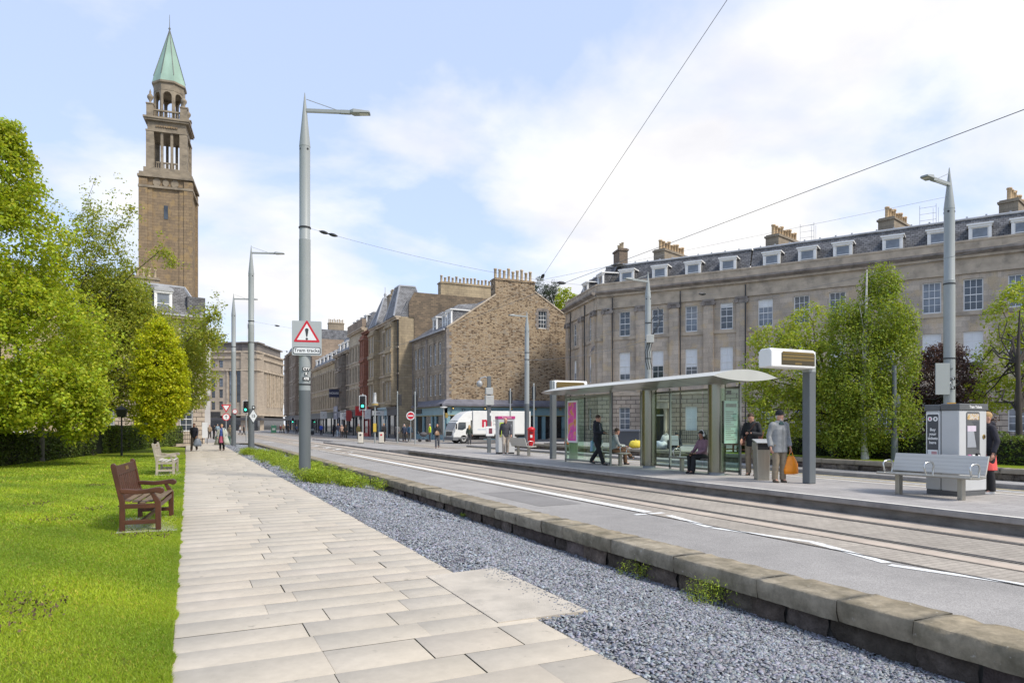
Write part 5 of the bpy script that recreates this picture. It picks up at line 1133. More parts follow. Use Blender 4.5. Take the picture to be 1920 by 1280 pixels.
# ================================================================ poles, wires
def lamp_column(label, base, H, arm, arm_z, arm_len, dark_h, r=(.175,.165,.145), seed=0, rise=0.0, collar=True, nm='lamp_column'):
    root = empty(nm, base, 0, label, 'lamp post', 'tall pointed lamp and wire poles'); z1 = H*.62; z2 = H*.86
    m = MB(); m.tube([(0,0,-.3),(0,0,dark_h)], r[0]+.004, 20); m.build('base_section', M_metal2, root)
    m = MB(); m.tube([(0,0,dark_h),(0,0,z1)], r[0], 20); m.tube([(0,0,z1),(0,0,z1+.02),(0,0,z2)], [r[0],r[1],r[1]], 20); m.build('shaft', M_metal, root)
    m = MB(); m.tube([(0,0,z2),(0,0,z2+.06),(0,0,H)], [r[1]+.006,r[1]+.002,.012], 20); c = m.build('spike', M_metal, root)
    k = MB()
    for a in (0,1,2,3): k.tube([(math.cos(a*1.57+.4)*(r[1]-.01),math.sin(a*1.57+.4)*(r[1]-.01),z2-.1),(math.cos(a*1.57+.4)*(r[1]+.006),math.sin(a*1.57+.4)*(r[1]+.006),z2-.1)], .035, 8)
    k.build('bolt', M_black, c)
    a = Vector((arm[0], arm[1], 0)).normalized(); u = Vector((0,0,1)); s = u.cross(a)
    A = lambda l, w_, z: a*l+s*w_+u*(arm_z+z+rise*l)
    m = MB()
    for w_ in (-.045,.045): m.bar(A(.05,w_,0),A(arm_len*.66,w_,0),.025,.09)
    m.bar(A(arm_len*.55,0,0),A(arm_len*.70,0,0),.12,.1); m.bar(A(.05,0,.35),A(arm_len*.5,0,.05),.018); m.build('arm', M_metal, root)
    m = MB(); x0, x1 = arm_len*.69, arm_len*1.0; q = Matrix((a, s, u)).transposed()
    m.add([A(x0,-.06,-.03),A(x0,.06,-.03),A(x0,.06,.06),A(x0,-.06,.06),A(x0+.12,-.15,-.05),A(x0+.12,.15,-.05),A(x0+.12,.12,.08),A(x0+.12,-.12,.08),A(x1,-.13,-.03),A(x1,.13,-.03),A(x1,.11,.03),A(x1,-.11,.03)], [(3,2,1,0),(0,1,5,4),(1,2,6,5),(2,3,7,6),(3,0,4,7),(4,5,9,8),(5,6,10,9),(6,7,11,10),(7,4,8,11),(8,9,10,11)])
    h = m.build('lamp_head', M_metal, root, bevel=.01); k = MB(); k.add([A(x0+.3,-.11,-.052),A(x1-.05,-.1,-.042),A(x1-.05,.1,-.042),A(x0+.3,.11,-.052)],[(0,1,2,3)]); k.build('lamp_lens', surf('lamp_lens', (.6,.6,.55), .2, .05, 2), h)
    if collar:
        k = MB()
        for z in collar if hasattr(collar, '__len__') else (): k.tube([(0,0,z-.02),(0,0,z+.02)], r[0]+.012, 20)
        if len(k.v): k.build('wire_band', M_black, root)
    return root
p1_ = AX(571.5, 3.30); p1_.z = bedz(p1_.x, p1_.y); pole1 = lamp_column('tall grey pole with red triangle tram tracks sign in slate bed', p1_, 11.97-p1_.z, (.93,-.34), 11.42-p1_.z, 2.0, 2.77, collar=(7.78-p1_.z,2.95))
p2_ = AX(471, 3.5); p2_.z = -.1; pole2 = lamp_column('tall grey pole with white diamond fifteen sign', p2_, 12.64, (.93,-.34), 12.18, 1.95, 2.75, collar=(8.05,6.75))
p3_ = AX(438, 3.35); p3_.z = -.08; pole3 = lamp_column('tall grey pole furthest along the path', p3_, 12.27, (.93,-.34), 11.82, 1.85, 2.7, collar=(8,))
q1 = AX(1780, 22.2); q1.z = .4; rp1 = lamp_column('grey lamp pole standing behind the ticket machine', q1, 9.55, (-1,-.10), 9.0, 1.5, .3, (.165,.155,.145), collar=(5.8,3.4))
q2 = AX(1215, 22.2); q2.z = .0; rp2 = lamp_column('grey wire pole rising behind the tram shelter roof', q2, 9.85, (-1,-.1), 9.3, 1.6, .2, (.165,.155,.145), collar=(7.1,6.2,5.2))
q3 = AX(988, 22.2); q3.z = .0; rp3 = lamp_column('grey wire pole in front of the rubble gable', q3, 9.9, (-1,-.1), 9.5, 1.5, 3.2, (.175,.165,.145), collar=(6.9,6.4))
def pole_plate(parent, r, az, zs, lines, size=.085):
    d = Vector((math.cos(az), math.sin(az))); 
    for z, tx in zip(zs, lines):
        w_ = .07*len(tx)+.03; m = MB(); M = face_mat((d.x*(r+.012), d.y*(r+.012), z), d); m.box((0,0,0), (w_,.10,.012), M=M.to_3x3().to_4x4()); 
        for i in range(len(m.v)): m.v[i] = tuple(Vector(m.v[i])+M.translation)
        o = m.build('number_plate', M_black, parent); text('number_lettering', tx, .105, M_wpaint, o, face_mat((d.x*(r+.0185), d.y*(r+.0185), z), d), extrude=.001, bold=.004)
azc = lambda p: math.atan2(-p.y, -p.x)
pole_plate(pole1, .175, azc(p1_)+.25, (3.42,3.27,3.12), ('CTY','R','478')); pole_plate(rp1, .165, azc(q1)+.2, (2.75,2.6,2.45), ('CTY','R','474'))
k = MB(); k.tube([(0,0,0),(0,0,.25)], .27, 4, sm=False); k = MB()
# back of a sign on the right pole, yellow notice at its foot, junction box on the middle pole
r = empty('traffic_sign', (q1.x-.38, q1.y-.05, q1.z+2.25), R(-25), 'grey back of a small sign fixed to the right pole', 'sign'); m = MB(); m.bb(-.26,.2,-.015,.015,-.02,.98); m.build('sign_plate', M_metal, r, bevel=.006); m = MB()
for z in (.2,.5,.8): m.bb(-.24,.32,.016,.04,z,z+.035)
m.build('bracket', M_metal2, r)
r = empty('notice', (q1.x-.16, q1.y-.17, q1.z+1.55), R(-52), 'small yellow and white notice on the right pole', 'sign'); m = MB(); m.bb(-.12,.12,-.01,.01,.2,.42); m.build('notice_head', surf('amber_plate', (.75,.36,.01), .5, .05, 3), r); m = MB(); m.bb(-.12,.12,-.01,.01,0,.198); m.build('notice_plate', M_wpaint, r)
r = empty('junction_box', (q2.x-.05, q2.y-.2, q2.z+6.0), R(-30), 'grey junction box with looping cables on the wire pole', 'junction box'); m = MB(); m.bb(-.2,.2,-.3,0,0,.42); m.build('casing', surf('pale_casing', (.42,.43,.41), .6, .1, 3), r, bevel=.02); m = MB()
for s in (-.12,0,.12): m.tube([(s,-.2,0),(s-.15,-.3,-.5),(s-.1,-.2,-1.0),(s+.02,-.05,-1.4)], .018, 6)
m.tube([(.15,-.1,.4),(.5,-.2,1.0),(.35,-.1,1.6),(.1,0,1.2)], .02, 6); m.tube([(.1,-.1,.4),(.7,-.25,1.5),(.4,0,1.9)], .016, 6); m.build('cables', M_black, r)
M_wire = surf('overhead_wire', (.16,.165,.17), .5, .1, 2)
def wire(label, a, b, r=.012, sag=.0, ins=(), cat='wire', grp='overhead tram and span wires', n=12):
    a, b = Vector(a), Vector(b); root = empty('overhead_wire', a, 0, label, cat, grp); m = MB()
    f = lambda u: (b-a)*u-Vector((0,0,1))*sag*4*u*(1-u)
    m.tube([f(i/n) for i in range(n+1)], r*.48, 5); m.build('cable', M_wire, root)
    for u in ins:
        k = MB(); p = f(u); q = f(min(1, u+.012)); d = (f(min(1,u+.02))-f(max(0,u-.02))).normalized()
        k.tube([p-d*.16,p-d*.08,p,p+d*.08,p+d*.16], [.012,.045,.055,.045,.012], 8); k.build('insulator', M_black, root)
    return root
J = Vector((9.75, 18.5, 6.08)); zw = 5.72
wire('near contact wire running above the first track', (9.75,-12,zw), (9.75,170,zw), .013)
wire('far contact wire running above the second track', (16.7,-12,zw), (16.7,150,zw), .012)
wire('span wire from the first pole to the track junction', (p1_.x+.17,p1_.y,7.78), J, .009, .12, (.06,.1))
wire('span wire dropping from the upper centre of the sky', J, (4.6,-3.2,9.75), .010, -.02, (.015,))
wire('span wire from the junction up toward the right pole', J, (q1.x-.1,q1.y,9.0), .009, .0, (.18,))
wire('span wire between junction and middle wire pole', J+Vector((.02,.1,-.05)), (q2.x,q2.y,7.1), .009, .05, (.5,))
wire('span wire from diamond sign pole over the street', (p2_.x,p2_.y,7.95), (q3.x,q3.y,6.9), .010, .35, (.08,.14))
wire('lower span wire from diamond sign pole', (p2_.x,p2_.y,6.62), (23.3,92,9.5), .010, .2, (.07,.15))
wire('span wire from the furthest left pole', (p3_.x,p3_.y,8.0), (23.2,103,9.0), .010, .25, (.1,))
wire('black cable sagging between the two right wire poles', (q3.x,q3.y,6.35), (q2.x,q2.y,6.15), .026, .25)
wire('black cable from gable pole to the tan tenement', (q3.x,q3.y,6.4), (23.3,82,9.2), .02, .5)
wire('span wire between gable pole and pub front', (q3.x,q3.y,6.9), (24.9,79,9.0), .014, .3)
wire('drop wire between the two contact wires', (9.75,18.4,6.05), (16.7,18.4,6.2), .008, .05, (.1,.9))
wire('pull off wire holding the near contact wire', J, (9.75,22.5,zw+.02), .01, 0)
# bird on the cable
bp = AX(1112, 22.2, 630); r = empty('pigeon', (bp.x, bp.y, 6.22), R(20), 'dark pigeon perched on the sagging black cable', 'bird'); m = MB()
m.tube([(-.2,0,-.12),(-.08,0,.0),(.02,0,.09),(.09,0,.16),(.12,0,.22)], [.015,.06,.075,.05,.035], 8); m.ball((.13,0,.235), .038); m.tube([(.16,0,.235),(.2,0,.225)], [.012,.002], 5); m.tube([(-.16,0,-.09),(-.34,0,-.2)], [.04,.02], 6, flat=.4); m.tube([(0,.02,0),(0,.02,-.08)], .008, 5); m.tube([(0,-.02,0),(0,-.02,-.08)], .008, 5)
m.build('body', surf('pigeon_feathers', (.04,.04,.05), .7, .3, 9), r)
# ================================================================ signs on the left poles
def rounded(w, h, rad, n=5):
    pts = []
    for cx_, cy, a0 in ((w/2-rad,h/2-rad,0),(-w/2+rad,h/2-rad,90),(-w/2+rad,-h/2+rad,180),(w/2-rad,-h/2+rad,270)):
        pts += [(cx_+rad*math.cos(R(a0+90*i/n)), cy+rad*math.sin(R(a0+90*i/n))) for i in range(n+1)]
    return pts
def plate(parent, name, poly, z0, z1, mat, M): return MBp(poly, z0, z1, M).build(name, mat, parent)
def MBp(poly, z0, z1, M): m = MB(); m.prism(poly, z0, z1, M=M); return m
def rtri(s, rad, n=6, flip=False):
    R_ = s/math.sqrt(3); pts = []
    for k in range(3):
        a = 90+120*k; cx_, cy = (R_-2*rad)*math.cos(R(a)), (R_-2*rad)*math.sin(R(a)); pts += [(cx_+rad*math.cos(R(a-60+120*i/n)), (cy+rad*math.sin(R(a-60+120*i/n)))) for i in range(n+1)]
    return [(x, -y) for x, y in pts][::-1] if flip else pts
SF = Matrix.Identity(4)
fm = lambda x, y, z, az=-90: face_mat((x, y, z), (math.cos(R(az)), math.sin(R(az))))
zc = CAMH+22.0*(797-638)/1280-.05
sg = empty('warning_sign', (p1_.x+.03, p1_.y-.2, zc), R(-12), 'grey backed red triangle sign reading Tram tracks on the first pole', 'sign')
F_ = fm(0,0,0); M_board = surf('sign_grey_backing', (.37,.40,.41), .5, .04, 2); M_wsign = surf('sign_white', (.72,.74,.75), .45, .03, 3); M_blk = surf('sign_black', (.035,.04,.045), .5, .1, 4)
plate(sg, 'backing_board', rounded(.88,1.06,.03), -.02, 0, M_board, F_)
o = plate(sg, 'red_triangle', [(x, y+.11) for x, y in rtri(.80,.03)], .001, .006, M_red, F_); plate(o, 'white_triangle', [(x, y+.11) for x, y in rtri(.585,.006)], .0065, .009, M_wsign, F_)
drop = [(.052*math.cos(R(a)), .255+.052*math.sin(R(a))) for a in range(0,181,20)]+[(-.016,.04),(.016,.04)]
o2 = plate(o, 'exclamation_mark', drop, .0095, .012, M_blk, F_); plate(o, 'exclamation_dot', [(.036*math.cos(R(a)), -.022+.036*math.sin(R(a))) for a in range(0,360,24)], .0095, .012, M_blk, F_)
o = plate(sg, 'caption_border', [(x, y-.385) for x, y in rounded(.82,.215,.05)], .001, .005, M_blk, F_); plate(o, 'caption_plate', [(x, y-.385) for x, y in rounded(.775,.17,.035)], .0055, .008, M_wsign, F_)
text('caption_lettering', 'Tram tracks', .155, M_blk, o, F_ @ Matrix.Translation((0,-.38,.0085)), extrude=.001, bold=.003)
k = MB(); k.bb(-.2,.2,.02,.06,-.35,-.3); k.bb(-.2,.2,.02,.06,.25,.3); k.build('bracket', M_metal2, sg)
d2 = p2_.y; z2_ = 1.65+42*17/1280
s2 = empty('speed_sign', (p2_.x+.1, p2_.y-.22, z2_), R(-14), 'white diamond tram speed sign reading 15', 'sign')
plate(s2, 'diamond_edge', [(.255,0),(0,.42),(-.255,0),(0,-.42)], -.02, 0, M_blk, F_); plate(s2, 'diamond_plate', [(.228,0),(0,.385),(-.228,0),(0,-.385)], .0005, .006, M_wsign, F_); text('speed_lettering', '15', .24, M_blk, s2, F_ @ Matrix.Translation((0,0,.007)), extrude=.001, bold=.006)
s2b = empty('notice', (p2_.x+.12, p2_.y-.2, z2_+.52), R(-14), 'small dark square notice above the diamond sign', 'sign'); plate(s2b, 'notice_plate', rounded(.2,.2,.03), -.01, 0, M_blk, F_); plate(s2b, 'notice_symbol', [(.05*math.cos(R(a)), .05*math.sin(R(a))) for a in range(0,360,30)], .001, .003, M_wsign, F_)
def round_sign(parent, y, r, ring, inner, F=F_):
    c = lambda q: [(q*math.cos(R(a)), y+q*math.sin(R(a))) for a in range(0,360,15)]
    o = plate(parent, 'sign_ring', c(r), -.015, 0, ring, F); plate(o, 'sign_face', c(r*.78), .0005, .005, inner, F); return o
s3 = empty('round_sign', (p3_.x+.08, p3_.y-.2, 2.75), R(-14), 'small round red and white sign on the furthest left pole', 'sign'); round_sign(s3, 0, .2, M_red, M_wsign); 
pgw = PD(424, 797, 70); gw = empty('road_sign', (pgw.x, pgw.y, -.05), 0, 'give way triangle above a round no left turn sign', 'sign')
m = MB(); m.tube([(0,.05,0),(0,.05,3.9)], .045, 10); m.build('post', M_metal, gw); o = plate(gw, 'give_way_triangle', rtri(.95,.04, flip=True), 0, .02, M_red, fm(0,0,3.55)); plate(o, 'give_way_face', rtri(.6,.02, flip=True), .021, .026, M_wsign, fm(0,0,3.55)); o = round_sign(gw, 0, .38, M_red, M_wsign, fm(0,-.01,2.55)); plate(o, 'turn_arrow', [(-.03,-.2),(.03,-.2),(.03,.05),(.12,.05),(0,.2),(-.12,.05),(-.03,.05)], .006, .009, M_blk, fm(0,-.01,2.55))
# ================================================================ traffic signals
M_green = glow('green_signal_lamp', (.05,.95,.55), 2.2); M_amberoff = surf('unlit_lens', (.05,.04,.035), .3, .1, 5)
def signal(label, p, H, lit=True, rz=0, back=False, post_r=.06, two=False):
    r = empty('traffic_signal', p, rz, label, 'traffic light', 'traffic signals along the street'); m = MB(); m.tube([(0,.14,0),(0,.14,H)], post_r, 12); m.lathe([(post_r,0),(post_r*.8,.12),(0,.14)], 12, (0,.14,H)); m.build('post', M_metal, r)
    h0 = H-1.25; 
    if not back:
        plate(r, 'backing_board', rounded(.62,1.32,.08), -.02, -.004, M_wsign, fm(0,.0,h0+.6)); plate(r, 'board_face', rounded(.52,1.22,.06), -.0035, .004, M_black, fm(0,.0,h0+.6))
    m = MB(); m.bb(-.16,.16,-.2 if back else -.12,.08 if back else -.004,h0+.08,h0+1.12); hd = m.build('signal_head', M_black, r, bevel=.02)
    if not back:
        for i, zz_ in enumerate((.9,.6,.3)):
            m = MB(); m.lathe([(.0,0),(.10,0),(.115,.005),(.115,.02)], 16); me = m.mesh('lens', M_green if (i == 2 and lit) else M_amberoff); o = link('lens', me, hd, (0,-.125,h0+zz_)); o.rotation_euler = (R(90),0,0)
            k = MB(); k.add([(math.cos(R(a))*.125, -.12-dy_, h0+zz_+math.sin(R(a))*.125) for a in range(0,181,20) for dy_ in (0,.14)], [(2*i_,2*i_+1,2*i_+3,2*i_+2) for i_ in range(9)]); k.build('visor', M_black, hd)
    return r
sp_ = PD(680, 797, 61); signal('green lit traffic light with white bordered board on the island', (sp_.x, sp_.y, .07), 4.25, rz=R(-18))
sp_ = PD(461, 797, 72); signal('green lit traffic light behind the diamond sign pole', (sp_.x, sp_.y, -.05), 4.3, rz=R(-18))
sp_ = PD(606, 797, 105); sp_ = PD(549, 797, 150); signal('small green lit traffic light far down the street', (sp_.x, sp_.y, -.05), 3.4, rz=R(-18))
for px, d, H, lab in ((779,58.5,4.35,'tall grey signal post with dark signal seen from behind'),(957,60,4.7,'dark signal seen from behind above the far ticket machine'),(1001,56,4.9,'grey signal post beside the red pillar box'),(748,61,4.5,'slim grey post with small lantern before tan tenement')):
    sp_ = PD(px, 797, d); signal(lab, (sp_.x, sp_.y, .05), H, False, R(150 if px != 748 else 100), True)
def bollard(label, px, d, post=False):
    p = PD(px, 797, d); r = empty('bollard', (p.x, p.y, .07), R(-20), label, 'bollard', 'yellow backed island bollards'); m = MB(); m.bb(-.22,.22,-.12,.0,0,.98); m.build('front_face', surf('cream_plastic', (.62,.58,.50), .5, .06, 3), r, bevel=.06); m = MB(); m.bb(-.21,.21,.003,.12,0,.95); m.build('back_shell', surf('yellow_plastic', (.60,.42,.06), .5, .08, 3), r, bevel=.05)
    m = MB(); m.tube([(0,-.13,.74),(0,-.118,.74)], .09, 14); m.build('round_symbol', M_red if px > 700 else M_blk, r); m = MB(); m.bb(-.25,.25,-.15,.15,0,.05); m.build('base', M_black, r)
bollard('cream and yellow bollard beside the lit traffic light', 676, 59.3); bollard('cream bollard with red dot right of the beacon post', 715, 60)
p = PD(703, 797, 61); r = empty('beacon_post', (p.x, p.y, .07), R(-20), 'striped grey post with lamp housing and yellow push button box', 'post'); m = MB(); m.tube([(0,0,0),(0,0,3.6)], .07, 12); m.build('post', M_metal, r); m = MB(); m.lathe([(.1,0),(.28,.1),(.3,.2),(.14,.25),(.13,1.0),(.1,1.1)], 12, (0,0,3.4)); m.build('lamp_housing', surf('housing_grey', (.35,.36,.36), .5, .15, 3), r); m = MB(); m.tube([(0,0,3.38),(0,0,3.5)], .3, 12); m.build('amber_band', surf('ochre_band', (.45,.33,.12), .5), r); m = MB(); m.bb(-.13,.13,-.2,-.06,1.0,1.75); m.build('push_button_box', surf('yellow_plastic', (.60,.42,.06), .5), r)
p = PD(770, 797, 66); ne = empty('no_entry_sign', (p.x, p.y, .07), R(-20), 'round red no entry sign on slim post before the pub', 'sign'); m = MB(); m.tube([(0,.05,0),(0,.05,2.95)], .04, 10); m.build('post', M_metal, ne); o = round_sign(ne, 0, .42, M_wsign, M_red, fm(0,0,2.5)); plate(o, 'white_bar', rounded(.5,.12,.02), .006, .009, M_wsign, fm(0,0,2.5))
p = PD(832, 797, 66); r = empty('street_lamp', (p.x, p.y, .07), R(-20), 'short white topped post outside the teal pub', 'lamp post'); m = MB(); m.tube([(0,0,0),(0,0,3.2)], .06, 10); m.build('post', surf('pale_grey_post', (.4,.42,.42), .5), r); m = MB(); m.lathe([(.06,0),(.34,.1),(.36,.16),(.1,.2)], 12, (0,0,3.2)); m.build('lamp_top', M_wpaint, r); m = MB(); m.bb(.16,.4,-.08,.08,2.3,2.75); m.bar((0,0,2.75),(.3,0,2.75),.03); m.build('lantern', surf('brass', (.5,.34,.1), .35, metal=.8), r)
# black lamp post in the left garden
bp = G(228,854); r = empty('lamp_post', (bp.x,bp.y,0), 0, 'thin black garden lamp post with square lantern before the hedge', 'lamp post'); m = MB(); m.tube([(0,0,0),(0,0,.5),(0,0,2.1)], [.06,.045,.04], 10); m.build('post', M_black, r); m = MB(); m.add([(-.2,-.2,2.1),(.2,-.2,2.1),(.2,.2,2.1),(-.2,.2,2.1),(-.28,-.28,2.5),(.28,-.28,2.5),(.28,.28,2.5),(-.28,.28,2.5),(0,0,2.75)], [(3,2,1,0),(0,1,5,4),(1,2,6,5),(2,3,7,6),(3,0,4,7),(4,5,8),(5,6,8),(6,7,8),(7,4,8)]); m.build('lantern', M_black, r)
bp = G(77,865); r = empty('post', (bp.x,bp.y,0), 0, 'plain grey post in the lawn under the lime tree', 'post'); m = MB(); m.tube([(0,0,0),(0,0,.2),(0,0,3.2)], [.17,.14,.13], 12); m.build('shaft', surf('weathered_grey_post', (.085,.08,.07), .8, .2, 2), r)
bp = gbase(1677, 23.0); r = empty('lamp_post', bp, 0, 'dark iron lamp post with hanging basket bracket by the birch', 'lamp post'); m = MB(); m.tube([(0,0,0),(0,0,.9),(0,0,1.0),(0,0,3.4)], [.12,.11,.08,.07], 12); m.build('post', M_metal2, r); m = MB(); m.bb(.02,.2,-.1,.1,1.9,2.35); m.build('control_box', M_metal2, r, bevel=.02)
# ================================================================ street furniture
M_teak = surf('brown_stained_teak', (.078,.027,.012), .42, .3, 3, .25, dirt=((.045,.016,.009), 5, .7), sc=(1,6,1)); M_seat = surf('worn_seat_slats', (.17,.115,.06), .6, .3, 6, .3, dirt=((.07,.04,.022), 3, .7)); M_pale = surf('weathered_teak', (.36,.315,.245), .85, .2, 4, .3, dirt=((.16,.14,.11), 5, .7), sc=(1,6,1)); M_pseat = surf('bleached_slats', (.50,.47,.41), .8, .15, 5, .3)
def park_bench(label, loc, rz, mat, smat):
    r = empty('park_bench', loc, rz, label, 'bench', 'wooden benches on the left lawn'); L_ = 1.8
    for i, y in enumerate((-L_/2+.04, L_/2-.04)):
        k = MB(); prof = lambda pts, w: [k.bar((a[0],y,a[1]),(b[0],y,b[1]),.062,w) for a, b in zip(pts, pts[1:])]
        k.add([(x, y+s, z) for s in (-.033,.033) for x, z in ((-.30,0),(-.225,0),(-.225,.44),(-.345,1.02),(-.375,1.05),(-.41,1.04),(-.42,1.0),(-.30,.44))], [tuple(range(8))[::-1], tuple(range(8,16))]+[(j,(j+1)%8,8+(j+1)%8,8+j) for j in range(8)])
        k.build('back_leg', mat, r, bevel=.008)
        k = MB(); k.add([(x, y+s, z) for s in (-.033,.033) for x, z in ((.20,0),(.275,0),(.275,.44),(.235,.5),(.165,.60),(.115,.60),(.19,.42))], [tuple(range(7))[::-1], tuple(range(7,14))]+[(j,(j+1)%7,7+(j+1)%7,7+j) for j in range(7)])
        k.build('front_leg', mat, r, bevel=.008)
        k = MB(); up = [(-.30,.655),(-.2,.65),(-.05,.635),(.08,.645),(.2,.665),(.27,.668),(.31,.65),(.325,.615),(.31,.58),(.27,.565),(.2,.585),(.08,.575),(-.05,.565),(-.2,.58),(-.28,.585)]; n = len(up)
        k.add([(x, y+s, z) for s in (-.042,.042) for x, z in up], [tuple(range(n))[::-1], tuple(range(n,2*n))]+[(j,(j+1)%n,n+(j+1)%n,n+j) for j in range(n)]); k.build('armrest', mat, r, bevel=.01)
        k = MB(); k.bb(-.235,.21,y-.028,y+.028,.10,.165); k.bb(-.235,.21,y-.028,y+.028,.345,.415); k.build('side_rail', mat, r, bevel=.005)
    k = MB()
    for i in range(5): x = -.20+.105*i; k.box((x, 0, .425+.018*abs(i-2)-.0), (.082, L_-.14, .024), M=Matrix.Rotation(R((2-i)*4+3), 4, 'Y'))
    k.build('seat', smat, r, bevel=.006)
    k = MB(); k.bb(.215,.255,-L_/2+.07,L_/2-.07,.34,.41); k.bar((0,-L_/2+.07,.13),(0,L_/2-.07,.13),.05); k.build('front_rail', mat, r, bevel=.005)
    k = MB(); tl = Matrix.Rotation(R(-11.5), 4, 'Y'); k.box((-.355,0,.93), (.034,L_-.14,.15), M=tl); k.box((-.265,0,.50), (.034,L_-.14,.07), M=tl)
    for i in range(10): y = -L_/2+.17+(L_-.34)*i/9; k.box((-.312,y,.70), (.02,.125,.36), M=tl)
    k.build('backrest', mat, r, bevel=.005)
    k = MB(); k.box((-.332,0,.94),(.006,.22,.06), M=tl); k.build('plaque', surf('brass', (.5,.34,.1), .35, metal=.8), r)
    return r
M_bslab = surf('bench_slab', (.36,.34,.31), .85, .12, 3, .4, dirt=((.17,.18,.09), 2.5, .7))
sheet('bench_slab', [(-.98,11.95),(-.10,11.85),(-.10,13.85),(-1.0,13.95)], .012, M_bslab); sheet('bench_slab', [(-.98,25.0),(-.10,25.0),(-.10,27.4),(-1.0,27.4)], .012, M_bslab)
park_bench('dark brown varnished wooden bench on slab beside the path', (-.57,12.95,.015), R(-5), M_teak, M_seat)
park_bench('pale weathered wooden bench near the golden tree', (-.60,26.3,.015), R(-3), M_pale, M_pseat)
r = park_bench('small reddish slatted bench in the garden across the street', (AX(1392,23.0).x, AX(1392,23.0).y, .4), R(180), surf('red_brown_wood', (.20,.07,.04), .6, .2, 5), surf('red_brown_wood', (.20,.07,.04), .6)); r['group'] = 'benches in the far garden'
ZP = .24
def steel_bench(label, loc, rz, L_=1.9, back=True, arms=3):
    r = empty('steel_bench', loc, rz, label, 'bench', 'stainless benches on the tram platform')
    k = MB(); k.add([(x, y, z) for y in (-L_/2,L_/2) for x, z in ((-.22,.45),(.0,.435),(.22,.455),(.27,.44),(.26,.41),(.0,.40),(-.22,.42))], [tuple(range(7)), tuple(range(7,14))[::-1]]+[(j,7+j,7+(j+1)%7,(j+1)%7) for j in range(7)]); k.build('seat', M_steel, r, bevel=.008)
    if back: k = MB(); k.add([(x, y, z) for y in (-L_/2+.02,L_/2-.02) for x, z in ((-.22,.47),(-.33,.83),(-.36,.83),(-.25,.46))], [(0,1,2,3),(7,6,5,4),(0,4,5,1),(1,5,6,2),(2,6,7,3),(3,7,4,0)]); k.build('backrest', M_perf, r, bevel=.006)
    for s in (-1,1):
        k = MB(); k.bb(-.06,.06,s*L_*.33-.045,s*L_*.33+.045,0,.405); k.build('leg', M_steel, r, bevel=.008)
    for i in range(arms):
        y = -L_/2+.08+(L_-.16)*i/max(1, arms-1); k = MB(); k.tube([(-.12,y,.44),(-.15,y,.60),(-.12,y,.67),(-.04,y,.69),(.10,y,.67),(.15,y,.62),(.10,y,.46)], .018, 8); k.build('armrest', surf('polished_steel', (.55,.55,.53), .25, metal=.9), r)
    return r
tp_ = NT('perforated_steel'); v = tp_.coord(); vo = tp_.n('TexVoronoi'); vo.inputs['Scale'].default_value = 45; vo.inputs['Randomness'].default_value = 0; tp_.l(v, vo.inputs['Vector']); tp_.base(tp_.ramp(vo.outputs['Distance'], [(.28,(.42,.40,.36)),(.36,(.58,.56,.51))])); tp_.set(.55, .45); M_perf = tp_.m
steel_bench('perforated stainless bench in front of the ticket machine', (13.2,8.62,ZP), R(180))
steel_bench('stainless bench seen from behind beside the far ticket machine', (14.2,28.6,ZP), R(0), 1.7, True, 2)
steel_bench('backless stainless bench under the shelter with seated woman', (13.75,16.1,ZP), R(180), 1.9, False, 2)
steel_bench('backless stainless bench behind the shelter glass with seated man', (13.75,20.6,ZP), R(0), 1.7, False, 2)
# ---- litter bins with slanted tops
def litter_bin(label, loc, rz):
    r = empty('litter_bin', loc, rz, label, 'bin', 'stainless litter bins on the platform'); k = MB(); w_, d_ = .175, .155
    k.add([(-w_*.9,-d_*.9,0),(w_*.9,-d_*.9,0),(w_*.9,d_*.9,0),(-w_*.9,d_*.9,0),(-w_,-d_,.78),(w_,-d_,.78),(w_,d_,.78),(-w_,d_,.78)], [(0,1,5,4),(1,2,6,5),(2,3,7,6),(3,0,4,7),(3,2,1,0)]); k.build('body', M_steel, r, bevel=.02)
    k = MB(); k.bb(-w_+.02,w_-.02,-d_+.02,d_-.02,.75,.95); k.build('opening', M_black, r)
    k = MB()
    for sx in (-1,1): k.bb(sx*w_-.02,sx*w_+.02,-d_,d_,.78,.97)
    k.bb(-w_,w_,d_-.02,d_+.005,.78,1.0); k.build('hood_side', M_steel, r); k = MB(); k.add([(-w_-.02,-d_-.03,.94),(w_+.02,-d_-.03,.94),(w_+.02,d_+.02,1.03),(-w_-.02,d_+.02,1.03),(-w_-.02,-d_-.03,.965),(w_+.02,-d_-.03,.965),(w_+.02,d_+.02,1.055),(-w_-.02,d_+.02,1.055)], [(3,2,1,0),(4,5,6,7),(0,1,5,4),(1,2,6,5),(2,3,7,6),(3,0,4,7)]); k.build('hood', surf('polished_steel', (.55,.55,.53), .25, metal=.9), r, bevel=.008)
p = G(1428,899,ZP); litter_bin('stainless bin between the two standing men', (p.x,p.y,ZP), R(-25)); p = G(1075,863,ZP); litter_bin('stainless bin at the far end of the tram shelter', (p.x,p.y,ZP), R(-25))
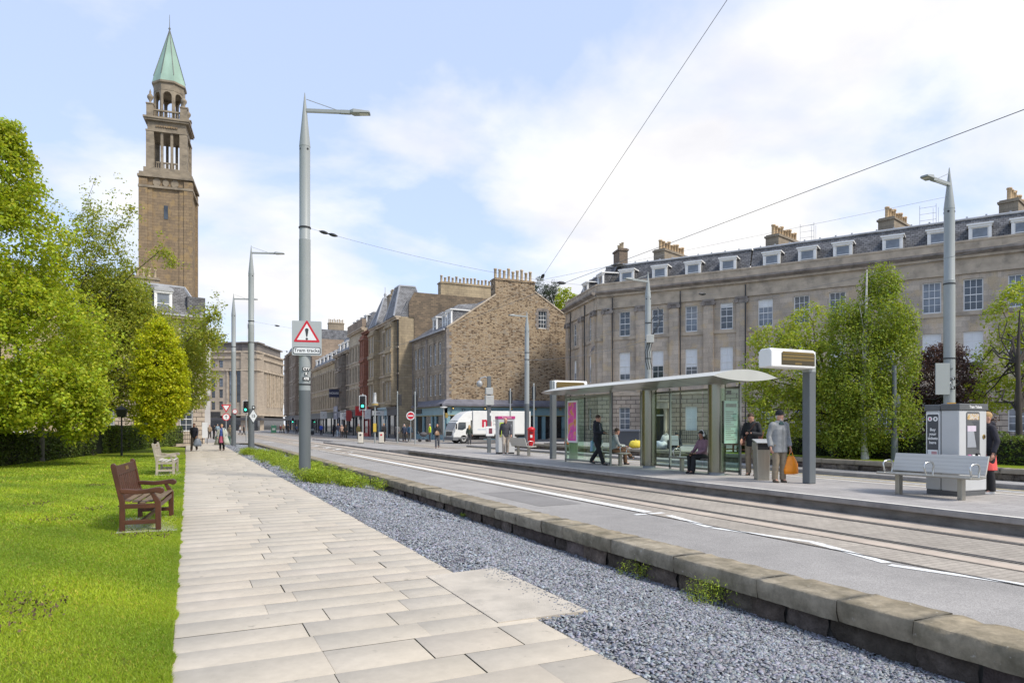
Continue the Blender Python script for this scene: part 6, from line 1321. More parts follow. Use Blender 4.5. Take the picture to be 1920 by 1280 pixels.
# ---- tram shelter
sh = empty('tram_shelter', (13.45,19,ZP), 0, 'glass tram shelter with lens shaped canopy on two steel drums', 'shelter')
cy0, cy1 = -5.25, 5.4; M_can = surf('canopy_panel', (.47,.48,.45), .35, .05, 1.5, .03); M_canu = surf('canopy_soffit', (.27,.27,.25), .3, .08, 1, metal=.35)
def lens(x0, x1, zc, up, dn, n=14):
    t = [(x0+(x1-x0)*i/n) for i in range(n+1)]; q = lambda x: 1-((x-(x0+x1)/2)/((x1-x0)/2))**2
    return [(x, zc+up*q(x)) for x in t]+[(x, zc-dn*q(x)) for x in reversed(t[1:-1])]
ls = lens(-1.13,1.13,2.70,.20,.11); n = len(ls); k = MB(); ny_ = 24
ya = [cy0+(cy1-cy0)*i/ny_ for i in range(ny_+1)]
scl = lambda y: 1-.55*max(0,(y-3.6)/(cy1-3.6))**2
k.add([(x*scl(y), y, 2.70+(z-2.70)*scl(y)) for y in ya for x, z in ls], [(i*n+j,i*n+(j+1)%n,(i+1)*n+(j+1)%n,(i+1)*n+j) for i in range(ny_) for j in range(n)], sm=True); k.add([(x,cy0,z) for x, z in ls], [tuple(range(n))]); k.add([(x*scl(cy1),cy1,2.7+(z-2.7)*scl(cy1)) for x, z in ls], [tuple(range(n))[::-1]])
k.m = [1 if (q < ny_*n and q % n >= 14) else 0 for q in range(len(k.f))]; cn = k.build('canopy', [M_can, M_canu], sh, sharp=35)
for y in (-3.6,-1.8,0,1.8,3.6): k = MB(); k.add([(x*1.004, y+s, 2.7+(z-2.7)*1.02-.002) for s in (-.02,.02) for x, z in ls[14:]], [(j,j+1,n-14+j+1,n-14+j) for j in range(n-15)]); k.build('canopy_seam', M_metal2, cn)
for (px, py) in ((1217,877),(1344,890)):
    p = G(px, py, ZP); k = MB(); q = (p.x-13.45, p.y-19, 0); k.lathe([(.245,.09),(.245,2.62)], 28, q, ex=1.0); o = k.build('support_drum', M_drum, sh); k = MB(); k.lathe([(.21,0),(.21,.09)], 24, q); k.build('drum_base', surf('blue_grey_plinth', (.22,.24,.27), .5, .1, 3), o); k = MB(); k.lathe([(.25,2.56),(.4,2.72),(.4,2.74)], 24, q); k.build('drum_head', M_canu, o)
def pane(x0, y0, x1, y1, z0=.12, z1=2.45):
    d = Vector((y0-y1, x1-x0, 0)).normalized()*.006; k = MB(); a, b = Vector((x0,y0,0)), Vector((x1,y1,0)); Z = Vector((0,0,1))
    vs = [a-d+Z*z0,b-d+Z*z0,b+d+Z*z0,a+d+Z*z0,a-d+Z*z1,b-d+Z*z1,b+d+Z*z1,a+d+Z*z1]; k.add(vs, [(3,2,1,0),(4,5,6,7),(0,1,5,4),(1,2,6,5),(2,3,7,6),(3,0,4,7)]); k.build('glass_pane', M_glass, sh)
def postm(x, y, h=2.6): k = MB(); k.bb(x-.03,x+.03,y-.03,y+.03,0,h); k.build('post', surf('post_steel', (.30,.31,.30), .4, .1, 3, metal=.6), sh)
xa = -.12
for y0, y1 in ((1.05,2.55),(2.6,4.1)): pane(xa,y0,xa,y1)
for y in (1.02,4.13): postm(xa, y)
xb = .72
for y0, y1 in ((-4.25,-2.75),(-2.7,-1.2),(-1.15,.35)): pane(xb,y0,xb,y1)
for y in (-4.28,-1.18,.38): postm(xb, y)
pane(.05,-4.3,.70,-4.3); pane(xa,4.15,.7,4.15)
k = MB(); k.bb(xa-.03,xa+.03,1.0,4.15,.06,.12); k.bb(xb-.03,xb+.03,-4.3,.4,.06,.12); k.bb(xa-.02,xa+.02,1.0,4.15,2.45,2.52); k.bb(xb-.02,xb+.02,-4.3,.4,2.45,2.52); k.build('rail', surf('post_steel', (.30,.31,.30), .4), sh)
# posters on the shelter glass: generic coloured stand-ins
def poster_mat(name, stops, sc):
    t = NT(name); t.set(.35); v = t.coord(); nz = t.noise(v, sc, 2, .5); t.base(t.ramp(nz.outputs[0], stops)); return t.m
M_post = poster_mat('pink_poster_print', [(.30,(.10,.25,.55)),(.40,(.70,.06,.30)),(.52,(.75,.10,.42)),(.60,(.72,.35,.08)),(.70,(.45,.10,.05)),(.8,(.8,.6,.65))], 3.2)
ps = empty('poster_panel', (13.45+xa-.03, 19+3.55, ZP+.75), R(-90), 'pink and orange poster in a white frame on the shelter glass', 'poster'); k = MB(); k.bb(-.36,.36,-.03,.0,0,1.6); k.build('frame', M_wpaint, ps, bevel=.01); k = MB(); k.bb(-.30,.30,-.034,-.0305,.07,1.53); k.build('poster', M_post, ps)
ts = empty('timetable_panel', (13.45+.38, 19-4.27, ZP+.9), 0, 'pale timetable sheet on the near end glass of the shelter', 'notice'); k = MB(); k.bb(-.24,.24,-.02,-.006,0,1.2); k.build('timetable_sheet', surf('timetable_paper', (.62,.68,.64), .5, .05, 4), ts); k = MB()
for i in range(14): k.bb(-.2,.2-.1*(i % 3),-.022,-.0205,.1+.06*i,.125+.06*i)
k.bb(-.2,.2,-.022,-.0205,1.02,1.12); k.build('timetable_lines', surf('timetable_ink', (.35,.30,.30), .6), ts)
rs_s = empty('route_sign', (13.45, 19-3.9, ZP+2.3), 0, 'white lettered stop name strip under the shelter canopy', 'sign'); k = MB(); k.bb(-.0,.75,-.01,.01,0,.12); k.build('sign_strip', M_black, rs_s); text('stop_lettering', 'West End', .10, M_wpaint, rs_s, face_mat((.37,-.0115,.06),(0,-1)), extrude=.001, bold=.003)
# ---- passenger displays
def display(label, px, py, top_py, px0, px1, side, rz=0):
    p = G(px, py, ZP); d = FPX*(CAMH-ZP)/(py-HOR); ztop = CAMH+d*(HOR-top_py)/FPX-ZP; r = empty('passenger_display', (p.x,p.y,ZP), rz, label, 'display', 'passenger displays on grey posts'); k = MB(); k.bb(-.11,.11,-.11,.11,0,ztop); k.build('post', M_metal2, r, bevel=.02); k = MB(); k.bb(-.112,.112,-.112,.112,ztop-.5,ztop+.005); k.build('post_head', M_metal, r, bevel=.02)
    x0, x1 = AY(px0, p.y).x-p.x, AY(px1, p.y).x-p.x; h = .44; z1 = ztop+.02; k = MB(); pr = [(-.2,0),(.2,0),(.2,h-.08),(.14,h),(-.14,h),(-.2,h-.05)]
    k.add([(x, y, z1-h+z) for x in (x0,x1) for y, z in pr], [tuple(range(6))[::-1], tuple(range(6,12))]+[(j,(j+1)%6,6+(j+1)%6,6+j) for j in range(6)]); b = k.build('casing', M_wpaint, r, bevel=.03)
    k = MB(); w_ = x1-x0; s0, s1 = (x0+w_*.22, x1-w_*.03) if side < 0 else (x0+w_*.04, x1-w_*.1); k.bb(s0,s1,-.206,-.195,z1-h+.06,z1-.10); sc_ = k.build('screen', surf('amber_display', (.055,.042,.016), .3, .1, 3), b); k = MB()
    for i in range(4): k.bb(s0+.03,s1-.03,-.2085,-.2065,z1-h+.09+i*.078,z1-h+.142+i*.078) if i else k.bb(s0+w_*.3,s1-w_*.3,-.2085,-.2065,z1-h+.075,z1-h+.12)
    k.build('display_row', surf('dim_amber_row', (.17,.115,.03), .4, .15, 30), sc_); return r
display('white cased tram display hanging left of its grey post', 1517, 906, 660, 1434, 1517, -1); display('white cased tram display at the far end of the shelter', 1037, 860, 714, 1036, 1097, 1)
# ---- ticket machines
M_tk = surf('ticket_machine_paint', (.50,.51,.51), .4, .05, 2, .05); M_tkd = surf('ticket_machine_trim', (.10,.105,.11), .45, .08, 3)
X0_, Y0_ = 13.75, 8.37; tm = empty('ticket_machine', (X0_,Y0_,ZP), 0, 'grey ticket machine reading Buy your tickets here behind the steel bench', 'ticket machine')
yl = 9.06-Y0_; ys_ = 8.74-Y0_; H_ = 1.84
k = MB(); k.bb(0,.90,0,ys_-.012,.1,H_-.13); mb = k.build('cabinet', M_tk, tm, bevel=.02); k = MB(); k.bb(.02,.8,ys_+.012,yl,.1,H_-.13); k.build('side_cabinet', M_tk, tm, bevel=.02); k = MB(); k.bb(.02,.88,.02,yl-.02,0,.1); k.build('plinth', M_tkd, tm); k = MB(); k.bb(-.02,.92,-.02,ys_-.01,H_-.13,H_); k.bb(0,.82,ys_+.01,yl+.02,H_-.13,H_-.01); k.bb(.03,.8,ys_-.013,ys_+.013,.1,H_-.14); cap = k.build('top_band', M_tkd, tm, bevel=.012)
text('machine_lettering', 'Tram Tickets', .075, M_wpaint, cap, face_mat((.5,-.0215,H_-.065),(0,-1)), extrude=.001, bold=.002)
FL = face_mat((.019, ys_+(yl-ys_)*.52, 1.12), (-1,0)); ip = plate(tm, 'info_panel_border', rounded(.27,1.08,.03), 0, .004, M_wpaint, FL); ib = plate(ip, 'info_panel', rounded(.235,1.03,.025), .0045, .008, surf('panel_charcoal', (.065,.07,.08), .4, .05, 3), FL)
for i, tx in enumerate(('Buy','your','tickets','here')): text('panel_lettering', tx, .078, M_wpaint, ib, FL @ Matrix.Translation((0,.20-.088*i,.0085)), extrude=.001, bold=.002)
for s, c in ((-1, surf('icon_magenta', (.55,.04,.16), .5)),(1, M_tkd)): 
    o = plate(ib, 'round_icon', [(s*.057+.048*math.cos(R(a)), .42+.048*math.sin(R(a))) for a in range(0,360,20)], .0085, .010, M_wpaint, FL); plate(o, 'icon_symbol', [(s*.057+.02*math.cos(R(a)), .42+.026*math.sin(R(a))) for a in range(0,360,40)], .0105, .0115, c, FL)
o = plate(ib, 'notice_label', [(x, y-.29) for x, y in rounded(.21,.16,.01)], .0085, .010, M_wpaint, FL); plate(o, 'notice_text', [(x+.03, y-.29) for x, y in rounded(.11,.10,.005)], .0105, .0112, surf('faded_red_print', (.55,.30,.30), .6), FL)
FR = face_mat((.44, -.001, 1.13), (0,-1)); rp = plate(tm, 'screen_recess', rounded(.44,1.10,.05), 0, .004, M_tkd, FR); o = plate(rp, 'screen', [(-.19,-.16),(.10,-.16),(.02,.16),(-.19,.16)], .0045, .009, surf('dim_screen', (.32,.34,.37), .15, .05, 2), FR)
plate(rp, 'header_print', [(x, y+.45) for x, y in rounded(.38,.12,.01)], .0045, .009, poster_mat('header_print_mat', [(.35,(.62,.55,.25)),(.45,(.45,.25,.08)),(.55,(.6,.58,.5)),(.68,(.3,.16,.10))], 12), FR); plate(rp, 'price_print', [(x-.05, y+.215) for x, y in rounded(.28,.11,.005)], .0045, .010, surf('pale_lilac', (.60,.52,.60), .5), FR); plate(rp, 'shade_panel', [(.12,-.2),(.20,-.2),(.20,.36),(-.05,.36),(.03,.30)], .0045, .0065, surf('panel_slate', (.06,.065,.075), .4), FR)
for x, w_, c in ((-.13,.09,surf('pink_label', (.60,.16,.36), .5)),(-.0,.08,M_wpaint)): plate(rp, 'reader', [(a+x, b-.37) for a, b in rounded(w_,.13,.012)], .0045, .02, c, FR)
plate(rp, 'keypad', [(a+.13, b-.36) for a, b in rounded(.10,.16,.01)], .0045, .04, M_black, FR); plate(rp, 'keypad_keys', [(a+.13, b-.33) for a, b in rounded(.05,.04,.005)], .041, .043, M_wpaint, FR)
k = MB(); k.tube([(.80,-.012,1.18),(.80,-.0,1.18)], .045, 16); k.build('coin_slot', surf('brass', (.5,.34,.1), .35, metal=.8), tm); k = MB(); k.tube([(.80,-.014,1.18),(.80,-.012,1.18)], .022, 12); k.build('slot_hole', M_black, tm)
p = G(948,851,ZP); t2 = empty('ticket_machine', (p.x,p.y,ZP), R(-12), 'pink topped ticket machine beyond the shelter behind the man in grey', 'ticket machine'); k = MB(); k.bb(-.36,.46,0,.7,.08,1.72); k.build('cabinet', M_tk, t2, bevel=.02); k = MB(); k.bb(-.38,.48,-.02,.72,1.72,1.86); c = k.build('top_band', surf('magenta_band', (.45,.04,.18), .45, .05, 3), t2, bevel=.01); text('machine_lettering', 'Tram Tickets', .09, M_wpaint, c, face_mat((.06,-.0215,1.79),(0,-1)), extrude=.001); k = MB(); k.bb(-.34,.44,.02,.68,0,.08); k.build('plinth', M_black, t2)
k = MB(); k.bb(-.30,-.06,-.012,-.001,.85,1.55); k.build('lime_panel', surf('lime_panel_paint', (.42,.55,.07), .5), t2); k = MB(); k.bb(-.02,.36,-.012,-.001,.6,1.62); k.build('screen_recess', M_tkd, t2); k = MB(); k.bb(.02,.3,-.02,-.0125,1.0,1.45); k.build('screen', surf('dim_screen', (.32,.34,.37), .15), t2)
# ---- camera and speaker mast on the platform
p = G(917,848,ZP); cm = empty('camera_mast', (p.x,p.y,ZP), R(-12), 'grey mast with dome camera and white speaker boxes on the platform', 'mast'); k = MB(); k.bb(-.09,.09,-.09,.09,0,3.95); k.build('post', M_metal2, cm, bevel=.01); k = MB(); k.bb(-.22,.22,-.2,.12,2.45,2.95); k.bb(-.2,.18,-.18,.1,3.0,3.35); k.build('speaker_box', surf('pale_casing', (.58,.58,.56), .5), cm, bevel=.02); k = MB(); k.tube([(0,0,3.8),(-.2,0,3.92),(-.42,0,3.85),(-.5,0,3.7)], .035, 8); k.ball((-.5,0,3.55), .16, 14, sc=(1,1,1.1)); k.build('dome_camera', surf('camera_grey', (.33,.34,.34), .35), cm); k = MB(); k.bb(-.19,.25,-.14,-.1,.85,1.35); o = k.build('help_point', M_wpaint, cm, bevel=.02); k = MB(); k.bb(-.04,.14,-.146,-.1405,.98,1.26); k.build('help_screen', surf('help_panel', (.20,.06,.08), .4), o); k = MB(); k.bb(.02,.12,-.1,-.092,1.9,2.05); k.build('label', M_wpaint, cm)
# ---- red pillar box, brick planter, cone, clutter by the garden wall
p = PD(996, 797, 46); pb_ = empty('pillar_box', (p.x,p.y,-.05), R(-25), 'red pillar box behind the far platform bench', 'pillar box'); k = MB(); k.lathe([(.26,.0),(.26,.22)], 18); k.build('base', M_black, pb_); k = MB(); k.lathe([(.24,.22),(.24,1.35),(.27,1.38),(.27,1.46),(.2,1.55),(.02,1.6)], 20); o = k.build('body', surf('post_red', (.55,.012,.018), .35, .05, 3), pb_); k = MB(); k.bb(-.13,.13,-.255,-.2,1.18,1.23); k.build('posting_slot', M_black, o); k = MB(); k.bb(-.07,.07,-.25,-.235,.88,1.06); k.build('plate', M_wpaint, o)
a_, b_ = AX(1003, 21.0), AX(1068, 21.0)
m = MB(); m.bb(0,a_.y-b_.y-1.5,0,.4,0,.48); r = m.build('planter_wall', M_face, None, (21.6,b_.y+.6,0), R(90)); tag(r, 'low dark stone planter wall in front of the pub', 'wall')
p = AX(1062, 21.6); r = empty('traffic_cone', (p.x,p.y,.43), 0, 'orange and white traffic cone by the low wall', 'cone'); k = MB(); k.bb(-.2,.2,-.2,.2,0,.04); k.lathe([(.15,.04),(.11,.25)], 12); k.lathe([(.08,.4),(.03,.6)], 12); k.build('cone', surf('cone_orange', (.62,.10,.02), .5), r); k = MB(); k.lathe([(.111,.25),(.08,.4)], 12); k.build('white_band', M_wpaint, r)
p = AX(1180, 23.4); r = empty('storage_box', (p.x,p.y,.4), R(-55), 'dark grey lidded storage box in front of the terrace', 'storage box'); k = MB(); k.bb(-.75,.75,-.4,.4,0,.85); k.build('body', surf('charcoal_casing', (.07,.075,.085), .5, .1, 2), r, bevel=.02); k = MB(); k.bb(-.79,.79,-.44,.44,.86,1.0); k.build('lid', surf('slate_lid', (.13,.14,.16), .45, .1, 2), r, bevel=.03)
def sack(label, p, s, c, name='sack', seed=1):
    r = empty(name, p, R(seed*37), label, name.replace('_', ' '), 'bags on the garden wall'); k = MB(); k.ball((0,0,s[2]*.5), 1, 14, sc=(s[0],s[1],s[2]*.55)); rs = random.Random(seed)
    q_ = lambda v, a: math.copysign(abs(v/a)**.6*a, v); k.v = [(q_(x,s[0])*(1+rs.uniform(-.14,.14)), q_(y,s[1])*(1+rs.uniform(-.14,.14)), max(0, s[2]*.5+q_(z-s[2]*.5,s[2]*.55)*rs.uniform(.72,1.05))) for x, y, z in k.v]; k.build('bag', surf(name+'_'+str(seed), c, .5, .15, 6, .3), r); k = MB(); k.tube([(-.05,0,s[2]*.98),(0,0,s[2]*1.12),(.06,0,s[2]*.98)], .02, 6); k.build('knot', surf(name+'_'+str(seed), c, .5), r)
p = AX(1192, 21.7); sack('yellow plastic sack on the garden wall beside the storage box', (p.x,p.y,.42), (.42,.3,.42), (.62,.50,.05), 'sack', 1); p = AX(1238, 21.7); sack('white and grey holdall on the garden wall by the seated person', (p.x,p.y,.42), (.5,.3,.42), (.55,.56,.6), 'holdall', 2)
p = AX(1250, 22.0); sack('pale rucksack leaning behind the holdall', (p.x,p.y,.42), (.28,.25,.75), (.50,.48,.46), 'rucksack', 4)
# bicycle-like black stand replaced by a dark case
p = AX(1258, 21.75); r = empty('suitcase', (p.x,p.y,.43), R(30), 'black suitcase on the wall beside the pale holdall', 'suitcase'); k = MB(); k.bb(-.22,.22,-.13,.13,.05,.5); k.build('shell', M_black, r, bevel=.05); k = MB(); k.tube([(-.08,0,.5),(-.08,0,.6),(.08,0,.6),(.08,0,.5)], .012, 6); k.build('handle', M_metal2, r)
# ---- iron railings before the houses
def railing(label, a, b, h=1.15, z=0.0):
    a, b = Vector((*a[:2],z)), Vector((*b[:2],z)); L_ = (b-a).length; r = empty('iron_railing', a, math.atan2(b.y-a.y,b.x-a.x), label, 'railing', 'iron railings before the houses'); k = MB()
    for i in range(int(L_/.16)+1): k.bar((i*.16,0,.1),(i*.16,0,h),.022); k.lathe([(.0,0),(.025,.03),(.0,.1)], 4, (i*.16,0,h))
    k.build('bars', M_black, r); k = MB(); k.bb(0,L_,-.02,.02,h-.14,h-.10); k.bb(0,L_,-.02,.02,.14,.18); k.build('rail', M_black, r); k = MB(); k.bb(0,L_,-.14,.14,-.1,.12); k.build('plinth', M_trim, r)
nB = Vector((math.sin(aB), -math.cos(aB), 0)); nC = Vector((math.sin(aC), -math.cos(aC), 0)); uB = Vector((math.cos(aB), math.sin(aB), 0))
for x0, x1, lab in ((.2,3.4,'iron railing left of the pillared doorway'),(6.4,13.2,'iron railing right of the pillared doorway')): railing(lab, TB+nB*2.2+uB*x0, TB+nB*2.2+uB*x1)
for i, (x0, x1) in enumerate(((.5,6.5),(9.5,19),(20.5,27))): railing(('iron railing before the birch tree house','long iron railing behind the purple tree','iron railing at the right edge by the bush')[i], TC+nC*2.2+uC*x0, TC+nC*2.2+uC*x1)
railing('rusty iron railing in front of the left corner house', (-3.5,62.5), (.9,62.9), 1.25); railing('iron railing behind the dark left hedge', (-16,52), (-25,38.5), 1.3)
p_ = AX(1045, 43.5); railing('iron railing outside the teal pub end', (36.5,67.2), (44.5,67.2), 1.2, .07)
# ---- vehicles
M_rub = surf('tyre_rubber', (.018,.018,.019), .85, .2, 8); M_hub = surf('wheel_hub', (.42,.42,.40), .45, .1, 4, metal=.4)
def wheel(parent, x, y, r_, w_):
    k = MB(); k.tube([(x,y-w_/2,r_),(x,y-w_/2+.03,r_),(x,y+w_/2-.03,r_),(x,y+w_/2,r_)], [r_*.92,r_,r_,r_*.92], 20); o = k.build('wheel', M_rub, parent); k = MB(); k.tube([(x,y-w_/2-.01,r_),(x,y+w_/2+.01,r_)], r_*.55, 16); k.build('rim', M_hub, o); k = MB(); k.tube([(x,y-w_/2-.03,r_),(x,y+w_/2+.03,r_)], r_*.2, 10); k.build('hub_cap', M_black, o)
tx = PD(842, 797, 64); tk = empty('box_truck', (tx.x, tx.y, -.05), R(0), 'white box removal truck parked outside the teal pub', 'truck'); W2 = 1.15; Mw_ = surf('truck_white', (.72,.72,.69), .35, .04, 1.5, dirt=((.5,.49,.46), 1.2, .3))
k = MB(); k.bb(1.95,8.0,-W2,W2,.80,3.05); bx_ = k.build('box_body', Mw_, tk, bevel=.03)
k = MB(); pr = [(.02,.48),(.02,1.25),(.32,1.98),(.5,2.10),(1.75,2.16),(1.75,.48)]; n = 6; k.add([(x, y, z) for y in (-W2+.04,W2-.04) for x, z in pr], [tuple(range(n)), tuple(range(n,2*n))[::-1]]+[(j,n+j,n+(j+1)%n,(j+1)%n) for j in range(n)]); cb_ = k.build('cab', Mw_, tk, bevel=.05)
k = MB(); pr = [(.42,2.11),(1.0,2.72),(1.5,2.98),(1.93,3.02),(1.9,2.15)]; n = 5; k.add([(x, y*(1 if z < 2.5 else .93), z) for y in (-W2+.08,W2-.08) for x, z in pr], [tuple(range(n)), tuple(range(n,2*n))[::-1]]+[(j,n+j,n+(j+1)%n,(j+1)%n) for j in range(n)]); k.build('roof_deflector', Mw_, tk, bevel=.04)
k = MB(); k.add([(.0,-W2+.12,1.27),(.0,W2-.12,1.27),(.30,W2-.14,1.96),(.30,-W2+.14,1.96)], [(0,1,2,3)]); k.v = [(x-.012, y, z) for x, y, z in k.v]; k.build('windscreen', M_dkgl, cb_); k = MB(); y = -W2+.03; k.add([(.45,y,1.3),(.50,y,1.9),(.62,y,1.98),(1.25,y,1.98),(1.25,y,1.42),(.9,y,1.25)], [(0,1,2,3,4,5)]); k.add([(.45,-y,1.3),(.50,-y,1.9),(.62,-y,1.98),(1.25,-y,1.98),(1.25,-y,1.42),(.9,-y,1.25)], [(0,1,2,3,4,5)]); k.build('side_window', M_dkgl, cb_)
k = MB(); k.bb(-.04,.05,-.75,.75,.72,1.12); k.build('grille', M_black, cb_, bevel=.02); k = MB(); k.bb(-.06,.5,-W2+.0,W2-.0,.30,.62); k.bb(.5,1.75,-W2+.02,W2-.02,.42,.62); k.build('bumper', surf('bumper_grey', (.14,.145,.15), .55), cb_, bevel=.03)
for s in (-1,1):
    k = MB(); k.bb(-.02,.12,s*.85-.17,s*.85+.17,.66,.86); k.build('headlight', surf('headlight_glass', (.5,.5,.5), .1, .1, 5), cb_, bevel=.02); k = MB(); k.bb(.2,.28,s*(W2+.16)-.09,s*(W2+.16)+.09,1.35,1.85); k.bar((.3,s*W2*.96,1.85),(.24,s*(W2+.16),1.85),.03); k.build('mirror', M_black, cb_, bevel=.02)
k = MB(); k.bb(2.0,7.9,-.45,.45,.55,.8); k.bb(2.6,6.2,-W2+.05,W2-.05,.42,.62); k.build('chassis', M_black, tk); k = MB(); k.bb(1.98,7.98,-W2-.012,-W2-.002,.80,.92); k.build('side_rail', M_hub, bx_)
for x in (1.05, 6.3):
    for s in (-1,1): wheel(tk, x, s*(W2-.18), .41, .28)
fb = face_mat((3.35,-W2-.004,1.98),(0,-1)); text('logo_letter', 'm', 1.35, surf('logo_red', (.50,.015,.05), .4), bx_, fb, extrude=.003, bold=.05); text('company_lettering', 'M\nM', .34, surf('logo_grey', (.25,.25,.27), .5), bx_, face_mat((4.15,-W2-.004,1.92),(0,-1)), extrude=.002); k = MB(); k.bb(2.4,4.6,-W2-.006,-W2-.002,1.28,1.33); k.build('blue_line', surf('line_blue', (.25,.35,.5), .5), bx_)
def car(label, loc, rz, c, seed=0):
    r = empty('parked_car', loc, rz, label, 'car', 'cars parked along the crescent'); M_ = surf('car_paint_%d' % seed, c, .22, .04, 1, spec=.6); W2 = .86
    low = [(-2.1,.28),(-2.12,.62),(-2.0,.82),(-1.5,.9),(1.0,.94),(1.9,.86),(2.1,.66),(2.08,.3)]; n = 8; k = MB(); k.add([(x, y*(1 if z < .8 else .93), z) for y in (-W2,W2) for x, z in low], [tuple(range(n)), tuple(range(n,2*n))[::-1]]+[(j,n+j,n+(j+1)%n,(j+1)%n) for j in range(n)]); k.build('body', M_, r, bevel=.06)
    cab = [(-1.25,.9),(-.55,1.42),(.75,1.46),(1.55,.92)]; k = MB(); k.add([(x, y*(.93 if z < 1 else .76), z) for y in (-W2,W2) for x, z in cab], [tuple(range(4)), (7,6,5,4)]+[(j,4+j,4+(j+1)%4,(j+1)%4) for j in range(4)]); g = k.build('glasshouse', M_skygl, r, bevel=.03)
    k = MB(); k.add([(x, y, 1.43+dz) for dz in (0,.06) for x, y in ((-.62,-.68),(.82,-.68),(.82,.68),(-.62,.68))], [(3,2,1,0),(4,5,6,7),(0,1,5,4),(1,2,6,5),(2,3,7,6),(3,0,4,7)])
    for s in (-1,1): k.bar((-1.25,s*.8,.92),(-.58,s*.67,1.45),.07); k.bar((1.55,s*.8,.94),(.8,s*.67,1.47),.08); k.bar((.1,s*.8,.92),(.1,s*.68,1.45),.07)
    k.build('roof', M_, r, bevel=.02)
    for x in (-1.3,1.3):
        for s in (-1,1): wheel(r, x, s*(W2-.1), .31, .2)
    for s in (-1,1): k = MB(); k.bb(-2.1,-1.95,s*.62-.18,s*.62+.18,.62,.76); k.build('headlight', surf('headlight_glass', (.5,.5,.5), .1), r, bevel=.02)
p = PD(1645,797,38); car('red car parked behind the birch tree hedge', (p.x,p.y,0), aC, (.22,.02,.03), 1); p = PD(1545,797,40); car('silver car parked behind the left maple tree', (p.x,p.y,0), aC, (.45,.46,.47), 2); p = PD(1455,797,44); car('dark grey car parked behind the garden maple', (p.x,p.y,0), aC, (.09,.095,.1), 3)
# ---- distant street clutter at the far left of the road
p = PD(384,797,60); r = empty('information_board', (p.x,p.y,0), R(-20), 'white information board on a stand before the left corner house', 'sign'); k = MB(); k.bb(-.22,.22,-.03,.03,.55,1.9); k.build('board', M_wpaint, r); k = MB()
for s in (-.2,.2): k.bar((s,.0,0),(s,0,.6),.04)
k.build('stand', M_black, r)
p = PD(418,797,58); r = empty('planter', (p.x,p.y,0), 0, 'green planter box behind the woman in the pale coat', 'planter'); k = MB(); k.bb(-.6,.6,-.3,.3,0,.72); k.build('box', surf('planter_green', (.03,.09,.06), .6), r, bevel=.03); k = MB(); k.bb(-.56,.56,-.26,.26,.72,.74); k.build('soil', M_barkd, r)
for i, (px, d, c) in enumerate(((513,140,(.03,.12,.08)),(585,120,(.03,.035,.04)))):
    p = PD(px,797,d); r = empty('street_bin', (p.x,p.y,.07), 0, ('green kiosk cabinet far down the street','dark litter bin on the far pavement behind the first pole')[i], 'bin'); k = MB(); k.bb(-.5 if i == 0 else -.35,.5 if i == 0 else .35,-.35,.35,0,1.6 if i == 0 else 1.2); k.build('body', surf('bin_%d' % i, c, .5), r, bevel=.06); k = MB(); k.bb(-.3,.3,-.36,-.352,.6,1.0); k.build('panel', M_metal, r)
# ================================================================ people
def remesh(m, vox, mats, sm=4):
    me = m.mesh('tmp', mats); o = bpy.data.objects.new('tmp', me); COL.objects.link(o)
    q = o.modifiers.new('r', 'REMESH'); q.mode = 'VOXEL'; q.voxel_size = vox; q.use_smooth_shade = True
    s = o.modifiers.new('s', 'SMOOTH'); s.iterations = sm; s.factor = .5
    dg = bpy.context.evaluated_depsgraph_get(); dg.update(); out = bpy.data.meshes.new_from_object(o.evaluated_get(dg))
    bpy.data.objects.remove(o); return out
def add_to(me, m, mats):
    """append the faces of an MB to a mesh"""
    bm = __import__('bmesh').new(); bm.from_mesh(me); t = m.mesh('t', mats); bm.from_mesh(t); bm.to_mesh(me); bm.free()
    me.materials.clear(); [me.materials.append(x) for x in mats]
    return me
M_skin = surf('skin', (.50,.27,.19), .55, .06, 9); M_skin2 = surf('tanned_skin', (.33,.17,.11), .55, .06, 9); M_eye = surf('eye', (.02,.015,.012), .3); M_lip = surf('lips', (.36,.13,.11), .5)
cloth = lambda n, c: surf('cloth_'+n, c, .85, .18, 7, .9, bscale=11)
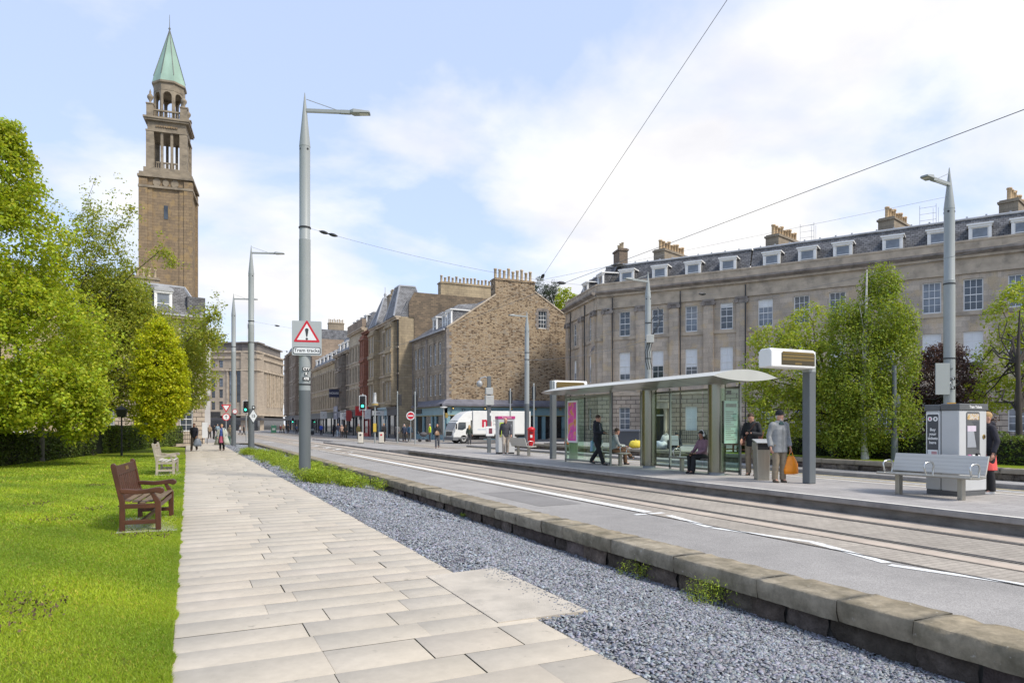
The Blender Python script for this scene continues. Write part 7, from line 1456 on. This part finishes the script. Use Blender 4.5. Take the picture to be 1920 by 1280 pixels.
def person(label, loc, face, h=1.75, top=None, trou=None, shoe=None, hair=None, pose='stand', arms='down', head=(0,0), near=True, longhair=False, hat=None, skirt=None, coat=0.0, skin=None, stride=.26, lean=0.0, group=None, bald=False, hood=False, wide=1.0, boots=0):
    s = h/1.75; r = empty('person', loc, R(face-90), label, 'person', group); skin = skin or M_skin
    hipz = .93 if not pose.startswith('sit') else .50; dz = hipz-.93
    ls = lambda z: lean*max(0, z-.93)
    hip = {sd: Vector((sd*.095, 0, hipz)) for sd in (-1,1)}; kn, an, toe = {}, {}, {}
    for sd in (-1,1):
        if pose == 'stand': kn[sd], an[sd] = Vector((sd*.10,.02,.50)), Vector((sd*.11,-.02,.085))
        elif pose == 'walk': kn[sd], an[sd] = Vector((sd*.09,.13 if sd > 0 else -.01,.51)), Vector((sd*.09,stride if sd > 0 else -stride,.09 if sd > 0 else .15))
        elif pose == 'sit': kn[sd], an[sd] = Vector((sd*.11,.44,.50)), Vector((sd*.12,.40 if sd > 0 else .48,.09))
        elif pose == 'sitcross': kn[sd], an[sd] = (Vector((.09,.44,.50)), Vector((.11,.44,.09))) if sd > 0 else (Vector((-.06,.46,.60)), Vector((.10,.66,.30)))
    sh = {sd: Vector((sd*.168*wide, ls(1.42+dz), 1.42+dz)) for sd in (-1,1)}; el, wr = {}, {}
    for sd in (-1,1):
        e, w_ = {'down': ((.26,-.04,1.13),(.27,.05,.87)), 'swing': ((.25,.10*-sd,1.14),(.25,.26*-sd,.93)), 'front': ((.27,.04,1.14),(.05,.27,1.13)), 'phone': ((.26,.02,1.14),(.10,.30,1.18) if sd < 0 else (.20,.22,1.0)), 'lap': ((.25,.12,1.14),(.09,.36,1.06)), 'hip': ((.28,-.05,1.14),(.24,.12,.92)), 'rest': ((.26,.10,1.14),(.20,.36,1.10))}[arms]
        el[sd] = Vector((sd*e[0], e[1]+ls(e[2]), e[2]+dz)); wr[sd] = Vector((sd*w_[0], w_[1]+ls(w_[2]), w_[2]+dz))
    nk = Vector((0, .0+ls(1.5), 1.50+dz)); hd = Vector((0, .025+ls(1.62)+head[0]*.06, 1.635+dz-abs(head[0])*.03)); HR = Matrix.Rotation(R(head[1]), 3, 'Z') @ Matrix.Rotation(-head[0]*.65, 3, 'X')
    S = lambda p: tuple(Vector(p)*s); H = lambda x, y, z: tuple((hd+HR @ Vector((x,y,z)))*s)
    # ---- body: one continuous figure
    def ring_torso(m, prof, yo=0):
        n = 14; vs = []
        for z, rx, ry, y in prof: vs += [S((rx*math.cos(2*math.pi*i/n)*wide, y+yo+ls(z-dz)+ry*math.sin(2*math.pi*i/n), z+0)) for i in range(n)]
        m.add(vs, [(a*n+i, a*n+(i+1) % n, (a+1)*n+(i+1) % n, (a+1)*n+i) for a in range(len(prof)-1) for i in range(n)]+[tuple(range(n))[::-1], tuple(range(len(vs)-n, len(vs)))])
    m = MB(); ring_torso(m, [(.86+dz,.13,.10,0),(1.0+dz,.13,.10,0),(1.2+dz,.14,.10,.0),(1.38+dz,.15,.10,-.005),(1.46+dz,.11,.07,-.005),(1.50+dz,.05,.05,0)])
    m.tube([S(nk-Vector((0,0,.06))), S(nk), S(hd-Vector((0,.01,.05)))], [.062*s,.055*s,.055*s], 10)
    n = 14; vs = []; pr = [(-.125,.025,.045,.05),(-.115,.045,.055,.035),(-.08,.062,.075,.012),(-.03,.07,.09,.0),(.02,.074,.096,-.004),(.06,.072,.094,-.008),(.095,.055,.072,-.01),(.118,.025,.035,-.01)]
    for z, rx, ry, y in pr: vs += [H(rx*math.cos(2*math.pi*i/n), y+ry*math.sin(2*math.pi*i/n), z) for i in range(n)]
    m.add(vs, [(a*n+i, a*n+(i+1) % n, (a+1)*n+(i+1) % n, (a+1)*n+i) for a in range(len(pr)-1) for i in range(n)]+[tuple(range(n))[::-1], tuple(range(len(vs)-n, len(vs)))])
    m.add([H(0,.088,.025),H(-.018,.088,-.035),H(.018,.088,-.035),H(0,.122,-.03),H(0,.085,-.05)], [(0,1,3),(0,3,2),(1,4,3),(3,4,2),(0,2,4,1)])
    for sd in (-1,1):
        m.ball(H(sd*.075,-.01,-.012), .03*s, 8, sc=(.4,.7,1.1))
        m.tube([S(sh[sd]),S(el[sd]),S(wr[sd])], [.048*s,.038*s,.027*s], 8); m.tube([S(hip[sd]),S(kn[sd]),S(an[sd])], [.075*s,.052*s,.038*s], 8)
        f = (wr[sd]-el[sd]).normalized(); m.tube([S(wr[sd]),S(wr[sd]+f*.05),S(wr[sd]+f*.095)], [.024*s,.035*s,.032*s], 8, flat=.6)
        d = Vector((0,1,0)) if not pose.startswith('sitc') else Vector((0,.85,-.2) if sd < 0 else (0,1,0)); m.tube([S(an[sd]),S(an[sd]+d*.12-Vector((0,0,.05)))], [.036*s,.03*s], 8)
    me = remesh(m, .011 if near else .02, [skin], 3)
    x = MB()
    for sd in (-1,1):
        f = (wr[sd]-el[sd]).normalized(); u = f.orthogonal().normalized(); u = Vector((0,1,0)).cross(f); u = u.normalized() if u.length > .2 else Vector((1,0,0)); u = f.cross(u); w_ = f.cross(u); cur = (Vector((-sd*1,0,0)) if arms in ('down','swing','hip') else Vector((0,0,-1)))
        p0 = wr[sd]+f*.088
        for i, L_ in enumerate((.068,.078,.073,.056)):
            b = p0+u*(-.026+.0175*i); k1 = b+f*L_*.45+cur*.008; k2 = b+f*L_*.75+cur*.026; k3 = b+f*L_*.9+cur*.045; x.tube([S(b),S(k1),S(k2),S(k3)], [.0088*s,.0085*s,.008*s,.006*s], 6)
        t0 = wr[sd]+f*.035-u*.03; x.tube([S(t0),S(t0-u*.022+f*.03+cur*.01),S(t0-u*.022+f*.058+cur*.022)], [.011*s,.0095*s,.007*s], 6)
    for sd in (-1,1): x.ball(H(sd*.028,.083,.022), .0095*s, 8, 1)
    x.add([H(-.024,.090,-.066),H(0,.096,-.062),H(.024,.090,-.066),H(0,.094,-.075)], [(0,3,2,1)], 2)
    add_to(me, x, [skin, M_eye, M_lip]); link('body', me, r)
    # ---- clothes
    v2 = .017 if near else .028
    if top:
        m = MB(); ex = .012+coat*.02; lo = .84-coat*.30
        prf = [(lo+dz,.155+coat*.05,.12+coat*.03,0),(.95+dz,.155,.12,0),(1.10+dz,.15,.12,.005),(1.30+dz,.168,.125,.005),(1.39+dz,.155,.11,-.005),(1.455+dz,.095,.078,-.005),(1.515+dz,.07,.072,.0)]
        if pose.startswith('sit'): prf = [(.46,.165,.13,0)]+prf[1:]
        ring_torso(m, [(z, a+ex, b+ex, y) for z, a, b, y in prf])
        for sd in (-1,1):
            m.ball(S(sh[sd]-Vector((sd*.012,0,.005))), (.058+ex)*s, 10); m.tube([S(sh[sd]),S(sh[sd].lerp(el[sd],.5)),S(el[sd]),S(el[sd].lerp(wr[sd],.5)),S(wr[sd]-(wr[sd]-el[sd]).normalized()*.015)], [(.056+ex)*s,(.052+ex)*s,(.047+ex)*s,(.043+ex)*s,(.039+ex)*s], 10); m.ball(S(el[sd]), (.047+ex)*s, 8)
        if hood: m.ball(S(nk+Vector((0,-.075,-.0))), .095*s, 10, sc=(1.1,.8,.7))
        link('jacket', remesh(m, v2, [top], 3), r)
    if trou:
        m = MB(); ring_torso(m, [(hipz-.06,.15,.115,0),(hipz+.02,.165,.13,0),(hipz+.12,.155,.12,0)])
        for sd in (-1,1):
            m.ball(S(hip[sd]+Vector((0,-.0,-.01))), .105*s, 10); kb = kn[sd].lerp(an[sd],.5)+Vector((0,-.01,0)); m.tube([S(hip[sd]),S(hip[sd].lerp(kn[sd],.5)),S(kn[sd]),S(kb),S(an[sd]+Vector((0,0,-.02)))], [.108*s,.097*s,.081*s,.078*s,.076*s], 10); m.ball(S(kn[sd]), .078*s, 8)
        link('trousers', remesh(m, v2, [trou], 3), r)
    if skirt:
        m = MB(); ring_torso(m, [(hipz-.42,.20,.19,.02),(hipz-.2,.185,.16,.01),(hipz+.1,.15,.12,0)]); link('skirt', remesh(m, v2, [skirt], 3), r)
    for sd in (-1,1):
        d = Vector((0,1,0)) if not (pose == 'sitcross' and sd < 0) else Vector((0,.9,.25)); up = Vector((0,0,1)); a = an[sd]
        tl = -.25 if (pose == 'walk' and sd < 0) else 0
        m = MB(); A_ = a+Vector((0,-.045,-.05)); m.tube([S(A_-d*.015),S(A_+d*.04),S(A_+d*.13+up*(-.008+tl*.06)),S(A_+d*.205+up*(-.014+tl*.15))], [.034*s,.046*s,.044*s,.024*s], 10, flat=1.0)
        m.tube([S(a+Vector((0,-.005,-.05))),S(a+Vector((0,-.005,.03+boots)))], [.046*s,(.048+boots*.06)*s], 10); link('shoe', remesh(m, .014 if near else .02, [shoe or M_black], 2), r)
    if hat:
        m = MB(); m.lathe([(.083,.02),(.088,.05),(.080,.10),(.05,.14),(.01,.15)], 16, ey=1.22); m.lathe([(.084,.012),(.087,.03),(.085,.055)], 16, ey=1.2); me = m.mesh('hat', hat)
        me.transform(Matrix.Translation(Vector(hd)*s) @ (HR.to_4x4()) @ Matrix.Translation((0,-.008*s,0)) @ Matrix.Scale(s,4)); [setattr(p, 'use_smooth', True) for p in me.polygons]; link('hat', me, r)
    if hair:
        m = MB()
        if hat is None and not bald: m.ball(H(0,-.016,.042), .088*s, 14, sc=(.93,1.13,1.0)); m.ball(H(0,.035,.085), .04*s, 10, sc=(1.2,.6,.5))
        if hat is not None or bald: m.ball(H(0,-.04,-.02), .075*s, 12, sc=(1.02,.9,.9))
        if longhair: m.tube([H(0,-.06,.05),H(0,-.095,-.08),H(0,-.10,-.24),H(0,-.09,-.36)], [.085*s,.095*s,.09*s,.05*s], 12); m.tube([H(.07,-.01,.03),H(.085,.0,-.1),H(.09,.03,-.28)], [.03*s,.035*s,.028*s], 8); m.tube([H(-.07,-.01,.03),H(-.085,.0,-.1),H(-.09,.03,-.28)], [.03*s,.035*s,.028*s], 8)
        else:
            for sd in (-1,1): m.ball(H(sd*.066,-.02,.01), .03*s, 8, sc=(.5,1.3,1.3))
        link('hair', remesh(m, .012 if near else .02, [hair], 2), r)
    r['_w'] = [tuple(Vector(wr[sd])*s) for sd in (-1,1)]; r['_h'] = tuple(hd*s); return r
def world(r, p): return Vector(r.location)+Matrix.Rotation(r.rotation_euler.z, 3, 'Z') @ Vector(p)
Hb, Hd, Hg, Hl, Hr = (surf('hair_'+n, c, .7, .25, 30, .3) for n, c in (('brown',(.06,.035,.02)),('dark',(.018,.014,.012)),('grey',(.42,.40,.38)),('blond',(.42,.27,.12)),('auburn',(.12,.04,.02))))
# --- on the platform
p = G(1461,904,ZP); m1 = person('older man in pale grey coat and black beanie holding an orange bag', p, -103, 1.76, cloth('pale_grey',(.25,.26,.262)), cloth('khaki',(.24,.195,.135)), surf('brown_shoe',(.10,.075,.05),.7), Hg, 'stand', 'down', head=(0,22), hat=cloth('black_knit',(.012,.013,.016)), coat=.35, wide=1.12)
m = MB(); hh = Vector(m1['_h']); 
for q in ((0,.062,-.115),(-.03,.045,-.10),(.03,.045,-.10)): m.ball(tuple(hh+Matrix.Rotation(R(22),3,'Z') @ Vector(q)), .03, 8)
m.build('beard', Hg, m1); m = MB(); m.tube([tuple(hh+Vector((0,0,-.17))),tuple(hh+Vector((0,.03,-.24)))], [.075,.09], 10); m.build('scarf', cloth('teal_scarf',(.03,.07,.07)), m1)
m = MB(); m.bb(-.003,.003,.158,.166,.70,1.36); m.build('zip', M_metal2, m1)
def bag(label, loc, rz, c, w=.2, h=.42, name='carrier_bag', hl=.14):
    r = empty(name, loc, rz, label, 'bag'); m = MB(); n = 16; vs = []; rs = random.Random(3); pr = [(-h,.78,.45),(-h*.96,.95,.85),(-h*.75,1.0,1.0),(-h*.45,.9,.85),(-h*.2,.68,.6),(-h*.03,.45,.38),(0,.36,.25)]
    for z, a, b in pr: vs += [(w*a*math.cos(2*math.pi*i/n)*rs.uniform(.93,1.07), w*.55*b*math.sin(2*math.pi*i/n)*rs.uniform(.9,1.1), z-hl) for i in range(n)]
    m.add(vs, [(a*n+i, a*n+(i+1) % n, (a+1)*n+(i+1) % n, (a+1)*n+i) for a in range(len(pr)-1) for i in range(n)]+[tuple(range(n))[::-1]], sm=True); m.build('bag_body', surf('bag_%s' % name+str(int(c[0]*99)), c, .4, .14, 7, .4, bscale=14), r); k = MB()
    for s in (-1,1): k.tube([(s*w*.33,0,-hl-.02),(s*w*.14,0,-hl*.35),(0,0,.01)], .009, 6)
    k.build('handle', surf('bag_%s' % name+str(int(c[0]*99)), c, .4), r); return r
wl = m1['_w'][0]; bag('bright orange plastic carrier bag held by the man in grey', world(m1, (wl[0], wl[1]+.03, wl[2]-.08)), R(-20), (.86,.27,.008), .185, .45)
p = G(1410,891,ZP); m2 = person('man in black coat and beige trousers looking down at his phone', p, 200, 1.77, cloth('black_coat',(.017,.018,.021)), cloth('beige',(.23,.185,.13)), surf('brown_shoe',(.10,.075,.05),.7), Hb, 'stand', 'phone', head=(.9,12), coat=.1, wide=1.06)
w0 = m2['_w'][0]; q = world(m2, (w0[0], w0[1]+.09, w0[2]+.03)); r = empty('phone', q, R(200-90), 'dark phone in the hand of the man in black', 'phone'); m = MB(); m.box((0,0,0),(.072,.012,.145), M=Matrix.Rotation(R(-35),4,'X')); m.build('phone_case', M_black, r, bevel=.006); m = MB(); m.box((0,-.0075,.002),(.064,.002,.13), M=Matrix.Rotation(R(-35),4,'X')); m.build('phone_screen', M_skygl, r)
m = MB(); m.tube([(-.13,.08,1.46),(.0,.165,1.25),(.18,.12,1.0),(.19,-.05,.95),(.0,-.17,1.2),(-.13,-.08,1.44)], .016, 6); m.build('bag_strap', surf('brown_strap',(.07,.03,.02),.6), m2)
m3 = person('woman in mauve shirt and headphones seated on the shelter bench', (13.72,15.75,ZP), 178, 1.66, cloth('mauve_stripe',(.22,.13,.165)), cloth('black_trouser',(.012,.012,.014)), M_black, Hd, 'sit', 'lap', head=(.55,8), longhair=True, skin=M_skin2)
m = MB(); hh = Vector(m3['_h']); rr_ = Matrix.Rotation(R(8),3,'Z'); m.tube([tuple(hh+rr_ @ Vector((.098*math.cos(R(a)), -.01, .015+.128*math.sin(R(a))))) for a in range(0,181,20)], .012, 8); 
for s in (-1,1): m.ball(tuple(hh+rr_ @ Vector((s*.092,-.01,-.005))), .042, 10, sc=(.5,1,1.1))
m.build('headphones', surf('white_plastic',(.68,.68,.68),.3), m3)
w0 = m3['_w'][0]; r = empty('tablet', world(m3, (0,w0[1]+.12,w0[2]-.02)), R(88), 'slim tablet on the lap of the seated woman', 'tablet'); m = MB(); m.box((0,0,0),(.24,.17,.012), M=Matrix.Rotation(R(18),4,'X')); m.build('tablet_case', M_black, r, bevel=.005); m = MB(); m.box((0,0,.0075),(.21,.14,.002), M=Matrix.Rotation(R(18),4,'X')); m.build('tablet_screen', M_skygl, r)
p = G(1120,871,ZP); m4 = person('young man in navy padded jacket walking along the platform', p, -62, 1.78, cloth('navy_padded',(.018,.02,.028)), cloth('black_trouser',(.012,.012,.014)), surf('dark_trainer',(.03,.03,.03),.6), Hb, 'walk', 'front', head=(.15,20), stride=.30, hood=True, wide=1.05, coat=.15)
m = MB()
for s in (-1,1): m.bar((s*.075,.137,1.47),(s*.05,.158,1.12),.022,.02)
m.build('lining', surf('grey_lining',(.24,.25,.28),.7), m4)
m5 = person('man in pale grey jumper and brown trousers seated with crossed legs', (13.78,20.55,ZP), -12, 1.74, cloth('pale_jumper',(.34,.37,.36)), cloth('brown_cord',(.10,.055,.028)), surf('black_shoe',(.02,.018,.016),.4), Hb, 'sitcross', 'rest', head=(.25,0), lean=.18)
r = empty('paper', (13.4,20.9,ZP+.72), R(10), 'folded white newspaper beside the seated man', 'newspaper'); m = MB(); m.box((0,0,.05),(.3,.02,.4), M=Matrix.Rotation(R(40),4,'Y')); m.build('pages', surf('newsprint',(.5,.52,.56),.8,.1,20), r)
r = empty('shopping_bag', (13.42,21.3,ZP+.45), R(40), 'pale blue bag standing on the bench behind the glass', 'bag'); m = MB(); m.box((0,0,.2),(.28,.16,.4), taper=.85); m.build('bag_body', surf('pale_blue_bag',(.22,.36,.46),.5,.15,6,.3), r, bevel=.03); m = MB(); m.tube([(-.07,0,.4),(-.05,0,.52),(.05,0,.52),(.07,0,.4)], .008, 6); m.build('handle', surf('pale_blue_bag',(.22,.36,.46),.5), r)
p = G(948,852,ZP); m6 = person('balding man in charcoal hoodie and beige trousers walking on the platform', p, -112, 1.78, cloth('charcoal_hoodie',(.055,.055,.065)), cloth('stone_trouser',(.36,.31,.255)), surf('white_trainer',(.55,.55,.54),.6), Hg, 'walk', 'swing', head=(.8,-10), bald=True, hood=True, wide=1.1, stride=.12)
p = G(820,840,.10); person('woman with long dark hair carrying a brown bag across the island', p, -112, 1.66, cloth('black_jacket',(.016,.016,.019)), cloth('grey_jean',(.085,.09,.105)), M_black, Hd, 'walk', 'front', longhair=True, stride=.12, near=False)
q = world(bpy.data.objects[[o.name for o in bpy.data.objects if o.get('label','').startswith('woman with long dark')][0]], (0,.30,1.0)); bag('small round brown shoulder bag held in front of the woman', q+Vector((0,0,.22)), R(20), (.25,.15,.09), .2, .3, 'handbag', .05)
m8 = person('person in dark hoodie and coral skirt partly hidden by the ticket machine', (14.86,8.47,ZP), 150, 1.68, cloth('navy_hoodie',(.02,.02,.03)), cloth('black_legging',(.014,.014,.017)), surf('white_trainer',(.6,.58,.57),.6), Hl, 'stand', 'down', skirt=cloth('coral_skirt',(.72,.10,.09)), hood=True)
# --- on the path
p = G(364,845,0); a = person('man in navy jacket walking down the path with a grey bag', p, -112, 1.78, cloth('navy_jacket',(.018,.02,.035)), cloth('dark_brown_trouser',(.06,.045,.035)), M_black, Hb, 'walk', 'swing', stride=.2, wide=1.1, near=False, skin=M_skin2)
w0 = a['_w'][0]; bag('grey blue bag swinging beside the man on the path', world(a, (w0[0]-.06, w0[1], w0[2]-.04)), R(10), (.17,.2,.25), .25, .5, 'tote_bag', .1)
p = G(416,844,0); w_ = person('blond woman in open pale coat, blue top and pink skirt', p, -115, 1.72, cloth('royal_blue_top',(.06,.11,.36)), cloth('black_legging',(.014,.014,.017)), M_black, Hl, 'stand', 'hip', skirt=cloth('pink_print_skirt',(.42,.10,.17)), near=False, boots=.18)
m = MB(); n = 12
for sgn in (-1,1):
    vs = []
    for z, rx, ry in ((1.46,.15,.11),(1.2,.25,.16),(.9,.34,.2),(.6,.46,.24),(.38,.52,.24)): vs += [(sgn*(rx*math.sin(R(25+150*i/n))), -ry*math.cos(R(25+150*i/n))*-1*(1 if i < n/2 else 1)-.02, z) for i in range(n+1)]
    m.add(vs, [(q*(n+1)+i,q*(n+1)+i+1,(q+1)*(n+1)+i+1,(q+1)*(n+1)+i) for q in range(4) for i in range(n)], sm=True)
for sd in (-1,1): m.tube([(sd*.18,0,1.40),(sd*.28,-.05,1.12),(sd*.26,.08,.95)], [.085,.08,.07], 10)
o = m.build('open_coat', cloth('pale_green_coat',(.42,.44,.38)), w_); sm_ = o.modifiers.new('solid', 'SOLIDIFY'); sm_.thickness = .02
# --- street people, each different
far = [((602,816,.07),'pedestrian in bright blue jacket outside the far shops',(.03,.08,.42),(.03,.03,.04),70,'walk'),
 ((625,818,.07),'pedestrian in dark navy outside a cafe',(.02,.02,.035),(.02,.02,.025),150,'stand'),((634,820,.07),'pedestrian in navy and pale jeans walking by the shops',(.03,.035,.06),(.12,.16,.22),-110,'walk'),
 ((641,820.5,.07),'pedestrian in beige pink coat walking by the shops',(.42,.27,.2),(.03,.025,.025),-110,'walk'),((648,821.5,.07),'pedestrian all in black near the red shop',(.012,.012,.014),(.012,.012,.014),70,'walk'),
 ((672,823,.07),'pedestrian in black and yellow top behind the traffic light',(.09,.075,.02),(.03,.03,.035),-60,'stand'),((720,827,.07),'pedestrian in dark clothes right of the cream bollard',(.02,.018,.02),(.05,.04,.045),120,'stand'),
 ((758,828,.07),'pedestrian in dark blue with pale scarf outside the tan tenement',(.03,.04,.07),(.02,.02,.025),-110,'walk'),((768,827,.07),'pedestrian in mid blue coat beside the no entry sign',(.03,.075,.13),(.06,.06,.065),60,'stand'),
 ((745,827,.07),'pedestrian in grey jacket walking before the tan tenement',(.14,.13,.13),(.05,.05,.06),60,'walk'),((880,832.5,-.05),'pedestrian in dark green coat standing beside the truck',(.045,.06,.045),(.05,.05,.055),60,'stand'),
 ((806,827.5,.07),'worker in yellow high visibility vest outside the pub',(.55,.72,.02),(.05,.055,.07),170,'stand'),
 ((393,822,0),'pedestrian in tan jacket at the end of the path',(.30,.22,.14),(.05,.045,.04),-100,'walk'),((401,823,0),'pedestrian in black leaning near the corner house',(.02,.02,.022),(.02,.02,.022),20,'stand'),((431,822,0),'pedestrian in brown green coat behind the pole',(.16,.13,.08),(.11,.10,.075),-100,'stand'),
 ((408,818,0),'pedestrian in pale blue top in the far crowd',(.25,.35,.42),(.03,.03,.04),-80,'walk'),((450,815,-.05),'pedestrian in white crossing the far road',(.6,.6,.6),(.1,.1,.13),10,'walk'),((457,815,-.05),'pedestrian in black crossing the far road',(.02,.02,.022),(.02,.02,.022),10,'walk'),
 ((512,811,.07),'pedestrian in cobalt blue by the green cabinet',(.03,.08,.35),(.03,.03,.05),60,'stand'),((526,811.5,.07),'pedestrian in dark red far down the street',(.16,.03,.03),(.03,.03,.04),60,'walk'),((540,812.5,.07),'pedestrian in black coat far down the street',(.02,.02,.022),(.02,.02,.025),-110,'walk'),((556,813,.07),'pedestrian in grey blue behind the first pole',(.07,.1,.17),(.03,.03,.04),-110,'walk'),((532,812,.07),'pedestrian in tan far down the street',(.3,.22,.15),(.03,.03,.035),-80,'stand')]
for i, (q, lab, c, t, f, po) in enumerate(far):
    p = G(*q); person(lab, p, f, random.Random(i).uniform(1.64,1.80), cloth('far_top_%d' % i, c), cloth('far_leg_%d' % i, t), M_black, (Hb,Hd,Hl,Hg)[i % 4], po, 'swing' if po == 'walk' else 'down', near=False, stride=.2, group='pedestrians in the street', longhair=(i % 3 == 1))
sp_ = AX(1269, 21.9); m9 = person('person in dark jacket and flat cap seated on the garden wall', (sp_.x, sp_.y, -.03), 215, 1.74, cloth('dark_anorak',(.02,.022,.03)), cloth('navy_work',(.02,.025,.045)), M_black, Hb, 'sit', 'rest', hat=cloth('flat_cap',(.03,.03,.035)), near=False)
q = world(m9, (0,.45,.82)); r = empty('white_card', q, R(125), 'white rigid card held by the person on the wall', 'card'); m = MB(); m.box((0,0,.12),(.42,.02,.5), M=Matrix.Rotation(R(-15),4,'X')); m.build('card', M_wpaint, r, bevel=.01); m = MB(); m.box((0,.014,.12),(.38,.004,.03), M=Matrix.Rotation(R(-15),4,'X')); m.build('tape', M_metal, r)
# pram pushed by the worker
p = G(794,828,.07); r = empty('pram', p, R(170), 'pram with grey hood and white bag before the pub', 'pram'); m = MB(); m.ball((0,0,.72), .3, 12, sc=(1.2,.9,.75)); m.build('hood', surf('pram_fabric',(.09,.085,.09),.8), r); m = MB(); m.bar((-.35,0,.25),(.3,0,.6),.03); m.bar((.35,0,.25),(-.3,0,.6),.03); m.bar((.3,0,.6),(.55,0,1.0),.025); m.build('frame', M_metal, r)
for x in (-.35,.35):
    for y in (-.22,.22): m = MB(); m.tube([(x,y-.02,.14),(x,y+.02,.14)], .14, 14); m.build('wheel', M_rub, r)
# internal notes are not part of the scene
for o in bpy.data.objects:
    for kx in ('_w','_h'):
        if kx in o: del o[kx]
